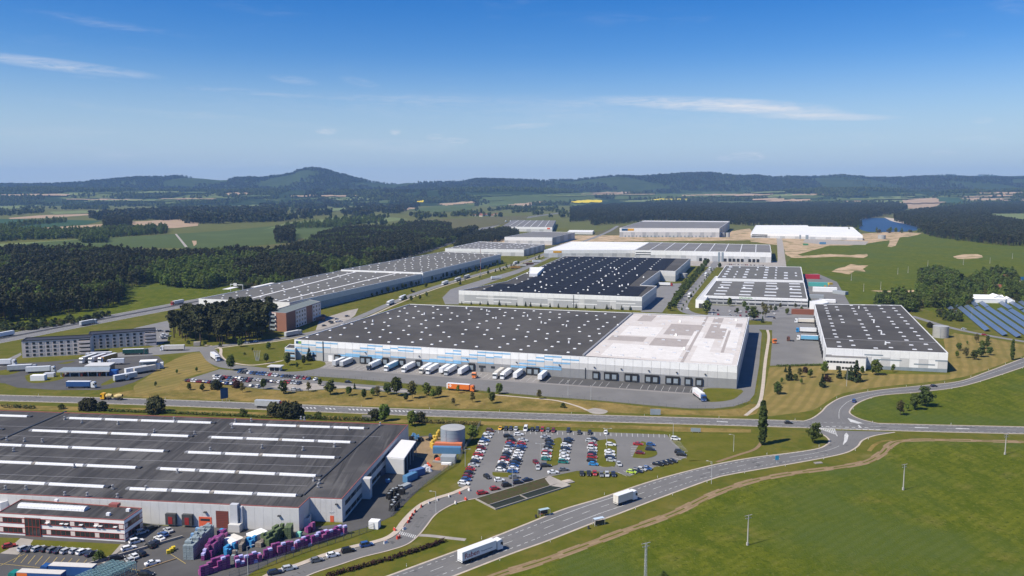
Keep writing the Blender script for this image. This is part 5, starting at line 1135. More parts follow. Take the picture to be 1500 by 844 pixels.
# ------------------------------------------------------------------ hotel in two wings
def hotel(name, label, pts, depth, h, cols, group):
    a, b = G(*pts[0]), G(*pts[1]); d = (b - a).normalized(); n = Vector((-d.y, d.x, 0)); c, e = b + n * depth, a + n * depth
    q = [PX((p.x, p.y, h)) for p in (a, b, c, e)]
    B = Building(name, label, 'hotel', q, h, M['hotel_wall'], M['hotel_dark'], M['hotel_dark'], group=group, cw=.6)
    B.on_wall('roof_edge', (0, 1), -.1, h - .6, B.wall_len((0, 1)) + .2, .6, .25, M['hotel_dark'])
    w = B.wall_len((0, 1)); pitch = w * .80 / cols; fh = (h - 1.4) / 4
    for i in range(cols):
        for k in range(4):
            f = B.on_wall('window', (0, 1), 2.2 + i * pitch, .9 + k * fh, 3.0, 1.75, .07, M['hotel_frame'])
            obj('pane', boxmesh('pane', 1.75, .06, 1.55, M['glass']), f, (-.6 if (i + k) % 3 else -.5, -.04, .1)); 
    for k in range(4):
        bl = B.on_wall('balcony', (0, 1), w * .83, .3 + k * fh, w * .165, 1.5, .9, M['hotel_wall']); B.on_wall('balcony_glazing', (0, 1), w * .83, 1.8 + k * fh, w * .165, fh - 1.55, .06, M['glass'])
    for k in range(4):
        for i in range(2): B.on_wall('window', (3, 0), 3 + i * 5, .9 + k * fh, 1.8, 1.6, .07, M['glass'])
    return B
hA = hotel('hotel', 'west wing of the grey motorway hotel with dark flat roof', [(33, 524.5), (133.5, 519)], 13, height_at(33, 524.4, 499), 8, None)
hB = hotel('hotel', 'east wing of the grey motorway hotel, set back behind the lorry park', [(131, 512.5), (229.5, 505.5)], 13, height_at(229, 505, 483), 8, None)

# ------------------------------------------------------------------ brick apartment block
hb = height_at(419, 486.4, 458.4)
bk = Building('brick_block', 'brick apartment block with green flat roof beside the pine grove', 'apartment block', [(419, 458.4), (469.5, 441.8), (452, 438.5), (393, 456.5)], hb, M['brick'], M['green_roof'], M['coping_grey'], cw=.5)
w = bk.wall_len((0, 1)); fh = hb / 4.4
for (s0, s1) in ((.25, .55), (.74, .99)):
    bk.on_wall('rendered_bay', (0, 1), w * s0, .6, w * (s1 - s0), hb - 1.2, .35, M['hotel_wall'])
    k = max(int(w * (s1 - s0) / 4.5), 2)
    for i in range(k):
        for j in range(4): bk.on_wall('window', (0, 1), w * s0 + (i + .25) * w * (s1 - s0) / k, 1.3 + j * fh, 1.9, 1.7, .42, M['glass'])
w = bk.wall_len((3, 0))
bk.on_wall('rendered_bay', (3, 0), .3, .4, w * .42, hb - 1, .35, M['hotel_wall'])
for j in range(4): bk.on_wall('balcony', (3, 0), w * .12, .8 + j * fh, w * .3, 1.3, 1.3, M['wall_blue_grey']); bk.on_wall('window', (3, 0), w * .14, 2.2 + j * fh, w * .22, 1.4, .45, M['glass'])
pv = Building('entrance_canopy', 'small red tiled porch at the foot of the brick block', 'porch', [(463, 465.5), (476, 464), (475, 461.5), (463, 462.5)], 3.2, M['brick'], M['tile_red'], M['tile_red'])
# ------------------------------------------------------------------ the factory in the foreground
HF = height_at(505, 766, 731)
fac = Building('factory', 'broad factory with grey flat roof, red edge and rows of white skylights', 'factory', [(-130, 716.5), (437.6, 743.6), (453.5, 728.6), (501, 730.6), (598, 621.7), (-130, 596)], HF, M['wall_pale'], M['roof_factory'], M['coping_red'], cw=.28, deep=.35)
o = fac.o
bar = lambda n, w: shared(('barrel', n, round(w, 1)), lambda: barrel(w))
def barrel(L_, r=.85, hgt=.6, ribs=True):
    mb = MB(); n = 6; pts = [(r * cos(pi * k / n), hgt * sin(pi * k / n)) for k in range(n + 1)]
    for k in range(n): mb.face([(-L_ / 2, pts[k][0], .12 + pts[k][1]), (L_ / 2, pts[k][0], .12 + pts[k][1]), (L_ / 2, pts[k + 1][0], .12 + pts[k + 1][1]), (-L_ / 2, pts[k + 1][0], .12 + pts[k + 1][1])])
    for sx_ in (-1, 1): mb.face([(sx_ * L_ / 2, p[0], .12 + p[1]) for p in pts])
    mb.box(-L_ / 2 - .1, L_ / 2 + .1, -r - .15, r + .15, 0, .13)
    k = -L_ / 2 + 1.2
    while ribs and k < L_ / 2 - .6:
        for j in range(n): mb.face([(k, pts[j][0] * 1.03, .12 + pts[j][1] * 1.05), (k + .09, pts[j][0] * 1.03, .12 + pts[j][1] * 1.05), (k + .09, pts[j + 1][0] * 1.03, .12 + pts[j + 1][1] * 1.05), (k, pts[j + 1][0] * 1.03, .12 + pts[j + 1][1] * 1.05)], 1)
        k += 1.25
    return mb.mesh('skylight_vault', [M['dome'], M['skylight_grey']])
STR = [((-100, 606), (41, 610.6), 3), ((98, 613), (310, 620), 4), ((337, 621.6), (534, 628), 4), ((-90, 626.5), (0, 629.5), 2), ((43.6, 631), (277, 639.7), 4), ((305.5, 641), (514, 648.5), 4), ((-100, 648), (241, 661.6), 5), ((271, 663), (491, 671), 4), ((-100, 673), (200, 685.7), 4), ((230, 687), (463.6, 697.7), 4), ((-100, 701), (153.5, 713.7), 3), ((185, 716.4), (434.7, 726.6), 4)]
for (p0, p1, n) in STR:
    a, b = G(*p0, fac.zr), G(*p1, fac.zr); d = b - a; L_ = d.length; ang = atan2(d.y, d.x); seg = L_ / n; hat = 1.5
    for i in range(n):
        c = a + d * ((i + .5) / n) + d.normalized() * hat / 2; w = round(seg - hat - .3, 1)
        fac.on_roof('skylight', shared(('vault', w), lambda: barrel(w)), c, rot=ang)
        hc = a + d * (i / n) + d.normalized() * hat / 2
        fac.on_roof('smoke_hatch', boxmesh('smoke_hatch', hat - .2, 2.0, .5, M['coping_grey' if (i + n) % 3 else 'concrete']), hc, rot=ang)
    fac.on_roof('smoke_hatch', boxmesh('smoke_hatch', hat, 2.0, .5, M['dark_metal']), b + d.normalized() * 1.1, rot=ang)
fan = MB().box(-.5, .5, -.5, .5, 0, .6).cyl(0, 0, .6, 1.5, .28, .28, 10).cyl(0, 0, 1.5, 1.7, .5, .4, 10).mesh('roof_fan', M['coping_grey'])
for (px, py) in ((120, 620), (173, 622), (226, 634), (285, 637), (95, 615), (255, 616), (345, 619), (368, 618), (441, 615), (446, 616), (10, 646), (36, 647), (62, 648), (20, 662), (109, 685), (308, 661), (384, 657), (366, 634), (260, 693), (165, 717), (214, 718), (8, 718), (38, 718), (95, 727), (128, 728), (172, 730), (460, 705), (468, 709), (466, 715), (444, 660), (445, 646), (511, 630), (557, 624), (340, 628), (490, 655)):
    fac.on_roof('roof_fan', fan, G(px, py, fac.zr), rot=RND.random())
for k, (p0, p1, w_, m_) in enumerate([((0, 645), (97, 603), .9, 'gutter'), ((445, 726), (557, 623.5), .45, 'gutter'), ((0, 624), (557, 640), .16, 'coping_grey'), ((0, 637.5), (500, 656), .16, 'coping_grey'), ((0, 667), (485, 684), .16, 'coping_grey'), ((0, 695), (450, 712), .16, 'coping_grey')]):
    a, b = G(*p0, fac.zr), G(*p1, fac.zr); d = b - a
    fac.on_roof('roof_seam' if m_ == 'coping_grey' else 'roof_gutter', boxmesh('roof_seam', d.length, w_, .05 if m_ == 'coping_grey' else .35, M[m_]), (a + b) / 2, rot=atan2(d.y, d.x))
wl = fac.wall_len((0, 1)); d0 = fac.dist_at((0, 1), 200)
n_ = 46
for i in range(n_): fac.on_wall('panel', (0, 1), i * wl / n_ + .03, .3, wl / n_ - .06, HF - .75, .06, M['wall_pale'])
for px in (252.4, 276.5):
    s_ = fac.on_wall('dock_shelter', (0, 1), fac.dist_at((0, 1), px) - 1.8, .7, 3.6, 3.9, 1.3, M['dark_metal']); obj('dock_curtain', boxmesh('dock_curtain', 1.5, .1, 2.5, flat('curtain_red', (.34, .03, .03), .6)), s_, (0, -.68, .4))
g_ = fac.on_wall('roller_gate', (0, 1), fac.dist_at((0, 1), 301) - 2.3, .1, 4.6, 3.6, .16, M['orange_red']); obj('gate_window', boxmesh('gate_window', 3.4, .06, .8, M['glass']), g_, (0, -.08, 2.2))
g_ = fac.on_wall('roller_gate', (0, 1), fac.dist_at((0, 1), 326) - 2.2, .1, 4.4, 6.0, .16, M['shutter_red'])
for i in range(9): obj('shutter_slat', boxmesh('shutter_slat', 4.3, .05, .08, M['frame_red']), g_, (0, -.09, .5 + i * .6))
dx = fac.dist_at((0, 1), 346)
fac.on_wall('air_duct', (0, 1), dx - 1.2, 2.6, 2.6, HF - 2.0, 1.8, M['vent_metal']); fac.on_wall('air_duct', (0, 1), dx + 1.9, .3, .8, HF - .6, 1.0, M['vent_metal']); fac.on_wall('filter_box', (0, 1), dx - 1.4, .1, 4.0, 2.6, 3.2, M['wall_pale'])
for px in (300, 408): fac.on_wall('wall_lamp', (0, 1), fac.dist_at((0, 1), px), HF * .62, .9, .4, .8, M['dark_metal'])
wl = fac.wall_len((3, 4))
for i in range(22): fac.on_wall('panel', (3, 4), i * wl / 22 + .03, .3, wl / 22 - .06, HF - .75, .06, M['wall_pale'])
for z in (.12, .58):
    for i in range(9): fac.on_wall('window', (3, 4), 3 + i * (wl * .62) / 9, HF * z, wl * .62 / 9 - .5, 1.6, .14, M['glass'])
fac.on_wall('stair_tower', (3, 4), wl * .24, .1, 2.6, HF - .8, 3.2, M['wall_pale'])
for i in range(6): fac.on_wall('panel', (2, 3), i * fac.wall_len((2, 3)) / 6 + .03, .3, fac.wall_len((2, 3)) / 6 - .06, HF - .75, .06, M['wall_pale'])
dr = fac.on_wall('door', (2, 3), fac.wall_len((2, 3)) * .62, .1, 1.3, 2.2, .14, M['orange_red']); fac.on_wall('vent_grille', (2, 3), fac.wall_len((2, 3)) * .6, 3.4, 1.6, .5, .14, M['vent_metal']); fac.on_wall('wall_lamp', (2, 3), fac.wall_len((2, 3)) * .8, HF * .75, .8, .4, .8, M['dark_metal'])
rp = Building('loading_bay', 'open topped concrete loading bay in the corner of the factory front', 'loading bay', [(437, 762.5), (454, 758.5), (456, 753), (441, 753)], 3.0, M['wall_pale'], M['yard_dark'], M['wall_pale'], deep=1.2)

off = Building('factory_office', 'two storey white factory office with red framed window bands', 'office', [(-4, 751), (181.6, 762), (208, 744), (31, 731)], height_at(183.4, 794, 762), M['wall_white'], M['roof_factory'], M['coping_red'], cw=.3, deep=.3)
h = off.h
for e in ((0, 1), (1, 2)):
    wl = off.wall_len(e)
    for z0, hh in ((h * .12, h * .23), (h * .58, h * .22)):
        off.on_wall('red_band', e, .15, z0 - .18, wl - .3, .18, .14, M['frame_red']); off.on_wall('red_band', e, .15, z0 + hh, wl - .3, .18, .14, M['frame_red'])
        n_ = int(wl / 1.75)
        for i in range(n_):
            w_ = off.on_wall('window', e, .2 + i * (wl - .4) / n_, z0, (wl - .4) / n_ - .06, hh, .06, M['frame_red'])
            obj('pane', boxmesh('pane', (wl - .4) / n_ - .22, .05, hh - .16, M['glass'] if (i * 7) % 5 else M['hotel_wall']), w_, (0, -.035, .12))
            if e == (0, 1) and z0 > 3 and 9 < i < 32 and (i * 5) % 7 < 3: a_ = off.on_wall('awning', e, .3 + i * (wl - .4) / n_, z0 + hh * .45, 1.2, .10, .8, M['skylight_white'])
wl = off.wall_len((0, 1)); d = off.dist_at((0, 1), 38)
off.on_wall('entrance', (0, 1), d, .1, off.dist_at((0, 1), 60) - d, h * .84, .3, M['glass'])
for k in range(5): off.on_wall('entrance_frame', (0, 1), d + k * (off.dist_at((0, 1), 60) - d) / 4 - .08, .1, .16, h * .84, .36, M['frame_red'])
for z in (.1, h * .44, h * .82): off.on_wall('entrance_frame', (0, 1), d, z, off.dist_at((0, 1), 60) - d, .16, .38, M['frame_red'])
a, b = G(30, 741.5, off.zr), G(127, 747, off.zr); d = b - a
off.on_roof('skylight', barrel(d.length, 1.5, 1.1), (a + b) / 2, rot=atan2(d.y, d.x))
for (px, py) in ((159, 755), (188, 749), (83, 735)): off.on_roof('air_unit', boxmesh('air_unit', 1.2, 1, .9, M['skylight_white']), G(px, py, off.zr))
off.on_roof('stair_head', boxmesh('stair_head', 3.2, 2, 1.0, M['coping_red']), G(168, 741.5, off.zr))
gs = Building('west_block', 'pale side block at the west end of the factory front', 'building', [(-60, 733), (0, 737), (24, 730), (-40, 724)], 6.0, M['wall_white'], M['roof_white'], M['coping_white'])

# white roofed drive-through canopy on the east side
hc = height_at(565, 692.5, 669)
q = [G(p[0], p[1], hc) for p in [(565, 669), (592, 671.7), (609.5, 646), (588, 644)]]
cn = thing('loading_canopy', 'white roofed open loading canopy on the east side of the factory', 'canopy', (q[0].x, q[0].y, 0)); oo = Vector((q[0].x, q[0].y, 0))
MB().prism([(p.x - oo.x, p.y - oo.y) for p in q], hc - .5, hc).face([(p.x - oo.x, p.y - oo.y, hc - .5) for p in q]).build('roof', M['roof_white'], cn)
def plank(name, a, b, z0, z1, th, m, parent, oo):
    d = b - a; L_ = hypot(d.x, d.y); c = (a + b) / 2 - oo
    return obj(name, boxmesh(name, L_, th, z1 - z0, m), parent, (c.x, c.y, z0), atan2(d.y, d.x))
plank('front_wall', q[0], q[1], 0, hc - .5, .3, M['wall_pale'], cn, oo)
for k in range(5):
    p = q[1].lerp(q[2], k / 4.0) - oo; obj('post', boxmesh('post', .35, .35, hc - .45, M['wall_blue_grey']), cn, (p.x * .99, p.y, 0))
# storage tanks
def tank(name, label, px, py, topy, half, m, band=True):
    c = G(px, py); r = half * c.y / FPX * 1.02; h_ = height_at(px, py, topy)
    t = thing(name, label, 'tank', (c.x, c.y, 0))
    mb = MB(); n = 40
    mb.cyl(0, 0, 0, h_, r, r, n, cap=False); mb.build('shell', m, t, smooth=True)
    MB().cyl(0, 0, h_ - .02, h_ + .35, r * 1.01, r * .12, n).build('roof', M['tank_grey'], t)
    if band:
        for k in range(1, 5): MB().cyl(0, 0, h_ * k / 5, h_ * k / 5 + .12, r * 1.008, r * 1.008, n).build('ring', m, t)
        lad = MB()
        for s_ in (-.3, .3): lad.box(-r * .5 + s_ - .04, -r * .5 + s_ + .04, -r * .87 - .25, -r * .87 - .15, 0, h_ + .6)
        for k in range(int(h_ / .6)): lad.box(-r * .5 - .3, -r * .5 + .3, -r * .87 - .22, -r * .87 - .18, .3 + k * .6, .36 + k * .6)
        lad.build('ladder', M['vent_metal'], t)
    return t
tank('storage_tank', 'large round steel blue tank between factory and car park', 663.5, 652, 626, 18.1, M['steel_blue'])
tank('water_tank', 'pale round water tank behind the hall by the bend', 1377.5, 494, 477.5, 10.6, M['tank_grey'])
tank('water_tank', 'pale round water tank beside the trees of the park road', 1001.5, 407, 400.5, 5.4, M['tank_grey'], False)
tank('site_tank', 'round grey tank on the bare soil of the building site', 1291.5, 350, 344.5, 5.2, M['tank_grey'], False)
for px in (1059, 1066): tank('fire_water_tank', ('small round tank touching the corner of the distant hall' if px == 1059 else 'small round tank standing free beside the distant hall tank'), px, 347.5, 341, 2.9, M['tank_grey'], False)

# ------------------------------------------------------------------ boxes, containers, crates
def block(name, label, cat, px, py, L_, w_, h_, ang, m, group=None, ribs=True, z=ZA):
    c = G(px, py); t = thing(name, label, cat, (c.x, c.y, z), ang, group)
    obj('body', boxmesh('body', L_, w_, h_ - .12, m), t, (0, 0, .06)); obj('roof', boxmesh('roof', L_ - .06, w_ - .06, .08, m), t, (0, 0, h_ - .06))
    if ribs:
        n_ = int(L_ / .9); me = shared(('ribs', round(L_, 1), round(w_, 1), m.name, round(h_, 1)), lambda: ribmesh(n_, L_, w_, h_, m)); obj('ribs', me, t)
        obj('door', boxmesh('door', .06, w_ - .3, h_ - .4, m), t, (L_ / 2 + .02, 0, .2))
    return t
def ribmesh(n_, L_, w_, h_, m):
    mb = MB()
    for i in range(n_):
        x = -L_ / 2 + (i + .5) * L_ / n_
        for s_ in (-1, 1): mb.box(x - .2, x + .2, s_ * w_ / 2 - .035, s_ * w_ / 2 + .035, .2, h_ - .2)
    return mb.mesh('ribs', m)
cblue, cgrey, cdk = flat('container_blue', (0.10, 0.24, 0.42), .5), flat('container_grey', (0.36, 0.39, 0.41), .5), flat('container_dark', (0.07, 0.10, 0.16), .5)
corange = flat('container_orange', (0.62, 0.20, 0.10), .5); cyel = flat('plastic_yellow', (0.62, 0.42, 0.07), .5); cteal = flat('paint_teal', (0.10, 0.42, 0.38), .5); cred = flat('paint_red', (0.42, 0.03, 0.05), .5)
block('shipping_container', 'blue shipping container in front of the big round tank', 'container', 655, 664, 12.2, 2.5, 2.9, radians(-4), cblue)
block('shipping_container', 'orange topped shipping container between blue container and tank', 'container', 657, 658, 12.2, 2.5, 2.9, radians(-4), corange)
block('grey_container', 'grey ribbed container south of the blue container by the tank', 'container', 657, 677, 6.2, 4.2, 2.8, radians(-4), cgrey)
block('blue_skip', 'light blue container standing along the east fence of the factory', 'container', 601, 704, 6.5, 2.4, 2.7, radians(58), cblue)
block('dark_skip', 'darker blue container north of the light blue one by the fence', 'container', 611, 697, 6.5, 2.4, 2.7, radians(45), flat('container_navy', (0.09, 0.16, 0.36), .5))
block('open_trailer', 'grey flat trailer south of the light blue container by the fence', 'trailer', 593, 715, 5.5, 2.2, 1.3, radians(58), cgrey, ribs=False)
block('white_sheeting', 'white sheeted pallet beside the grey ribbed container', 'pallet', 654, 681, 4.2, 1.4, .9, radians(-5), M['tent_white'], ribs=False)
block('plank_pile', 'long pale plank pile by the gravel yard', 'plank pile', 641, 678, 4.2, 1.2, .7, radians(-12), M['concrete'], ribs=False)
block('guard_house', 'small white guard house at the factory gate', 'hut', 549, 773.5, 3.4, 2.6, 2.7, radians(-12), M['tent_white'], ribs=False)
block('press_container', 'blue press container in the shade of the factory east wall', 'container', 556, 697, 5, 2.4, 2.5, radians(60), cdk)
block('blue_bin', 'blue bin standing out of the factory shade', 'bin', 568, 707, 1.6, 1.4, 1.3, radians(30), cblue, ribs=False)
for i, (px, py) in enumerate(((570, 731), (576, 724), (573, 727), (581, 723), (585, 719.5), (588, 724), (576, 741), (579, 737), (583, 733), (574, 748), (578, 744))):
    t = thing('tyre_pile', 'pile of black waste along the factory fence', 'waste pile', tuple(G(px, py) + Vector((0, 0, ZA))), RND.random() * 3, 'waste piles along the factory fence')
    mb = MB(); rr = random.Random(i)
    for k in range(9): x, y = rr.uniform(-1, 1), rr.uniform(-1, 1); mb.box(x - .55, x + .55, y - .5, y + .5, 0, rr.uniform(.8, 2.2), taper=rr.uniform(.02, .2))
    mb.build('heap', M['rubber'], t); MB().box(-.5, .4, -.4, .4, 2.1, 2.3).build('sheet', cgrey, t)
for i, (px, py) in enumerate(((632, 655), (634, 652), (637, 650), (636, 645), (639, 645), (641, 640), (643, 637), (634, 657))):
    t = thing('yellow_tank', 'yellow plastic tank in the row beside the steel blue tank', 'plastic tank', tuple(G(px, py) + Vector((0, 0, ZA + .01))), 0, 'yellow plastic tanks by the round tank')
    MB().cyl(0, 0, 0, 2.2, .75, .75, 12).build('body', cyel, t); MB().cyl(0, 0, 2.2, 2.45, .72, .25, 12).build('lid', cyel, t)
for i, (px, py, c_) in enumerate(((606, 640, 'container_blue'), (611, 643, 'container_blue'), (603, 644, 'rubber'), (616, 646, 'rubber'), (629, 645, 'rubber'), (632, 641, 'container_dark'), (640, 672, 'rubber'), (642, 676, 'orange_red'), (624, 686, 'skylight_grey'), (621, 690, 'skylight_grey'), (629, 690, 'skylight_grey'), (627, 684, 'orange_red'))):
    t = thing('waste_heap', ('blue', 'blue', 'black', 'black', 'black', 'dark blue', 'black', 'red', 'grey', 'grey', 'grey', 'red')[i] + ' scrap heap on the gravel yard by the round tank', 'scrap heap', tuple(G(px, py) + Vector((0, 0, ZA + .01))), RND.random() * 3, 'scrap heaps on the gravel yard')
    mb = MB(); rr = random.Random(90 + i)
    for k in range(7): x, y = rr.uniform(-1.1, 1.1), rr.uniform(-.8, .8); mb.box(x - .6, x + .6, y - .45, y + .45, 0, rr.uniform(.6, 1.7), taper=rr.uniform(.02, .25))
    mb.build('heap', M[c_], t)

# crate stacks in the yard
PUR = [flat('crate_purple', (0.26, 0.055, 0.22), .55), flat('crate_pink', (0.33, 0.10, 0.25), .55)]; LAV = flat('crate_lavender', (0.46, 0.44, 0.72), .55)
GRY = flat('crate_grey', (0.30, 0.36, 0.38), .55); BLU = flat('crate_blue', (0.05, 0.27, 0.55), .55); GRN = flat('crate_green', (0.14, 0.19, 0.09), .6); WHT = M['tent_white']; BRN = flat('crate_brown', (0.30, 0.26, 0.22), .7); PALEB = flat('crate_pale_blue', (0.20, 0.35, 0.55), .55)
def cratemesh(m, w, d, h):
    def mk():
        mb = MB(); mb.box(-w / 2, w / 2, -d / 2, d / 2, .10, h - .03)
        for sx_ in (-1, 1):
            for sy_ in (-1, 1): mb.box(sx_ * (w / 2 - .07) - .07, sx_ * (w / 2 - .07) + .07, sy_ * (d / 2 - .07) - .07, sy_ * (d / 2 - .07) + .07, 0, .10)
        mb.box(-w / 2 - .03, w / 2 + .03, -d / 2 - .03, d / 2 + .03, h - .13, h - .05)
        return mb.mesh('crate', m)
    return shared(('crate', m.name, w, d, h), mk)
def stack(p, ang, n, m, label, group, top=None, w=1.2, d=1.0, h=.78):
    t = thing('crate_stack', label + (' one two three four five six seven'.split(' ')[n] + ' high').join((', ', '')) + (' with lavender lid' if top is LAV else ''), 'crate stack', (p.x, p.y, ZA), ang, group)
    for k in range(n): obj('crate', cratemesh(top if (top and k == n - 1) else m, w, d, h), t, (RND.uniform(-.03, .03), RND.uniform(-.03, .03), k * h), RND.uniform(-.02, .02))
    return t
def crate_row(p0, p1, rows, hts, mats, label, group, top=None, toprate=.5, pitch=1.28, w=1.2, d=1.0, h=.78, side=1.1):
    a, b = G(*p0), G(*p1); dd = b - a; L_ = dd.length; n = max(int(L_ / pitch), 1); ang = atan2(dd.y, dd.x); nr = Vector((sin(ang), -cos(ang), 0))
    for r in range(rows):
        for i in range(n):
            hN = hts[(i + r * 2) % len(hts)]
            if hN == 0: continue
            p = a + dd * ((i + .5) / n) - nr * (r * side)
            stack(p, ang, hN, mats[(i + r) % len(mats)], label, group, top if RND.random() < toprate else None, w, d, h)
crate_row((281, 821), (312, 789), 3, [6, 6, 6, 7, 6, 7, 7], [GRY], 'tall grey crate stack beside the yellow bins', 'grey crate stacks in the factory yard')
crate_row((277, 802), (291, 785), 1, [3, 3, 4], [PALEB], 'pale blue crate stack behind the grey crate stacks', 'pale blue crate stacks in the factory yard', side=1.3)
crate_row((297, 822), (318, 801), 1, [3, 4, 5, 5, 6], PUR, 'purple crate stack beside the tall grey crates', 'purple crate stacks beside the grey ones', LAV, .3)
crate_row((308, 818), (333, 796), 2, [3, 5, 5, 6, 6, 6], PUR, 'pink crate stack in the middle of the factory yard', 'pink crate stacks in mid yard', LAV, .15)
crate_row((293, 845), (337, 831), 2, [4, 4, 2, 2, 4, 5, 5, 5], PUR, 'purple crate stack at the yard corner by the fence', 'purple crate stacks at the yard corner', LAV, .2)
crate_row((345, 832), (384, 822), 2, [3, 2, 4, 4, 1, 3, 4], PUR, 'purple crate stack along the fence with lavender lids', 'purple crate stacks along the fence', LAV, .7)
crate_row((386, 820), (432, 808), 2, [4, 4, 1, 4, 5, 5, 2], PUR, 'purple crate stack in the fence row below the green stacks', 'purple crate stacks below the green ones', LAV, .6)
crate_row((434, 806), (508, 782), 2, [4, 4, 3, 1, 4, 4, 2, 3, 4], PUR, 'purple crate stack in the fence row near the factory gate', 'purple crate stacks near the gate', LAV, .5)
crate_row((449, 782), (462, 777), 2, [3, 4, 2], PUR, 'purple crate stack before the open loading bay', 'purple crate stacks by the loading bay')
crate_row((330, 816), (352, 799), 2, [3, 2, 0, 3, 3, 2, 3], [BLU], 'bright blue crate stack among the purple crates', 'blue crate stacks among the purple ones', PUR[1], .2)
crate_row((366, 803), (376, 797), 2, [3, 4, 4], [BLU], 'bright blue crate stack beside the white sheeting', 'blue crate stacks by the sheeting', LAV, .2)
crate_row((324, 789), (331, 784), 2, [3, 3], [BLU, PUR[0]], 'blue and purple crate stack under the brown shutter', 'crates under the shutter')
crate_row((341, 822), (346, 812), 1, [2, 3], [GRY, BRN], 'grey crate stack between blue and purple crates', 'grey crates among the blue')
crate_row((352, 809), (363, 796), 1, [3, 3, 4, 4], [BRN], 'brown crate stack next to the white sheeting', 'brown crates by the sheeting')
crate_row((380, 803), (391, 795), 2, [2, 3, 2], [BRN], 'brown crate stack next to the green stacks', 'brown crates by the green stacks')
crate_row((392, 801), (420, 783), 3, [3, 3, 4, 5, 5], [GRN], 'olive green stack under netting by the factory wall', 'olive green stacks by the wall')
crate_row((424, 790), (428, 782), 2, [5], [GRN], 'narrow olive green stack by the loading bay', 'olive stacks by the loading bay')
block('green_chest', 'small mint green chest at the loading bay', 'chest', 438, 786, 1.6, 1.3, 1.5, radians(-10), flat('paint_mint', (0.25, 0.62, 0.45), .5), ribs=False)
for i, (px, py, L_, w_, an) in enumerate(((346, 798, 5.6, 2.6, -35), (338, 802, 4.8, 2.0, -38), (377, 791, 5.6, 4.0, 50))):
    block('sheeted_shelter', ('long cream sheeted shelter among the crates', 'short white sheeted shelter beside the cream one', 'square white sheeted shelter in front of the factory wall')[i], 'shelter', px, py, L_, w_, 2.6, radians(an), WHT if i else flat('sheet_cream', (.70, .67, .60), .6), ribs=False)
for i, (px, py) in enumerate(((247, 811), (251, 808.5), (254, 806))):
    stack(G(px, py), radians(30), 1, flat('bin_yellow', (0.65, 0.48, 0.03), .5), 'yellow bin at the end of the yard barrier', 'yellow bins in the yard', w=1.1, d=1.1, h=1.2)
for i, (px, py, L_) in enumerate(((199, 808, 30), (237, 826, 11))):
    c = G(px, py); t = thing('yard_barrier', ('long low concrete barrier between the parked cars', 'short wooden barrier leading to the yellow bins')[i], 'barrier', (c.x, c.y, ZA), radians((44, 46)[i]))
    for k in range(int(L_ / 2)): obj('block', boxmesh('block', 1.94, .5, .8 if not i else .25, M['concrete' if not i else 'dirt_track']), t, (-L_ / 2 + 1 + k * 2, 0, 0))
# steel racks in front of the office
for i, (px, py) in enumerate(((141, 849), (148, 850), (155, 851), (166, 851), (173, 852))):
    c = G(px, py); t = thing('steel_rack', 'teal steel lattice rack in the yard before the office', 'rack', (c.x, c.y, ZA), radians(62), 'teal steel racks in the yard'); mb = MB(); st = flat('rack_teal', (.22, .36, .38), .45)
    for z in (2.2, 3.4):
        for y in (-.5, .5): mb.box(-6, 6, y - .08, y + .08, z, z + .16)
    for k in range(13):
        x = -6 + k; mb.box(x - .06, x + .06, -.5, .5, 3.42, 3.54); mb.tube((x, -.5, 2.3), (min(x + 1, 6), -.5, 3.4), .06, n=4); mb.tube((x, -.5, 3.5), (min(x + 1, 6), .5, 3.5), .06, n=4)
    mb.build('lattice', st, t)
    for x in (-5.9, -2, 2, 5.9):
        for y in (-.5, .5): obj('post', boxmesh('post', .14, .14, 3.6, st), t, (x, y, 0))

# fences
def fence(label, pts, h_=2.0, sp=3.0, bars=True, mname='fence_metal'):
    fm = flat(mname, (.20, .21, .215), .5); ln = [G(*p) for p in pts]; L_ = length(ln); n = max(int(L_ / sp), 1); R_ = resample(ln, n + 1)
    t = thing('fence', label, 'fence', (R_[0].x, R_[0].y, 0)); o_ = R_[0].copy()
    for p in R_: obj('post', boxmesh('post', .10, .10, h_ + .1, fm), t, (p.x - o_.x, p.y - o_.y, 0))
    for a, b in zip(R_, R_[1:]):
        d = b - a; w = d.length; me = shared(('mesh', round(w, 2), h_, bars), lambda: meshpanel(w, h_, bars, fm)); obj('mesh_panel', me, t, ((a.x + b.x) / 2 - o_.x, (a.y + b.y) / 2 - o_.y, 0), atan2(d.y, d.x))
    return t
def meshpanel(w, h_, bars, fm):
    mb = MB()
    for z in (.15, h_ * .5, h_ - .06): mb.box(-w / 2, w / 2, -.02, .02, z, z + .06)
    if bars:
        for k in range(int(w / .3)): x = -w / 2 + .15 + k * .3; mb.box(x - .02, x + .02, -.012, .012, .12, h_)
    return mb.mesh('mesh_panel', fm)
fence('dark mesh fence along the purple crate row', [(336, 848), (395, 829), (440, 812), (505, 791), (540, 779), (558, 772)], 2.2)
fence('mesh fence along the waste piles east of the factory', [(572, 757), (590, 735), (604, 723), (628, 708), (650, 692)], 2.2)
fence('light mesh fence beside the big round tank', [(651, 691), (664, 684), (674, 672), (683, 656), (693, 640), (704, 622)], 2.2)
fence('long thin fence between the truck yard and the dry grass', [(424, 550.5), (516, 556.5), (596, 563.5), (660, 569), (720, 575.5), (800, 582.5), (880, 588.2), (953, 595.3), (1009, 599.8), (1050, 599.8), (1077, 597), (1099, 589.5)], 2.0, 4.0, False)
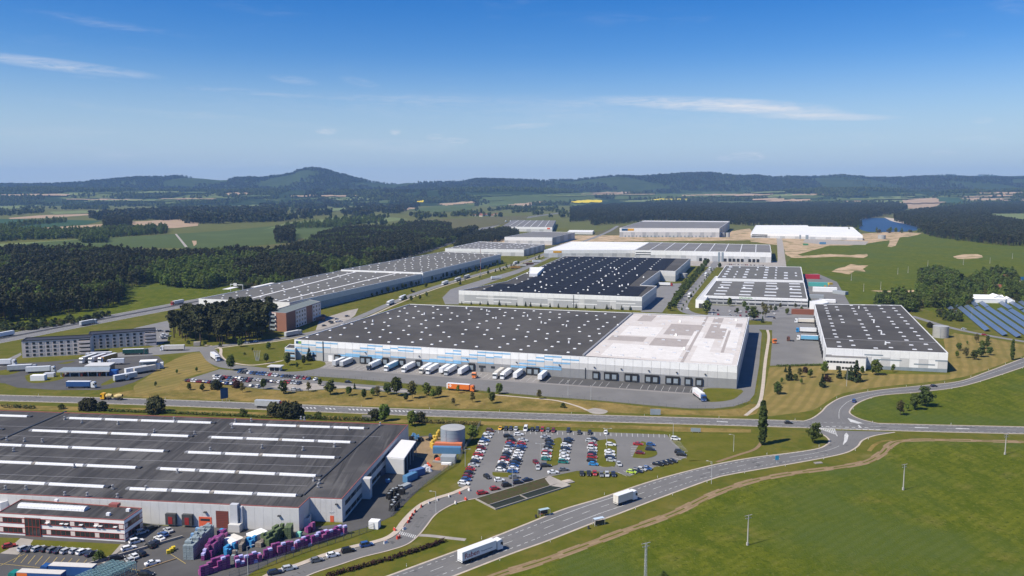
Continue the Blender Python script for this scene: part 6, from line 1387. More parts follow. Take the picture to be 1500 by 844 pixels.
# retention basin beside the car park
q = [G(*p) for p in [(697, 732), (726, 747), (835, 712.5), (805, 699)]]
bs = thing('retention_basin', 'long concrete rimmed rainwater basin below the car park', 'basin', (q[0].x, q[0].y, 0)); oo = Vector((q[0].x, q[0].y, 0))
for (a, b) in ((0, 1), (1, 2), (3, 0), (2, 3)): plank('rim', q[a], q[b], 0, .55, .35, M['concrete'], bs, oo)
iq = [q[0].lerp(q[1], .6), q[1], q[2], q[3].lerp(q[2], .6)]
MB().face([(p.x - oo.x, p.y - oo.y, .05) for p in iq]).build('water', flat('pond_water', (.03, .035, .02), .6), bs)
plank('sill', iq[0], iq[3], 0, .3, .3, M['concrete'], bs, oo)
MB().face([(p.x - oo.x, p.y - oo.y, z) for p, z in ((q[0], .48), (iq[0], .10), (iq[3], .10), (q[3], .48))]).build('planted_bank', mat('basin_plants', (.055, .055, .018), (.085, .06, .03), scale=.8, rough=.95, bump=.8, bscale=3, layers=[((.05, .07, .012), .5, .5, .6, .8)]), bs)
MB().face([(p.x - oo.x, p.y - oo.y, z) for p, z in ((q[3], .62), (q[2].lerp(q[3], .05), .6), (q[2].lerp(q[1], .07), .1), (q[3].lerp(q[0], .07).lerp(q[1], .2), .1))]).build('ramp', M['concrete'], bs)
plank('cross_wall', iq[0].lerp(iq[3], .42), q[1].lerp(q[2], .42), 0, .4, .3, M['concrete'], bs, oo)
c = G(829, 707); sl = thing('concrete_slab', 'concrete slab at the head of the rainwater basin', 'slab', (c.x, c.y, 0), radians(30)); obj('slab', boxmesh('slab', 6, 3.5, .35, M['concrete']), sl); obj('lid', boxmesh('lid', 3, 2.4, .2, M['paving']), sl, (.5, .3, .35))

# ------------------------------------------------------------------ filling station and other small buildings
hc = height_at(84, 553, 543.5)
q = [G(p[0], p[1], hc) for p in [(83, 543.5), (160, 542.5), (161.6, 537), (93, 538)]]
cn = thing('filling_station', 'filling station with long flat dark canopy and red pumps', 'filling station', (q[0].x, q[0].y, 0)); oo = Vector((q[0].x, q[0].y, 0))
mb = MB().prism([(p.x - oo.x, p.y - oo.y) for p in q], hc - .9, hc, 0, 1); mb.build('canopy', [M['wall_pale'], M['wall_blue_grey']], cn)
for k in range(6):
    for t_ in (.15, .85):
        p = q[0].lerp(q[1], .06 + k * .175).lerp(q[3].lerp(q[2], .06 + k * .175), t_) - oo; obj('column', boxmesh('column', .45, .45, hc - .85, M['wall_pale']), cn, (p.x, p.y, 0))
        if k % 2 == 0: obj('pump', boxmesh('pump', 1.0, .6, 1.9, M['orange_red']), cn, (p.x + 1.5, p.y, 0))
a = q[3].lerp(q[2], .45) - oo; b = q[3].lerp(q[2], .95) - oo
obj('shop', boxmesh('shop', (b - a).length, 9, 4.2, M['glass']), cn, ((a.x + b.x) / 2, (a.y + b.y) / 2 + 5, 0), atan2((b - a).y, (b - a).x)); obj('shop_roof', boxmesh('shop_roof', (b - a).length + 1, 10, .5, M['wall_pale']), cn, ((a.x + b.x) / 2, (a.y + b.y) / 2 + 5, 4.2), atan2((b - a).y, (b - a).x))
block('blue_kiosk', 'bright blue kiosk at the end of the filling station canopy', 'kiosk', 167, 549, 4.5, 3.5, 3, radians(5), flat('kiosk_blue', (.03, .12, .42), .4), ribs=False)
block('gas_tank_shed', 'white flat shed west of the filling station', 'shed', 57, 557, 8, 4, 3.2, radians(6), M['tent_white'], ribs=False)
block('service_shed', 'small white service shed behind the flat shed', 'shed', 73, 552, 6, 3.5, 2.4, radians(6), M['skylight_grey'], ribs=False)
c = G(218, 541); wsh = thing('lorry_wash', 'white roofed lorry wash at the edge of the lorry park', 'lorry wash', (c.x, c.y, ZA), radians(15))
obj('roof', boxmesh('roof', 10, 6, .5, M['tent_white']), wsh, (0, 0, 5.2))
for x in (-4.7, 4.7):
    for y in (-2.7, 2.7): obj('post', boxmesh('post', .4, .4, 5.25, M['wall_blue_grey']), wsh, (x, y, 0))
obj('back_wall', boxmesh('back_wall', 9.8, .2, 4.8, M['wall_blue_grey']), wsh, (0, 2.6, 0))
for i, (px, py) in enumerate(((231, 541), (237, 539))): block('white_silo', 'small white cabinet beside the lorry wash', 'cabinet', px, py, 2.2, 2.0, 3.6, .2, M['tent_white'], 'white cabinets by the lorry wash', False)
c = G(404, 543); gh = thing('gatehouse', 'glazed gatehouse with wide flat roof at the yard entrance', 'gatehouse', (c.x, c.y, ZA), radians(-8))
obj('booth', boxmesh('booth', 6.2, 3.6, 2.7, M['hotel_dark']), gh); obj('roof', boxmesh('roof', 9, 6, .45, M['wall_pale']), gh, (0, 0, 2.7))
for x in (-3.2, 0, 3.2): obj('pier', boxmesh('pier', .4, 3.8, 2.7, M['wall_pale']), gh, (x, 0, 0))
block('transformer_hut', 'small pale transformer hut at the foot of the pine grove', 'hut', 289, 506.5, 4.5, 3, 2.8, radians(8), M['concrete'], ribs=False)
block('brick_store', 'low brick red store beside the east yard', 'store', 1178, 460.5, 22, 4.5, 4.5, radians(-12), M['tile_red'], ribs=False)
block('site_office', 'blue stacked site cabins on the building site', 'cabins', 1205, 358, 12, 5, 4.5, radians(-8), cblue); block('site_store', 'green site container on the building site', 'container', 1180, 359.5, 10, 4, 3.5, radians(-8), flat('site_green', (.10, .30, .16), .5))
for i, (px, py, nm, mm) in enumerate(((1190, 408.5, 'red', cred), (1198, 419.5, 'teal', cteal), (1208, 427.5, 'white', M['tent_white']), (1196, 437, 'pale grey', cgrey), (1212, 443, 'white low', M['tent_white']), (1231, 431, 'blue grey', cgrey))):
    block('storage_tent', nm + ' covered storage unit in the yard behind the trade hall', 'storage unit', px, py, (17, 21, 25, 14, 15, 16)[i], 5.5, (5.5, 4.5, 5, 3.5, 3, 3.5)[i], radians(-14 if i < 5 else -58), mm)
block('yellow_skip', 'yellow skip at the corner of the storage yard', 'skip', 1216, 417, 5, 3, 2.2, .3, flat('skip_yellow', (.65, .45, .05), .5), ribs=False); block('orange_skip', 'orange brown skip beside the yellow one in the storage yard', 'skip', 1210, 420, 5, 3, 1.8, -.2, flat('skip_orange', (.55, .28, .10), .5), ribs=False)
# tents and village houses by the grove
def tent(px, py, L_, w_, h_, ang, label):
    c = G(px, py); t = thing('marquee', label, 'marquee', (c.x, c.y, 0), radians(ang))
    MB().box(-L_ / 2, L_ / 2, -w_ / 2, w_ / 2, 0, h_ * .55).build('wall', M['tent_white'], t)
    mb = MB(); e = .3; mb.face([(-L_ / 2 - e, -w_ / 2 - e, h_ * .53), (L_ / 2 + e, -w_ / 2 - e, h_ * .53), (L_ / 2 + e, 0, h_), (-L_ / 2 - e, 0, h_)]); mb.face([(-L_ / 2 - e, w_ / 2 + e, h_ * .53), (L_ / 2 + e, w_ / 2 + e, h_ * .53), (L_ / 2 + e, 0, h_), (-L_ / 2 - e, 0, h_)])
    for s_ in (-1, 1): mb.face([(s_ * L_ / 2, -w_ / 2, h_ * .53), (s_ * L_ / 2, w_ / 2, h_ * .53), (s_ * L_ / 2, 0, h_)])
    mb.build('roof', M['tent_white'], t)
tent(1444, 442.5, 30, 16, 7.5, -8, 'long white marquee in front of the leafy grove'); tent(1458, 442.5, 16, 14, 8, 80, 'gable fronted white marquee joined to the long one'); tent(1476, 443, 14, 10, 5.5, 70, 'small white marquee at the end of the group'); tent(1424, 443, 9, 6, 3, -8, 'tiny low white tent at the west end of the marquees')
def house(px, py, L_, w_, h_, ang, wallm, roofm, label, group):
    c = G(px, py); t = thing('house', label, 'house', (c.x, c.y, 0), ang, group)
    b = MB().box(-L_ / 2, L_ / 2, -w_ / 2, w_ / 2, 0, h_)
    for s_ in (-1, 1): b.face([(s_ * L_ / 2, -w_ / 2, h_), (s_ * L_ / 2, w_ / 2, h_), (s_ * L_ / 2, 0, h_ + w_ * .38)])
    b.build('wall', wallm, t); mb = MB(); e = .4
    for s_ in (-1, 1): mb.face([(-L_ / 2 - e, s_ * (w_ / 2 + e), h_ - .25), (L_ / 2 + e, s_ * (w_ / 2 + e), h_ - .25), (L_ / 2 + e, 0, h_ + w_ * .39), (-L_ / 2 - e, 0, h_ + w_ * .39)])
    mb.build('roof', roofm, t)
    for k in range(3): obj('window', boxmesh('window', 1.2, .06, 1.3, M['glass']), t, (-L_ / 2 + (k + .5) * L_ / 3, -w_ / 2 - .02, 1.1))
hr = random.Random(3)
for (px, py, lab) in ((1497, 416, 'cream house with dark roof at the edge of the grove'), (1474, 412, 'white house half hidden in the grove'), (1459, 428, 'cream house with red roof behind the marquees')): house(px, py, 12, 9, 5, radians(20), M['house_cream' if px != 1474 else 'tent_white'], M['sign_blue' if px == 1497 else 'tile_red'], lab, None)
for i in range(14):
    house(1225 + hr.uniform(0, 110), 297 - hr.uniform(0, 5), 22, 12, 7, hr.uniform(-.6, .6), M['tent_white'] if hr.random() < .6 else M['house_cream'], M['tile_red'] if hr.random() < .7 else M['roof_grey'], 'far village house between the lake and the hills', 'houses of the far village by the lake')
for i in range(12): house(672 + hr.uniform(0, 55), 317.5 - hr.uniform(0, 4), 15, 9, 5, hr.uniform(-.6, .6), M['house_cream'] if hr.random() < .6 else M['tent_white'], M['tile_red'], 'red roofed house of the village beyond the olive field', 'houses of the village beyond the olive field')
for i in range(12): house(395 + hr.uniform(0, 30), 303 - hr.uniform(0, 5), 18, 10, 6, hr.uniform(-.6, .6), M['tent_white'], M['roof_grey'], 'house of the far village below the round hill', 'houses of the far village below the round hill')
for i in range(8): house(1330 + hr.uniform(0, 150), 283.5 + hr.uniform(-1, 3), 30, 15, 9, hr.uniform(-.6, .6), M['tent_white'], M['tile_red'], 'tiny house at the foot of the wooded hills behind the lake', 'houses at the foot of the hills')
# solar farm
for i, (x0, y0, x1, y1) in enumerate([(785, 490, 905, 590), (880, 490, 1160, 725), (965, 500, 1325, 770), (1060, 510, 1450, 785), (1160, 515, 1560, 790), (1270, 525, 1600, 745), (1370, 535, 1650, 715), (1030, 470, 1065, 500), (1100, 465, 1160, 510), (1280, 465, 1375, 525), (1370, 460, 1480, 530), (1460, 460, 1600, 548), (1490, 540, 1700, 670)]):
    a, b = G(1260 + x0 / 6.25, 370 + y0 / 6.25), G(1260 + x1 / 6.25, 370 + y1 / 6.25); d = b - a; L_ = d.length; ang = atan2(d.y, d.x)
    lab = 'row of blue solar panels on the grassy slope by the marquees'
    t = thing('solar_row', lab, 'solar panels', (a.x, a.y, 0), ang, 'solar rows on the slope'); n = max(int(L_ / 4.2), 1); w = L_ / n
    def pm():
        mb = MB(); u = (0, -1.75, .75); v = (0, 1.75, 2.5)
        mb.hexa([(-w / 2 + .03, u[1], u[2]), (w / 2 - .03, u[1], u[2]), (w / 2 - .03, v[1], v[2]), (-w / 2 + .03, v[1], v[2]), (-w / 2 + .03, u[1], u[2] + .1), (w / 2 - .03, u[1], u[2] + .1), (w / 2 - .03, v[1], v[2] + .1), (-w / 2 + .03, v[1], v[2] + .1)]); return mb.mesh('panel', M['solar_field'])
    me = shared(('spanel', round(w, 2)), pm)
    for k in range(n):
        obj('panel', me, t, ((k + .5) * w, 0, 0))
        if k % 2 == 0: obj('leg', boxmesh('leg', .12, .12, 1.6, M['vent_metal']), t, ((k + .5) * w, 0, 0))
# ------------------------------------------------------------------ vehicles
PAINT = {}
for nm, c in (('white', (.78, .79, .80)), ('silver', (.46, .48, .50)), ('grey', (.20, .21, .225)), ('black', (.022, .023, .026)), ('dark blue', (.022, .035, .075)), ('blue', (.035, .11, .32)), ('bright blue', (.03, .24, .55)), ('red', (.40, .03, .03)), ('dark red', (.20, .018, .03)), ('green', (.02, .22, .19)), ('lime', (.42, .58, .06)), ('yellow', (.75, .40, .02)), ('orange', (.75, .19, .04)), ('brown', (.16, .07, .05)), ('dark green', (.02, .09, .08)), ('ochre', (.48, .25, .05)), ('cream', (.66, .62, .55)), ('teal', (.02, .26, .22)), ('pale blue', (.16, .42, .62))):
    PAINT[nm] = mat('paint_' + nm.replace(' ', '_'), c, None, rough=.28, spec=.5, layers=[(tuple(x * .85 for x in c), .8, .45, .7, .6)])
lamp_red = flat('lamp_red', (.45, .02, .02), .3); lamp_white = flat('lamp_white', (.8, .8, .78), .2); plastic = flat('black_plastic', (.03, .03, .033), .6)

def loft(mb, st, mi=0):
    """st: (x, half width, z bottom, z top)"""
    for a, b in zip(st, st[1:]):
        for s_ in (-1, 1): mb.face([(a[0], s_ * a[1], a[2]), (b[0], s_ * b[1], b[2]), (b[0], s_ * b[1] * .96, b[3]), (a[0], s_ * a[1] * .96, a[3])], mi)
        mb.face([(a[0], -a[1] * .96, a[3]), (b[0], -b[1] * .96, b[3]), (b[0], b[1] * .96, b[3]), (a[0], a[1] * .96, a[3])], mi)
        mb.face([(a[0], -a[1], a[2]), (b[0], -b[1], b[2]), (b[0], b[1], b[2]), (a[0], a[1], a[2])], mi)
    for e in (st[0], st[-1]): mb.face([(e[0], -e[1], e[2]), (e[0], e[1], e[2]), (e[0], e[1] * .96, e[3]), (e[0], -e[1] * .96, e[3])], mi)
CARK = {'hatchback': (4.1, -1.75, -1.35, .25, .95, 1.50), 'saloon': (4.6, -1.45, -.85, .25, 1.0, 1.44), 'estate': (4.6, -2.05, -1.75, .25, 1.0, 1.50), 'people carrier': (4.5, -2.05, -1.8, .35, 1.25, 1.72), 'van': (5.2, -2.45, -2.35, 1.1, 1.7, 2.25)}
def carmesh(kind):
    L_, bx, rx, fx, hx, H_ = CARK[kind]; l = L_ / 2; w = .88 if kind != 'van' else .96; bel = .92 if kind != 'van' else 1.15
    b = MB(); loft(b, [(-l, w * .84, .38, bel * .9), (-l + .15, w * .95, .27, bel), (-l * .45, w, .25, bel), (l * .3, w, .25, bel * .98), (l * .62, w * .97, .25, bel * .88), (l - .18, w * .9, .28, bel * .74), (l, w * .74, .36, bel * .62)])
    wr = w * .78; b.hexa([(rx, -wr, H_ - .07), (fx, -wr, H_ - .07), (fx, wr, H_ - .07), (rx, wr, H_ - .07), (rx + .1, -wr * .93, H_), (fx - .12, -wr * .93, H_), (fx - .12, wr * .93, H_), (rx + .1, wr * .93, H_)])
    for x0, x1 in ((bx, rx), ((bx + hx) / 2 - .1, (rx + fx) / 2 - .05), (hx, fx)):      # pillars
        for s_ in (-1, 1): b.tube((x0, s_ * (w * .92), bel - .03), (x1, s_ * wr, H_ - .04), .045, n=4)
    for s_ in (-1, 1): b.box(l - .14, l + .01, s_ * w * .58 - .16, s_ * w * .58 + .16, bel * .58, bel * .72, 2); b.box(-l - .01, -l + .1, s_ * w * .68 - .14, s_ * w * .68 + .14, bel * .72, bel * .9, 1); b.box(fx + .35, fx + .5, s_ * (w + .1) - .1, s_ * (w + .1) + .1, bel, bel + .15, 0)
    body = b.mesh('body', [PAINT['grey'], lamp_red, lamp_white])
    g = MB(); wb = w * .90; g.hexa([(bx, -wb, bel - .04), (hx, -wb, bel - .04), (hx, wb, bel - .04), (bx, wb, bel - .04), (rx, -wr * .97, H_ - .06), (fx, -wr * .97, H_ - .06), (fx, wr * .97, H_ - .06), (rx, wr * .97, H_ - .06)]); glass = g.mesh('windows', M['glass'])
    wh = MB().cyl(0, .33, -.11, .11, .33, .33, 12, axis='y'); wheel = wh.mesh('wheel', M['rubber'])
    return body, glass, wheel, l
def car(px, py, ang, colour, kind, where, group, z=ZA, name='car', parts=True, label=None):
    body, glass, wheel, l = shared(('car', kind), lambda: carmesh(kind))
    c = G(px, py); t = thing(name, label or ('%s %s %s' % (colour, kind, where)), 'car', (c.x, c.y, z), ang, group)
    o_ = obj('body', body, t); o_.material_slots[0].link = 'OBJECT'; o_.material_slots[0].material = PAINT[colour]
    obj('windows', glass, t)
    for sx_ in (-1, 1):
        for sy_ in (-1, 1): obj('wheel', wheel, t, (sx_ * l * .60, sy_ * .76, 0))
    return t
CK = {'w': 'white', 's': 'silver', 'g': 'grey', 'k': 'black', 'd': 'dark blue', 'b': 'blue', 'B': 'bright blue', 'r': 'red', 'R': 'dark red', 'G': 'green', 'l': 'lime', 'y': 'yellow', 'n': 'brown'}
KINDS = ['hatchback', 'estate', 'hatchback', 'saloon', 'people carrier', 'hatchback', 'saloon']
kr = random.Random(11)
def lot(off, scale, items, ang, where, group, jit=2.0, kind=None):
    for (x, y, c_) in items: car(off[0] + x / scale, off[1] + y / scale + 1.4, ang + radians(kr.uniform(-jit, jit)), CK[c_], kind or kr.choice(KINDS), where, group)
o5, o6 = (650, 600), (820, 600); s5 = 5.275
AH = radians(-14)      # cars standing across the columns
lot(o5, s5, [(360, 165, 'n'), (345, 188, 's'), (333, 210, 'w'), (318, 238, 'b'), (303, 266, 'w'), (292, 300, 'R'), (282, 326, 'w'), (268, 350, 'r'), (258, 376, 'w'), (243, 402, 'd'), (230, 432, 's'), (208, 462, 'r'), (198, 490, 'k'), (185, 515, 'R'), (175, 542, 'b'), (155, 571, 'w')], AH, 'in the car park column along the grass edge', 'cars in the edge column')
lot(o5, s5, [(525, 237, 'k'), (515, 257, 'r'), (515, 279, 'b'), (502, 301, 's'), (492, 323, 'w'), (490, 343, 'k'), (480, 366, 'd'), (472, 390, 'r'), (460, 410, 'w'), (455, 430, 'd'), (445, 449, 'k'), (440, 468, 'w')], AH, 'in the western half of the double column', 'cars in the double column, west')
lot(o5, s5, [(612, 238, 's'), (602, 264, 'r'), (602, 288, 'b'), (592, 309, 'd'), (582, 330, 'w'), (572, 353, 'w'), (562, 374, 'w'), (570, 392, 'k'), (555, 415, 'd'), (545, 437, 'b'), (540, 460, 'w'), (533, 480, 'b')], AH, 'in the eastern half of the double column', 'cars in the double column, east')
lot(o5, s5, [(815, 243, 'k'), (820, 266, 'd'), (808, 292, 'k'), (800, 316, 's'), (795, 340, 'r'), (795, 361, 'w'), (790, 385, 'G')], AH, 'west of the first grass island', 'cars west of the first island')
lot(o5, s5, [(967, 232, 'd'), (958, 252, 'k'), (945, 277, 'w'), (942, 302, 'd'), (935, 327, 's'), (930, 355, 'w'), (932, 381, 'w'), (925, 407, 'G')], AH, 'east of the first grass island', 'cars east of the first island')
lot(o6, s5, [(262, 232, 'k'), (237, 243, 's'), (255, 275, 'r'), (250, 297, 'w'), (255, 320, 's'), (250, 342, 'd'), (250, 368, 'r'), (245, 396, 'k'), (260, 424, 'B')], AH, 'west of the second grass island', 'cars west of the second island')
lot(o6, s5, [(395, 272, 'w'), (385, 325, 'w'), (388, 349, 'w'), (390, 372, 'd'), (397, 394, 's')], AH, 'east of the second grass island', 'cars east of the second island')
lot(o6, s5, [(605, 268, 'r'), (620, 337, 'R'), (703, 272, 'b'), (700, 310, 'd')], AH, 'round the small eastern grass island', 'cars round the small island')
lot(o6, s5, [(895, 228, 'w'), (925, 330, 'k'), (940, 350, 'k')], AH, 'in the bays at the east end of the car park', 'cars in the east end bays', kind='people carrier')
AV = radians(-98)
lot(o5, s5, [(437, 146, 'y'), (480, 150, 'k'), (518, 150, 'd'), (557, 152, 's'), (683, 155, 'k'), (722, 157, 'd'), (762, 159, 'r'), (805, 162, 'g'), (846, 164, 'R'), (963, 166, 'd')], AV, 'nosed out of the row beside the main road', 'cars in the road side row')
lot(o5, s5, [(633, 155, 'w')], AV, 'nosed out of the row beside the main road', 'cars in the road side row', kind='van')
lot(o6, s5, [(150, 181, 'k'), (230, 181, 'k'), (355, 181, 'w')], AV, 'in the emptier end of the row beside the main road', 'cars in the emptier road side bays')
lot(o6, s5, [(170, 497, 'k'), (225, 499, 'k'), (270, 497, 'r'), (322, 505, 'g'), (365, 505, 's'), (415, 505, 'd')], radians(-92), 'in the short row by the basin slab', 'cars by the basin slab')
lot(o6, s5, [(555, 484, 'l'), (600, 476, 'd'), (632, 464, 's'), (675, 457, 'b')], radians(-28), 'in the slanting row between basin slab and black cars', 'cars in the slanting row')
lot(o6, s5, [(757, 424, 'k'), (793, 417, 'k'), (830, 409, 'k'), (866, 400, 'k')], radians(-28), 'in the line of four at the south east edge', 'four black cars at the edge', kind='saloon')
for (x, y, c_, k_, a_, lab) in [(498, 207, 'k', 'estate', 10, 'black estate driving behind the double column'), (580, 195, 'w', 'estate', 5, 'white estate crossing the head of the double column'), (785, 214, 's', 'saloon', 15, 'silver saloon crossing near the first island'), (335, 523, 'k', 'hatchback', -60, 'black hatchback alone in the driving lane'), (430, 549, 'w', 'hatchback', 8, 'white hatchback at the foot of the double column'), (545, 524, 'g', 'saloon', 8, 'grey saloon at the end of the double column'), (490, 589, 'k', 'people carrier', 22, 'black people carrier parked on the basin rim road'), (572, 567, 'd', 'people carrier', 22, 'dark blue people carrier parked along the basin'), (648, 548, 'd', 'saloon', 22, 'dark blue saloon parked furthest along the basin'), (395, 615, 'r', 'hatchback', 22, 'red hatchback leaving past the basin'), (300, 648, 'r', 'estate', 22, 'red estate at the car park exit'), (712, 412, 'R', 'hatchback', -70, 'dark red hatchback turning by the lamp post'), (728, 454, 's', 'hatchback', -92, 'silver hatchback standing beside the turning dark red one'), (790, 437, 'k', 'estate', 5, 'black estate at the tip of the first island'), (845, 488, 'w', 'saloon', 8, 'white saloon parked above the basin slab'), (925, 467, 'g', 'saloon', 18, 'dark grey saloon beside the white one above the slab')]:
    car(650 + x / s5, 600 + y / s5 + 1.2, radians(a_), CK[c_], k_, '', None, label=lab)
car(820 + 457 / s5, 600 + 425 / s5 + 1.4, radians(-80), 'silver', 'hatchback', '', None, label='silver hatchback at the foot of the second island')
# factory staff cars
o0 = (0, 690); s0 = 5.48
for i, (x, y, c_) in enumerate([(200, 634, 's'), (255, 637, 'd'), (312, 636, 's'), (378, 640, 'k'), (434, 643, 'g'), (484, 650, 'd'), (542, 653, 's'), (607, 655, 's'), (670, 660, 'w'), (738, 675, 'd')]):
    car(x / s0, 690 + y / s0, radians(62), CK[c_], ('estate', 'saloon', 'estate', 'hatchback')[i % 4], 'in the row before the office lawn', 'cars before the office lawn')
for (x, y, c_, k_, a_, lab) in [(75, 614, 'r', 'hatchback', 35, 'red hatchback alone on the office path'), (1140, 503, 's', 'people carrier', 50, 'silver people carrier in the shade by the office corner'), (1215, 470, 'k', 'estate', 50, 'black estate in the deep shade of the factory wall'), (1350, 488, 's', 'saloon', 140, 'silver saloon nearest the loading docks'), (1310, 522, 'b', 'estate', 145, 'blue estate beyond the barrier'), (1280, 553, 'w', 'saloon', 145, 'white saloon beside the blue estate'), (1240, 588, 'd', 'hatchback', 145, 'dark blue hatchback next to the white saloon by the barrier'), (1205, 613, 'k', 'people carrier', 145, 'black people carrier next to the dark hatchback'), (1095, 578, 'w', 'people carrier', 40, 'white people carrier at the office side'), (1035, 633, 'w', 'estate', 40, 'white estate at the end of the office lawn'), (1130, 677, 'k', 'estate', 145, 'black estate against the long barrier'), (1075, 698, 'w', 'hatchback', 140, 'white hatchback against the long barrier'), (1040, 731, 's', 'hatchback', 140, 'silver hatchback beside the white one at the end of the barrier'), (935, 714, 'k', 'people carrier', 35, 'black people carrier by the round bush'), (1225, 752, 'w', 'saloon', 40, 'white saloon alone beside the wooden barrier'), (1175, 840, 'k', 'estate', 0, 'black estate parked beside the teal steel racks')]:
    car(x / s0, 690 + y / s0, radians(a_), CK[c_], k_, '', None, label=lab)
for (px, py, c_, k_, lab) in [(403, 841, 'd', 'estate', 'dark blue estate last in the kerbside line, behind a silver estate'), (424, 835, 's', 'estate', 'silver estate in the kerbside line'), (464, 823, 'g', 'hatchback', 'grey hatchback parked at the kerb of the side road'), (487.5, 815.5, 'w', 'hatchback', 'white hatchback parked at the kerb of the side road'), (510, 809, 'k', 'people carrier', 'black people carrier parked at the kerb'), (537, 800.5, 'b', 'people carrier', 'blue people carrier heading the kerbside line')]:
    car(px, py, radians(27), CK[c_], k_, '', None, label=lab)
# left hand staff car park
lr_ = random.Random(21); PAL = 'wwssgkkkddbrRbws'
def line_cars(p0, p1, n, ang, where, group, gaps=()):
    for i in range(n):
        if i in gaps: continue
        t = i / max(n - 1, 1); car(p0[0] + (p1[0] - p0[0]) * t, p0[1] + (p1[1] - p0[1]) * t, radians(ang + lr_.uniform(-3, 3)), CK[lr_.choice(PAL)], lr_.choice(KINDS), where, group, z=ZA)
line_cars((351, 546), (437, 554.5), 20, -100, 'in the back row of the staff car park', 'cars in the back row', (13,))
line_cars((442, 555), (462, 557), 5, -100, 'at the east end of the back row', 'cars at the east end of the back row', (3,))
line_cars((315, 552.5), (366, 556.5), 12, 80, 'in the west half of the middle row', 'cars in the middle row, west')
line_cars((369, 557), (409, 561), 9, 80, 'in the centre of the middle row', 'cars in the middle row, centre')
line_cars((414, 560.5), (438, 563), 6, -100, 'in the east end of the middle row', 'cars in the middle row, east')
line_cars((316, 555.2), (364, 559.5), 11, -100, 'in the second line of the middle row', 'cars in the middle row, second line', (3,))
line_cars((275, 558.5), (333, 563), 15, 80, 'in the front row of the staff car park', 'cars in the front row')
line_cars((340, 563.5), (378, 567.5), 5, 80, 'spaced out in the front row', 'cars spaced out in the front row', (2,))
for (px, py, a_, c_, lab) in [(510, 561, -8, 'k', 'black car leaving the staff car park'), (549, 571.5, -8, 'k', 'black car on the lane behind the verge trees'), (431, 572, -10, 's', 'silver car behind the round verge tree'), (438, 573, -10, 'g', 'grey car at the end of the paved bays'), (1155, 620.8, -5, 'k', 'black car on the main road near the poplar'), (1251, 589, 60, 'b', 'blue car coming down into the junction'), (1368, 566.8, 12, 'd', 'navy car on the branch road'), (1412, 483, -14, 's', 'silver car on the solar farm road'), (1442, 491.5, -14, 'r', 'red car on the solar farm road'), (1007, 453, -70, 'w', 'white car on the bend of the park road'), (362, 503, 10, 's', 'silver car on the estate road below the grove'), (375, 501, 10, 'w', 'white car on the estate road below the grove'), (407, 497, 14, 'k', 'black car on the estate road near the brick block'), (606, 428, 66, 'k', 'black car following the lorries on the estate road')]:
    car(px, py, radians(a_), CK[c_], 'hatchback' if c_ != 'b' else 'people carrier', '', None, label=lab)
vr = random.Random(8)
for i in range(24):
    car(1044 + (i % 12) * 8.2 + vr.uniform(-1, 1), (455 if i < 12 else 461) + (i % 12) * .5, radians(75), CK[vr.choice(PAL)], vr.choice(KINDS), 'parked before the trade hall', 'cars before the trade hall') if vr.random() < .8 else None
for i in range(16): car(470 + vr.uniform(0, 40), 478 - i * 1.2 + vr.uniform(-2, 2), radians(40), CK[vr.choice('wwsgkr')], vr.choice(KINDS), 'parked beside the brick block', 'cars beside the brick block') if i < 14 else None
for i in range(22): car(1066 + i * 2.6, 387.8 + i * .1, radians(80), CK[vr.choice(PAL)], 'hatchback', 'in the line behind the trade hall', 'cars behind the trade hall')
for i in range(9): car(235 + vr.uniform(-12, 12), 490 + vr.uniform(-10, 8), radians(30), CK[vr.choice('wskg')], 'estate', 'on the rest area behind the hotel', 'cars on the rest area')

# --- lorries
def tyre(r=.5, w=.35): return shared(('tyre', r, w), lambda: MB().cyl(0, r, -w / 2, w / 2, r, r, 14, axis='y').mesh('wheel', M['rubber']))
def cabmesh():
    mb = MB()
    st = [(-1.15, 1.22, .55, 3.55), (.55, 1.24, .5, 3.75), (.95, 1.22, .45, 3.3), (1.15, 1.18, .45, 2.0), (1.18, 1.12, .45, .8)]
    loft(mb, st); 
    for s_ in (-1, 1): mb.box(.55, .85, s_ * 1.42 - .1, s_ * 1.42 + .1, 1.8, 2.7, 1); mb.box(1.1, 1.22, s_ * .85 - .2, s_ * .85 + .2, .75, 1.0, 2)
    return mb.mesh('cab', [PAINT['white'], plastic, lamp_white])
def screen(): return MB().hexa([(.99, -1.08, 2.02), (1.21, -1.08, 2.0), (1.21, 1.08, 2.0), (.99, 1.08, 2.02), (.84, -1.02, 3.15), (1.03, -1.02, 3.1), (1.03, 1.02, 3.1), (.84, 1.02, 3.15)]).mesh('windscreen', M['glass'])
def sidewin(): return MB().box(.1, .8, -1.265, 1.265, 2.0, 2.85).mesh('side_window', M['glass'])
def paint(o_, c_): o_.material_slots[0].link = 'OBJECT'; o_.material_slots[0].material = PAINT[c_] if c_ in PAINT else c_; return o_
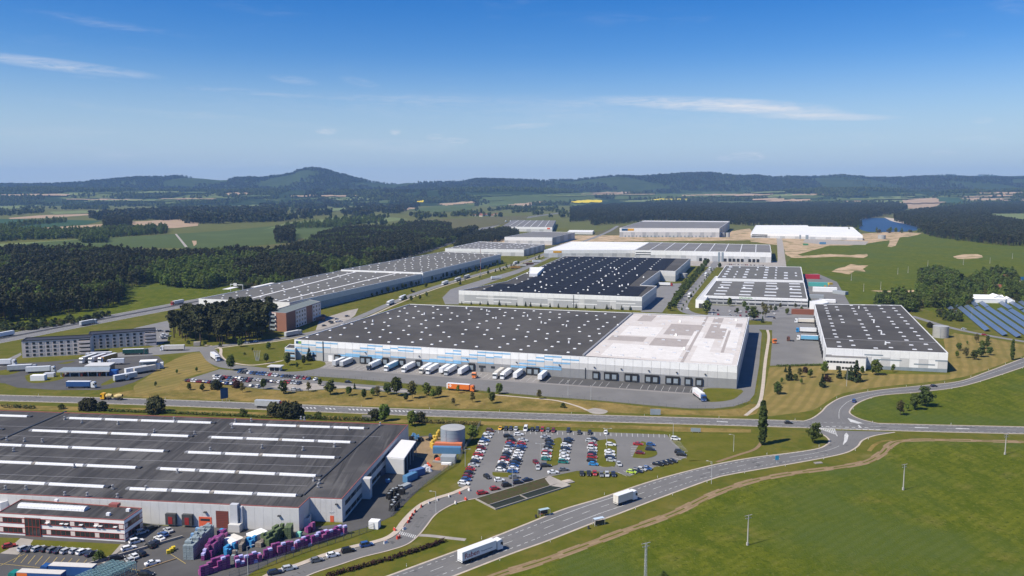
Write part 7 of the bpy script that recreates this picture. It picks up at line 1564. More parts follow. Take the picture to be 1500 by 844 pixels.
def lorry(label, loc, ang, cab='white', box='white', roof=None, kind='semi', group=None, text=None, name='lorry', z=ZA, rear=None, nose_only=False):
    t = thing(name, label, 'lorry', (loc[0], loc[1], z), ang, group)
    W2 = 1.27
    if kind in ('semi', 'trailer'):
        x0, x1 = -8.2, 5.4
        if kind == 'trailer': x0, x1 = -6.8, 6.8
    elif kind == 'rigid': x0, x1 = -5.0, 2.9
    else: x0, x1 = 0, 0
    if x1 > x0:
        bm = shared(('lbox', x0, x1), lambda: MB().box(x0, x1, -W2, W2, 1.15, 3.95).mesh('cargo_box', PAINT['white'])); paint(obj('cargo_box', bm, t), box)
        rm = shared(('lroof', x0, x1), lambda: MB().box(x0 - .02, x1 + .02, -W2 - .02, W2 + .02, 3.95, 4.03).mesh('roof', PAINT['white'])); paint(obj('roof', rm, t), roof or 'white')
        ch = shared(('chassis', x0, x1), lambda: MB().box(x0 + .1, x1 - .1, -.5, .5, .85, 1.15).box(x0 + 4.2, x1 - 3.5, -W2 + .05, W2 - .05, .5, 1.1).mesh('chassis', M['dark_metal'])); obj('chassis', ch, t)
        dm = shared(('ldoor', x0), lambda: MB().box(x0 - .05, x0 - .005, -W2 + .08, -.03, 1.2, 3.85).box(x0 - .05, x0 - .005, .03, W2 - .08, 1.2, 3.85).box(x0 - .08, x0 - .01, -W2, W2, .75, 1.0).mesh('rear_door', PAINT['white'])); paint(obj('rear_door', dm, t), rear or box)
        for x in (((x0 + 1.6), (x0 + 2.9), (x0 + 4.2)) if kind != 'rigid' else (x0 + 1.8,)):
            for s_ in (-1, 1): obj('wheel', tyre(), t, (x, s_ * 1.05, 0))
        if kind == 'trailer':
            for s_ in (-.8, .8): obj('landing_leg', boxmesh('landing_leg', .2, .2, 1.1, M['dark_metal']), t, (x1 - 3, s_, 0))
    if kind != 'trailer':
        cxx = 7.15 if kind == 'semi' else (4.2 if kind == 'rigid' else 1.6)
        cb = paint(obj('cab', shared('cab', cabmesh), t, (cxx, 0, 0)), cab); obj('windscreen', shared('screen', screen), cb); obj('side_window', shared('sidewin', sidewin), cb)
        if kind == 'tractor' or kind == 'semi': obj('frame', shared(('frame',), lambda: MB().box(-4.4, 1.0, -.45, .45, .6, .95).mesh('frame', M['dark_metal'])), t, (cxx, 0, 0))
        for x in ((cxx + .2, cxx - 3.5) if kind in ('semi', 'tractor') else (cxx + .1,)):
            for s_ in (-1, 1): obj('wheel', tyre(), t, (x, s_ * 1.05, 0))
    if text:
        for (tx, sz, xs, zz, col, wd) in text: lettering(tx, sz, col, t, (xs, -W2 - .03, zz), (pi / 2, 0, 0), width=wd)
    return t
DA = main.ang - pi / 2
a_, b_ = main.edge(0, 1); tt = (b_ - a_).normalized(); nn = Vector((tt.y, -tt.x, 0)); mb = MB(); mc = MB(); mk_ = MB()
def strip_(m_, d0, d1, o0, o1, z): m_.face([tuple(main.o + a_ + tt * d_ + nn * o_ + Vector((0, 0, z))) for d_, o_ in ((d0, o0), (d1, o0), (d1, o1), (d0, o1))])
s0_, s1_ = main.dist_at((0, 1), 478), main.dist_at((0, 1), 1030)
for d_ in range(int(s0_), int(s1_), 4):
    if RND.random() < .8: strip_(mb, d_, d_ + .16, 5, 17, ZM)
strip_(mc, s0_, s1_, 17.4, 20.4, ZA + .006); strip_(mk_, main.dist_at((0, 1), 800), s1_, .2, 17.2, ZA + .005); strip_(mc, s0_, main.dist_at((0, 1), 798), .2, 17.2, ZA + .005)
struct('dock_marking', mb, MATS['road_paint']); struct('concrete_apron', mc, mat('apron', (.30, .28, .265), (.25, .235, .225), scale=.15, rough=.9, layers=[((.20, .19, .185), .5, .55, .75, .6)])); struct('dark_apron', mk_, MATS['yard_dark'])
def docked(px, label, kind='semi', **k):
    a_, b_ = main.edge(0, 1); tt = (b_ - a_).normalized(); nn = Vector((tt.y, -tt.x, 0)); p = main.o + a_ + tt * main.dist_at((0, 1), px, 2.5) + nn * (8.2 + 1.0 if kind == 'semi' else 6.8 + 1.0)
    lorry(label, p, DA, kind=kind, **k)
docked(505, 'grey trailer docked beside the tall white door of the striped hall', 'trailer', box='silver', group=None); docked(515.5, 'grey trailer docked alongside another grey trailer, before an empty double dock', 'trailer', box='silver')
docked(557, 'docked lorry with dark blue cab and white trailer', cab='dark blue'); docked(582, 'docked lorry with white cab and blue pictured trailer', box='pale blue'); docked(607, 'docked all white lorry between single dark docks')
docked(632, 'cream cabbed white lorry docked beside its all white twin', cab='cream'); docked(641.5, 'white lorry docked close beside its twin'); docked(658, 'white trailer docked beside a white lorry', 'trailer'); docked(667.5, 'silver cabbed lorry docked between two white trailers', cab='silver')
docked(685, 'lone white trailer docked beside the orange tractor', 'trailer'); docked(737, 'cream roofed lorry docked beside a white lorry', box='cream', roof='cream'); docked(747.5, 'white lorry docked beside the cream roofed one'); docked(764, 'lone white trailer docked beside the white lorry near the double dock', 'trailer'); docked(799.5, 'white trailer parked at the last western dock', 'trailer')
lorry('orange tractor unit parked without trailer at the docks', G(696, 553.5), DA, cab='orange', kind='tractor')
lw = flat('letter_white', (.85, .85, .85), .5); lrd = flat('letter_red', (.38, .02, .05), .5); lbl = flat('letter_slate', (.12, .20, .30), .5)
ol_ = lorry('orange lorry with white tailed trailer driving through the yard', G(675, 572.5), main.ang, cab='orange', box='orange', rear='white')
for (x, z_) in ((-6.6, 2.6), (-5.5, 2.6), (-5.9, 2.0), (-5.9, 3.1)): obj('emblem', boxmesh('emblem', .7, .06, .5, lw), ol_, (x, -1.29, z_))
obj('tail_stripe', boxmesh('tail_stripe', .8, .04, 2.75, PAINT['white']), ol_, (-7.78, -1.285, 1.18))
def head(p, q): a_, b_ = G(*p), G(*q); d = b_ - a_; return atan2(d.y, d.x), (a_ + b_) / 2
def driving(p, q, label, **k): a_, c_ = head(p, q); return lorry(label, c_, a_, **k)
lb_ = driving((1016, 577), (1033, 590), 'white lorry with blue cab and red stripe turning in the yard', cab='blue'); obj('red_stripe', boxmesh('red_stripe', 9, .05, .3, PAINT['red']), lb_, (-1.4, -1.285, 1.6))
driving((307, 521), (324, 533), 'all white lorry coming down the gate road')
i0 = min(range(len(LC)), key=lambda i: abs(PX(LC[i])[0] - 701)); R_ = offset(LC, 2.0); d = R_[i0 + 2] - R_[i0 - 2]
rb = lorry('white lorry with big red lettering driving up the lower road', R_[i0], atan2(d.y, d.x), text=[('Raben', 2.3, -7.4, 1.75, lrd, 5.6), ('Your partner in logistics', .55, -.8, 2.1, lbl, 4.6)])
i0 = min(range(len(LC)), key=lambda i: abs(PX(LC[i])[0] - 908)); R_ = offset(LC, 2.3); d = R_[i0 + 2] - R_[i0 - 2]
lorry('short white box lorry driving up the lower road', R_[i0], atan2(d.y, d.x), kind='rigid', box='cream')
# filling station and motorway
driving((100, 568.5), (139, 568.5), 'blue curtain lorry with white cab passing the filling station', box='blue')
for (p, q, lab, bx_) in (((146, 524), (113, 535), 'white cab lorry with grey trailer parked first in the slanted group', 'grey'), ((160, 524), (126, 535), 'white lorry with white roof parked in the middle of the slanted group', 'silver'), ((174.5, 524), (141, 534), 'white cab lorry with ochre curtain trailer', 'ochre')): driving(p, q, lab, box=bx_)
for (px, py, a_, lab, kw) in [(60, 546, 14, 'long white lorry parked west of the filling station', {}), (33, 543.5, 16, 'grey tanker like lorry beside the long white lorry', dict(box='silver', cab='silver')), (4, 535.5, 8, 'white lorry at the western edge of the lorry park', {}), (145, 524.5, 192, 'white lorry with grey trailer before the hotel', dict(box='silver')), (199, 519.5, 10, 'dark green curtain trailer lorry before the hotel', dict(box='dark green', cab='dark green')), (253, 513.8, 186, 'white lorry with pale trailer leaving the hotel forecourt', dict(box='cream'))]:
    lorry(lab, G(px, py), radians(a_), **kw)
lorry('small white van bodied lorry beside the ochre trailer', G(170, 534.5), radians(196), kind='rigid')
lorry('grey blue trailer parked on the slope side of the lorry park', G(184, 557), radians(50), kind='trailer', box='silver'); lorry('white lorry parked above the grey blue trailer', G(203, 546.5), radians(50), box='white', cab='dark blue'); lorry('cream trailer parked under the lorry wash roof', G(212, 546), radians(50), kind='trailer', box='cream', roof='cream'); lorry('small grey tractor parked on the slope side of the lorry park', G(190, 556.5), radians(230), kind='tractor', cab='silver')
def on(line, px, off_, label, rev=False, **k):
    R2 = offset(line, off_); i_ = min(range(1, len(R2) - 1), key=lambda i: abs(PX(R2[i])[0] - px)); d = R2[i_ + 1] - R2[i_ - 1]
    return lorry(label, R2[i_], atan2(d.y, d.x) + (pi if rev else 0), **k)
MWF = resample(MW, 900); ERF = resample(ER, 900); MAF = resample(MAIN, 900)
on(MWF, 259, -5.2, 'red cabbed lorry with grey trailer on the motorway', True, cab='red', box='silver'); on(MWF, 8, -5.2, 'white lorry on the motorway behind the hotel', True); on(MWF, 131, 10.8, 'grey lorry on the near motorway lane', box='silver')
for i, px in enumerate((640, 690, 741, 748)): on(MWF, px, (-5.2, 10.8)[i % 2], 'distant white lorry on the motorway', bool(i % 2 == 0), group='distant lorries on the motorway')
on(ERF, 572, 2.0, 'first of two white lorries close together on the estate road', True); on(ERF, 590, 2.0, 'second of two white lorries close together on the estate road', True); on(ERF, 652, 2.0, 'white tanker bodied lorry on the estate road by the mast', True); on(ERF, 671, 2.0, 'grey lorry behind the tanker bodied one on the estate road', True, box='silver', cab='silver'); on(ERF, 684, 2.0, 'grey trailer lorry last in the estate road queue', True, box='silver', cab='grey'); on(ERF, 429, -2.0, 'pale grey lorry on the estate road before the brick block', box='silver', cab='silver'); on(ERF, 755, 2.0, 'grey lorry parked beside the grey hall', True, box='silver')
# works vehicles on the main road
wt = on(MAF, 155, -2.2, 'yellow concrete mixer lorry on the main road', True, cab='yellow', kind='tractor', name='mixer_lorry')
mb = MB(); mb.tube((-3.6, 0, 2.4), (-1.4, 0, 2.3), .8, 1.25, 12); mb.tube((-1.4, 0, 2.3), (.2, 0, 2.0), 1.25, .7, 12); tan = flat('mixer_tan', (.58, .45, .20), .5); mb.build('drum', tan, wt)
R2 = offset(MAF, -2.2); i_ = min(range(1, 899), key=lambda i: abs(PX(R2[i])[0] - 173)); d = R2[i_ + 1] - R2[i_ - 1]
wt = thing('drum_trailer', 'tan mixer drum on a trailer behind the yellow lorry', 'trailer', (R2[i_].x, R2[i_].y, ZA), atan2(d.y, d.x) + pi)
mb = MB(); mb.tube((-2.6, 0, 2.6), (-.2, 0, 2.2), .7, 1.35, 12); mb.tube((-.2, 0, 2.2), (1.9, 0, 1.9), 1.35, .8, 12); mb.build('drum', tan, wt); obj('frame', boxmesh('frame', 5, 1.4, .3, M['dark_metal']), wt, (0, 0, .8))
for x in (-1.6, -.3):
    for s_ in (-1, 1): obj('wheel', tyre(), wt, (x, s_ * .95, 0))
on(MAF, 396, 2.2, 'grey silo lorry with red cab half hidden by the dark bushes', cab='red', box='silver', roof='silver')
# yards on the right
ya = rh.ang + pi
for (px, py, lab, kw) in [(1179, 473.5, 'white cabbed lorry with cream tank trailer in the east yard', dict(box='cream')), (1182, 487.5, 'white trailer lorry with blue cab in the east yard', dict(cab='bright blue')), (1184, 499, 'blue pictured trailer lorry in the east yard', dict(box='pale blue'))]: lorry(lab, G(px, py), ya, **kw)
lorry('orange tractor unit parked at the edge of the east yard', G(1133, 503), radians(-80), kind='tractor', cab='orange'); lorry('brown flat trailer tractor in the middle of the east yard', G(1158, 500), radians(160), kind='tractor', cab='brown')
for (px, py, lab, c_) in ((1040, 396, 'teal box lorry at the north end of the park road', 'teal'), (1034, 404, 'white van lorry on the park road by the tree row', 'white'), (1010, 435, 'cream box lorry on the park road near the bend', 'cream')): lorry(lab, G(px, py), radians(-112), kind='rigid', box=c_, cab='white')
lorry('red cabbed lorry docked in the notch of the solar roofed hall', G(975, 419), dk.ang, cab='red'); lorry('white trailer parked on the west yard of the solar roofed hall', G(727, 409.5), radians(20), kind='trailer')
for i, (px, py) in enumerate(((755, 394), (764, 391), (775, 388.5), (786, 385))): lorry(('ochre', 'cream', 'brown', 'white')[i] + ' topped trailer in the yard west of the solar hall', G(px, py), radians(12), kind='trailer', box=('ochre', 'cream', 'brown', 'white')[i], roof=('ochre', 'cream', 'cream', 'white')[i])
lorry('blue curtain lorry with cream roof in front of the office', G(101, 846), radians(175), cab='blue', box='blue', roof='cream'); lt_ = lorry('green cabbed lorry with orange and blue trailer in front of the office', G(55, 856), radians(175), cab='teal', box='blue', roof='cream')
obj('orange_curtain', boxmesh('orange_curtain', 3.2, .05, 2.6, PAINT['orange']), lt_, (3.7, 1.285, 1.2))
# ------------------------------------------------------------------ single trees
TREE = {}
TKIND = {'round': ('broad', 1.0, .74, 46, 22, .42, 'leaf_broad'), 'fresh': ('broad', 1.0, .72, 46, 22, .42, 'leaf_fresh'), 'young': ('young', 1.0, .52, 34, 20, .34, 'leaf_fresh'), 'dense': ('young', 1.0, .58, 60, 24, .38, 'leaf_broad'), 'conifer': ('spruce', 1.0, .52, 70, 18, .34, 'leaf_spruce'), 'olive': ('young', 1.0, .66, 26, 16, .36, 'leaf_olive'), 'dark': ('bush', 1.0, 1.15, 70, 24, .48, 'leaf_pine'), 'bush': ('bush', 1.0, 1.1, 30, 22, .32, 'leaf_broad'), 'redbush': ('bush', 1.0, 1.1, 40, 22, .36, 'leaf_red'), 'poplar': ('poplar', 1.0, .165, 110, 26, .42, 'leaf_broad'), 'pine': ('pine', 1.0, .34, 44, 20, .62, 'leaf_grove')}
REFH = {'round': 7, 'fresh': 7, 'young': 5, 'dense': 6, 'conifer': 7, 'olive': 6, 'dark': 7, 'bush': 3.5, 'redbush': 4.5, 'poplar': 20, 'pine': 18}
def tree_mesh(k, v):
    def mk():
        kind, _, wr, cl, per, leaf, lm = TKIND[k]; h = REFH[k]
        return crown(kind, h, h * wr, 500 + v * 13 + sum(map(ord, k)), cl, per, leaf * (h / 7) ** .5).mesh('crown', M[lm]), trunk(kind, h, h * wr, v).mesh('trunk', M['bark'])
    return shared(('tree', k, v), mk)
tr_ = random.Random(31)
def tree(k, px, py, h, label, group=None, name=None, wide=1.0, cat='tree'):
    cm, tm = tree_mesh(k, tr_.randrange(3)); c = G(px, py); s = h / REFH[k]
    t = thing(name or {'conifer': 'conifer', 'dark': 'evergreen_bush', 'bush': 'bush', 'redbush': 'copper_bush', 'poplar': 'poplar', 'pine': 'pine_tree'}.get(k, 'tree'), label, 'bush' if k in ('bush', 'redbush', 'dark') else cat, (c.x, c.y, 0), tr_.random() * 6.28, group)
    t.scale = (s * wide, s * wide, s)
    obj('trunk', tm, t); obj('crown', cm, t)
    return t
SIZE = lambda h: 'tiny' if h < 3 else 'small' if h < 4.3 else 'middling' if h < 5.8 else 'tall'
def trees(items, where, group):
    W_ = {'round': 'round leafed tree', 'fresh': 'bright green tree', 'young': 'slender young tree', 'dense': 'dense egg shaped tree', 'conifer': 'pointed conifer', 'olive': 'sparse olive brown tree', 'dark': 'dark evergreen bush', 'bush': 'low bush', 'redbush': 'dark copper bush', 'poplar': 'columnar poplar'}
    for (px, py, k, h) in items: tree(k, px, py, h, '%s %s %s' % (SIZE(h), W_[k], where), group)
trees([(452, 574, 'olive', 5.5), (469, 565, 'round', 4), (484, 578, 'round', 8.2), (511, 579.5, 'fresh', 5.2), (519.5, 570, 'conifer', 3.6), (533, 585, 'dense', 5.6), (553, 582, 'olive', 6), (546, 580, 'fresh', 4.2), (568, 578, 'round', 6.5), (581, 580, 'dense', 10), (594.7, 588, 'dense', 4.5), (604, 584, 'olive', 9.5), (625, 579, 'round', 7), (634, 583.5, 'fresh', 5), (643, 582, 'dense', 6)], 'on the dry strip below the truck yard', 'trees on the dry strip')
trees([(671, 576, 'young', 4.5), (692, 589.5, 'olive', 5.5), (664, 594, 'olive', 4), (721, 591, 'dense', 6), (731, 577.5, 'fresh', 6.2), (716, 578, 'young', 4), (790, 584.5, 'olive', 5), (825, 597.8, 'bush', 3)], 'on the dry strip between orange lorry and gravel heap', 'trees on the eastern dry strip')
trees([(277, 571.5, 'round', 4), (296.5, 573, 'round', 4.2), (317, 570.5, 'dark', 6.2), (348, 568, 'redbush', 5.5), (355, 575, 'olive', 5.5), (386, 570.5, 'dense', 6), (415, 577, 'round', 7.5), (288, 545, 'young', 3.5), (259, 548, 'young', 3.2), (228, 567, 'young', 3.2)], 'below the staff car park', 'trees below the staff car park')
trees([(338.4, 542.5, 'dense', 9.5), (352, 508, 'fresh', 6), (393.6, 511.5, 'fresh', 5), (390, 531.5, 'dense', 6), (421, 535.5, 'dense', 8.5), (445, 534.5, 'dense', 6), (453, 529, 'conifer', 9), (343, 503, 'fresh', 5), (370, 515, 'young', 3), (358, 520, 'bush', 2), (435, 540, 'young', 4), (400, 540, 'bush', 2), (377, 527, 'bush', 2)], 'on the lawns at the gate road', 'trees on the gate lawns')
trees([(228, 605, 'dark', 9.5), (125, 600.5, 'dark', 6.5), (133, 601, 'dark', 7), (150, 601.5, 'dark', 5.5), (403, 610, 'dark', 8), (418, 611.5, 'dark', 9), (432, 612, 'dark', 8.5), (90, 599.5, 'bush', 3.5), (356, 609.5, 'bush', 4.5), (548, 615, 'dark', 6), (563, 617, 'fresh', 8.5), (604, 624, 'fresh', 7.5), (616, 618, 'dark', 5.5), (693, 645, 'fresh', 7), (466, 613, 'bush', 4)], 'between the factory roof and the main road', 'bushes between factory and road')
trees([(1186, 553.5, 'young', 5), (1204.5, 567.5, 'conifer', 8), (1208, 549.5, 'young', 8.5), (1211.6, 559, 'redbush', 4.8), (1229.5, 554.5, 'conifer', 7.5), (1241, 556, 'conifer', 7), (1246, 557, 'conifer', 9), (1253.6, 559.5, 'conifer', 13), (1263, 549.5, 'young', 5.5), (1283, 549.5, 'fresh', 9.5), (1308, 545.5, 'young', 5), (1139, 577.5, 'round', 7), (1150.7, 545.5, 'conifer', 4), (1156, 557, 'conifer', 9), (1165, 557.5, 'round', 4), (1171, 552.5, 'olive', 5.5), (1179, 546, 'redbush', 4), (1187, 553, 'young', 5.5), (1145, 562, 'young', 3.5), (1174, 563, 'young', 3.5)], 'on the mown grass before the bend hall', 'trees before the bend hall')
trees([(1319, 608.5, 'olive', 7.5), (1329, 602, 'young', 4), (1341, 600.5, 'round', 8.5), (1355, 595.5, 'round', 10.5)], 'in the meadow inside the road bend', 'trees in the meadow bend')
trees([(1405, 513.5, 'round', 5.5), (1414.7, 524.5, 'olive', 7), (1427, 527, 'round', 6.5), (1437, 523, 'round', 7.5), (1449, 520.5, 'round', 6), (1438.7, 511, 'round', 6), (1446, 509, 'round', 5), (1430.7, 502, 'olive', 6.5), (1447, 500.5, 'round', 4.5), (1402, 524, 'young', 5), (1362, 480, 'dark', 5), (1417, 505, 'young', 3)], 'on the dry bank below the solar farm road', 'trees on the solar bank')
tree('poplar', 1116.5, 651.5, height_at(1116.5, 651.5, 585) * .98, 'tall dark columnar poplar standing by the main road'); tree('poplar', 1482.5, 527.5, 14, 'slender poplar beside the branch road'); tree('round', 1193, 649.5, 9.5, 'leaning olive green tree at the junction', wide=.85)
tree('bush', 146, 822, 3.6, 'round olive bush at the end of the office lawn'); tree('bush', 972, 846, 2.2, 'dark bush at the foot of the lattice pole')
for i in range(30):
    t = i / 29; tree('round', 983 + 52 * t + tr_.uniform(-1.5, 1.5) + (3 if i % 2 else -2), 455 - 68 * t ** .86, tr_.uniform(6.5, 9), 'leafy avenue tree beside the park road', 'avenue trees along the park road')
for i in range(14):
    t = i / 13; tree('young', 998 + 48 * t + tr_.uniform(-.8, .8), 456 - 60 * t ** .9, 3.5, 'thin young tree on the lawn side of the avenue', 'young trees beside the avenue')
for i, (px, py, k, h) in enumerate([(1035, 459, 'round', 12), (1068.5, 449, 'dense', 8), (1090, 452, 'dense', 7), (1104, 469.5, 'round', 12), (1121, 465, 'olive', 11), (1094.4, 457, 'round', 6), (1129, 457, 'olive', 6), (1117, 452, 'olive', 6), (1153, 461, 'round', 6), (1117, 473, 'conifer', 6), (1143, 452, 'olive', 5), (1136, 456, 'round', 5), (1080, 459, 'round', 5), (1174, 457, 'round', 5), (1054, 393, 'round', 8), (1165, 452, 'olive', 5)]): trees([(px, py, k, h)], 'in the visitor car park of the trade hall', 'trees in the visitor car park')
er_ = random.Random(17); ERo = [offset(ERF, o_) for o_ in (9, 12, 16, -8, 20)]
for i in range(56):
    ln = ERo[i % 5]; p = ln[int(er_.uniform(250, 860))]; px, py = PX((p.x, p.y, 0)); trees([(px, py, er_.choice(['round', 'conifer', 'young', 'dense']), er_.uniform(2.5, 6.5))], 'on the verge of the estate road', 'verge trees along the estate road')
for i in range(20):
    px = 677 + i * 13 + er_.uniform(-4, 4); tree('conifer', px, 445.8 + (px - 672) * .035, er_.uniform(3, 5.5), 'thin conifer against the white wall of the solar hall', 'conifers along the solar hall')
for i in range(36):
    t = i / 35; a_, b_ = lf.edge(1, 2); e2, e3 = lb.edge(1, 2); A_ = lf.o + a_; B_ = lb.o + e3; p = A_.lerp(B_, .25 + .74 * t) + lf.ex * er_.uniform(4, 8); px, py = PX((p.x, p.y, 0)); tree('dense', px, py, er_.uniform(3.5, 7), 'dark shrub tree along the long hall wall', 'shrub trees along the long hall')
# pine grove: every tree by itself
GP = [G(*p) for p in [(247, 493), (262, 482), (300, 474), (350, 470), (394, 468), (402, 480), (398, 490), (372, 501), (330, 505), (285, 503), (255, 499)]]
pr = random.Random(4); pts = []
while len(pts) < 100:
    x, y = pr.uniform(min(p.x for p in GP), max(p.x for p in GP)), pr.uniform(min(p.y for p in GP), max(p.y for p in GP))
    if inside(x, y, GP) and all((x - a) ** 2 + (y - b) ** 2 > 14 for a, b in pts): pts.append((x, y))
for (x, y) in pts: px, py = PX((x, y, 0)); tree('pine', px, py, pr.uniform(16, 22), 'tall dark pine of the dense grove beside the brick block', 'pines of the grove', wide=1.1)
trees([(276, 504, 'bush', 3), (300, 507, 'fresh', 4), (322, 508, 'bush', 3), (391, 488, 'fresh', 4), (385, 497, 'bush', 3), (248, 500, 'young', 4)], 'at the foot of the pine grove', 'bushes at the foot of the grove')
# hedges
def hedge(label, pts, h, w, lm, seed, name='hedge'):
    ln = [G(*p) for p in pts]; L_ = length(ln); n = int(L_ / (.45 * w)) + 2; R_ = resample(ln, n); mb = MB(); rr = random.Random(seed); o_ = R_[0].copy()
    for p in R_: leaves(mb, (p.x - o_.x + rr.uniform(-.2, .2) * w, p.y - o_.y + rr.uniform(-.2, .2) * w, h * .52), max(w, h) * .5, 26, .26 + .04 * h, rr, flatz=h / max(w, h))
    mb.v = [(x, y, max(z, .05)) for (x, y, z) in mb.v]
    t = thing(name, label, 'hedge', (o_.x, o_.y, 0)); mb.build('foliage', M[lm], t)
    st = MB()
    for p in R_[::3]: st.tube((p.x - o_.x, p.y - o_.y, -.05), (p.x - o_.x + .1, p.y - o_.y, h * .6), .05, .03, 5)
    st.build('stem', M['bark'], t)
hedge('long dark copper hedge below the footpath and zebra crossing', [(578, 818.5), (612, 808), (650, 794)], 1.5, 1.8, 'leaf_red', 1); hedge('long dark copper hedge beside the kerbside cars', [(480, 846), (515, 836), (557, 824)], 1.5, 1.8, 'leaf_red', 2); hedge('short stub of copper hedge between the two long ones', [(565, 822), (574, 820)], 1.4, 1.8, 'leaf_red', 3)
hedge('clipped green hedge along the factory back', [(160, 603), (240, 606), (320, 609), (392, 612.5)], 1.8, 2.0, 'leaf_fresh', 4); hedge('green hedge behind the east end of the factory', [(437, 613.5), (500, 616), (545, 617.5)], 2.4, 2.0, 'leaf_broad', 5); hedge('brown green hedge from the dark bush to the tank path', [(618, 619.5), (660, 621.5), (702, 623.5)], 2.2, 2.0, 'leaf_olive', 6); hedge('low hedge in front of the factory west roof', [(5, 597.5), (50, 599)], 2.2, 2.4, 'leaf_spruce', 7); hedge('hedge at the south edge of the east yard', [(1140, 537), (1160, 537), (1204, 535.5)], 1.6, 2.2, 'leaf_broad', 8)

# ------------------------------------------------------------------ poles, lamps, signs
galv = flat('galvanised', (.50, .51, .52), .4); conc = flat('pole_concrete', (.46, .44, .41), .8)
def lamp(px, py, h, ang, label, group=None, double=False):
    c = G(px, py); t = thing('street_lamp', label, 'lamp post', (c.x, c.y, 0), radians(ang), group)
    MB().cyl(0, 0, 0, h, .11, .07, 8).build('pole', galv, t)
    for s_ in ((1, -1) if double else (1,)):
        am = MB().tube((0, 0, h - .05), (s_ * 1.6, 0, h + .15), .05, .04, 6).build('arm', galv, t); MB().box(s_ * 1.5 - .1, s_ * 1.5 + .7, -.16, .16, h + .08, h + .22).build('lamp_head', galv, am)
lamp(791.6, 678, 8.2, 170, 'tall lamp on the first grass island of the car park', None, True); lamp(750.5, 714.7, 8.2, 170, 'tall lamp on the basin edge of the car park', None, True); lamp(888.6, 657, 9, 0, 'tall lamp on the second grass island', None, True); lamp(986, 640, 6.5, 180, 'lamp at the north east corner of the car park'); lamp(638.5, 752, 8, 175, 'lamp on the inner kerb of the side road bend'); lamp(681.5, 684, 7.5, 0, 'lamp on the grass west of the edge column'); lamp(1042, 709, 9, 160, 'lamp between the lower road and the field track'); lamp(1074.5, 661.5, 7.5, 170, 'lamp on the grass near the poplar footpath'); lamp(363.5, 843, 9, 30, 'lamp beside the purple crate fence'); lamp(832, 580, 8, 90, 'slim lamp at the south edge of the truck yard'); lamp(865.5, 586, 7.5, 90, 'slim lamp near the gravel heap'); lamp(357, 496, 9, 0, 'lamp in front of the pine grove'); lamp(1240, 566, 10, 120, 'lamp on the mown grass before the hall office'); lamp(1423, 468, 11, 0, 'lamp beside the first solar row')
def utility(px, py, h, label, lattice=False, arms=True):
    c = G(px, py); t = thing('utility_pole', label, 'pole', (c.x, c.y, 0), radians(25))
    if lattice:
        mb = MB()
        for sx_ in (-1, 1):
            for sy_ in (-1, 1): mb.tube((sx_ * .34, sy_ * .28, 0), (sx_ * .2, sy_ * .18, h), .06, .05, 5)
        for k in range(int(h / .8)):
            z0, z1 = k * .8, k * .8 + .8; f0, f1 = .34 - .14 * z0 / h, .34 - .14 * z1 / h; s_ = 1 if k % 2 else -1
            for sy_ in (-.24, .24): mb.tube((s_ * f0, sy_, z0), (-s_ * f1, sy_, z1), .05, n=4)
            for sx_ in (-1, 1): mb.tube((sx_ * f0, s_ * .24, z0), (sx_ * f1, -s_ * .24, z1), .05, n=4)
        mb.build('lattice', galv, t)
    else: MB().cyl(0, 0, 0, h, .24, .15, 8).build('pole', conc, t); MB().box(-.3, .3, -.3, .3, 0, 1.0).build('foot', conc, t)
    if arms:
        for k, z in enumerate((h - .15, h - 1.1)):
            a_ = MB().box(-1.5 + k * .3, 1.5 - k * .3, -.07, .07, z, z + .14).build('cross_arm', galv, t)
            for x in (-1.3 + k * .3, 0, 1.3 - k * .3): obj('insulator', shared('insul', lambda: MB().cyl(0, 0, 0, .35, .09, .06, 6).mesh('insulator', flat('ceramic', (.25, .15, .1), .3))), a_, (x, 0, z + .14))
    return t
utility(1095, 799, 10.2, 'concrete pole standing in the middle of the green meadow'); utility(1323, 718, 10.2, 'slim pole in the meadow near the dirt track bend'); utility(945, 870, 15.2, 'tall steel lattice pole with a dark bush at its foot', True); utility(1472, 666, 9, 'concrete pole by the dirt track at the meadow edge')
for i, (px, py) in enumerate(((1290, 424), (1265, 427), (1315, 402), (1330, 400), (1359, 390), (1411, 388), (1450, 386), (1483, 379), (1352, 442), (1247, 411))): utility(px, py, 9, 'thin pole of the line across the far meadow', False, False)['group'] = 'poles of the far meadow line'
t = thing('radio_mast', 'slim tall mast with faded red bands on the estate road verge', 'mast', tuple(G(704, 404.5)))
for k in range(6): MB().cyl(0, 0, k * 6, k * 6 + 6.02, .42 - k * .03, .39 - k * .03, 8).build('section', M['coping_red'] if k % 2 else M['wall_grey'], t)
MB().box(-1.6, 1.6, -1.6, 1.6, 0, 1.2).build('base', M['concrete'], t)
def board(name, label, px, py, w, h, z0, ang, m, cat='sign', legs=2, tilt=False):
    c = G(px, py); t = thing(name, label, cat, (c.x, c.y, 0), radians(ang))
    MB().box(-w / 2, w / 2, -.08, .08, z0, z0 + h).build('panel', m, t)
    for k in range(legs): x = (k - (legs - 1) / 2) * w * .6; obj('leg', boxmesh('leg', .14, .14, z0 + h * .5, galv), t, (x, .16, 0))
    return t
sb = flat('billboard_blue', (.02, .09, .20), .4)
board('billboard', 'tall blue advertising board in the dry grass by the main road', 329, 588, 4.2, 5.6, 1.6, 42, sb); board('billboard', 'white back of a low roadside board', 537, 617, 4.6, 2.2, .9, -4, M['concrete']); board('traffic_sign', 'small blue traffic sign beside the lower road', 1138, 678.5, 1.6, 1.8, 1.4, 10, flat('sign_sky', (.03, .30, .50), .4), legs=1); board('billboard', 'grey framed glass board on the verge above the main road', 960, 608.5, 5.2, 3.0, .3, -6, M['wall_blue_grey'])
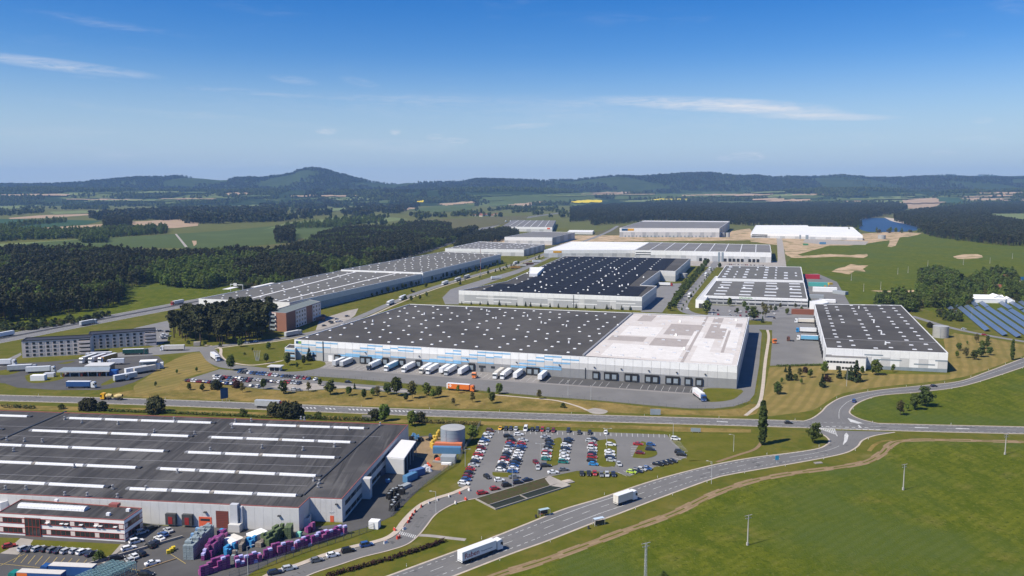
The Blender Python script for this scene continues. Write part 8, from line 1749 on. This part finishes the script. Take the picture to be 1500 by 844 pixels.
board('direction_sign', 'pale direction sign near the car park corner', 1019, 634, 4.6, 1.8, .5, -8, M['wall_blue_grey'])
t = thing('flag_totem', 'group of four slim silver pylons at the gate road', 'pylon', tuple(G(377, 528.5)))
for k in range(4): MB().tube((-.9 + k * .6, 0, 0), (-2.1 + k * 1.4, 0, 7.0), .22, .16, 6).build('pylon', galv, t)
t = thing('sign_gantry', 'steel sign gantry spanning the motorway', 'gantry', tuple(G(338, 427)), radians(-22))
for x in (0, 17): obj('post', boxmesh('post', .5, .5, 8, galv), t, (x, 0, 0))
obj('beam', boxmesh('beam', 17.5, .7, .8, galv), t, (8.5, 0, 7.6)); obj('sign_board', boxmesh('sign_board', 4.5, .3, 3.2, M['wall_pale']), t, (7, -.6, 6.5))
def shelter(px, py, ang, label, m):
    c = G(px, py); t = thing('bus_shelter', label, 'bus shelter', (c.x, c.y, .05), radians(ang))
    MB().box(-1.9, 1.9, -.75, .75, 2.35, 2.45).build('roof', m, t)
    for x in (-2.0, 2.0):
        for y in (-.75, .75): obj('post', boxmesh('post', .1, .1, 2.38, galv), t, (x, y, 0))
    obj('back_pane', boxmesh('back_pane', 3.6, .05, 1.5, M['glass']), t, (0, .75, .4)); obj('bench', boxmesh('bench', 3.2, .45, .1, M['tile_red']), t, (0, .45, .45)); obj('bench_leg', boxmesh('bench_leg', .1, .4, .46, galv), t, (-1.2, .45, 0)); obj('bench_leg', boxmesh('bench_leg', .1, .4, .46, galv), t, (1.2, .45, 0))
shelter(797, 755.5, 26, 'bus shelter with pale blue roof on the far side of the lower road', flat('shelter_blue', (.40, .52, .56), .3)); shelter(877, 769, 206, 'bus shelter with white blue roof on the field side of the lower road', flat('shelter_pale', (.52, .62, .72), .3))
for i, (px, py) in enumerate(((785, 758.5), (862, 775))): c = G(px, py); t = thing('litter_bin', ('litter bin beside the far bus shelter', 'litter bin beside the field side shelter')[i], 'bin', (c.x, c.y, .05)); MB().cyl(0, 0, 0, .95, .32, .36, 10).build('body', M['dark_metal'], t); MB().cyl(0, 0, .95, 1.1, .38, .2, 10).build('lid', M['rubber'], t)
c = G(1199, 679); t = thing('stone_bench', 'flat concrete slab in the grass between lower road and dirt track', 'slab', (c.x, c.y, 0), radians(12)); obj('slab', boxmesh('slab', 3.4, 1.3, .35, M['concrete']), t); obj('edge', boxmesh('edge', 3.6, .2, .5, M['concrete']), t, (0, .75, 0))
# red and white barriers along the side road
bw_, br_ = flat('barrier_white', (.80, .78, .76), .5), flat('barrier_red', (.62, .08, .05), .5)
me_w, me_r = [MB().box(-.75, .75, -.25, .25, 0, .45, taper=.02, tapery=.06).box(-.7, .7, -.1, .1, .45, .95).mesh('body', m_) for m_ in (bw_, br_)]
for i, (px, py) in enumerate([(565, 796.3), (584, 789.5), (583, 788.4), (592, 776), (598.5, 765.5), (601, 760.5), (604, 755.5), (608, 750.5), (617, 743), (628, 737.5), (640.5, 733), (657.5, 728), (667, 738), (673.5, 723.5), (687, 719), (682, 732.5), (578, 777.5)]):
    c = G(px, py); red = i in (1, 2, 4, 5, 6, 7, 8, 13, 15, 16); t = thing('road_barrier', ('red' if red else 'white') + ' plastic barrier along the kerb of the side road', 'barrier', (c.x, c.y, ZA + .01), radians(45 + i * 5), 'barriers along the side road')
    obj('body', me_r if red else me_w, t); obj('reflector', boxmesh('reflector', .2, .22, .12, bw_ if red else br_), t, (0, 0, .95))
# guard rails and marker posts
gr = flat('guard_rail', (.30, .31, .32), .45)
for nm, off_ in (('low dark guard rail in the middle of the motorway', 0.0),):
    R2 = resample(MW, 140); t = thing('guard_rail', nm, 'guard rail', (R2[0].x, R2[0].y, 0)); mb = MB(); o_ = R2[0]
    for a_, b_ in zip(R2, R2[1:]):
        d = (b_ - a_).normalized(); n = Vector((-d.y, d.x, 0)) * .12
        mb.hexa([(a_ - o_ - n) + Vector((0, 0, .45)), (b_ - o_ - n) + Vector((0, 0, .45)), (b_ - o_ + n) + Vector((0, 0, .45)), (a_ - o_ + n) + Vector((0, 0, .45)), (a_ - o_ - n) + Vector((0, 0, .85)), (b_ - o_ - n) + Vector((0, 0, .85)), (b_ - o_ + n) + Vector((0, 0, .85)), (a_ - o_ + n) + Vector((0, 0, .85))])
    mb.build('rail', gr, t)
    for p in R2[::2]: obj('post', boxmesh('post', .12, .12, .8, gr), t, (p.x - o_.x, p.y - o_.y, 0))
mk = MB().box(-.07, .07, -.05, .05, 0, 1.0).mesh('post', bw_); mr_ = boxmesh('band', .16, .12, .2, M['rubber'])
for ln, off_, n, wh in ((MAIN, -7.2, 16, 'the north verge of the main road'), (BL, -1.6, 12, 'the outer verge of the branch road'), (BR, 1.6, 10, 'the inner verge of the branch road'), (LL, 1.8, 12, 'the field side of the lower road'), (LU, -1.8, 8, 'the car park side of the lower road')):
    for p in offset(resample(ln, n + 2), off_)[1:-1]: t = thing('marker_post', 'white roadside marker post on ' + wh, 'marker post', (p.x, p.y, 0), 0, 'marker posts on ' + wh); obj('post', mk, t); obj('band', mr_, t, (0, 0, .7))
# ------------------------------------------------------------------ air
hz = MB().box(-15600, 15600, -1700, 15600, -13.5, 460)
hm = bpy.data.materials.new('haze_air'); hm.use_nodes = True
for n in list(hm.node_tree.nodes): hm.node_tree.nodes.remove(n)
vo = hm.node_tree.nodes.new('ShaderNodeVolumePrincipled'); mo = hm.node_tree.nodes.new('ShaderNodeOutputMaterial')
vo.inputs['Color'].default_value = (0.34, 0.58, 1.0, 1); vo.inputs['Density'].default_value = 5.0e-5; vo.inputs['Anisotropy'].default_value = 0.0
hm.node_tree.links.new(vo.outputs[0], mo.inputs['Volume'])
tag(hz.build('haze', hm), 'thin blue haze in the air over the plain', 'haze', kind='stuff')
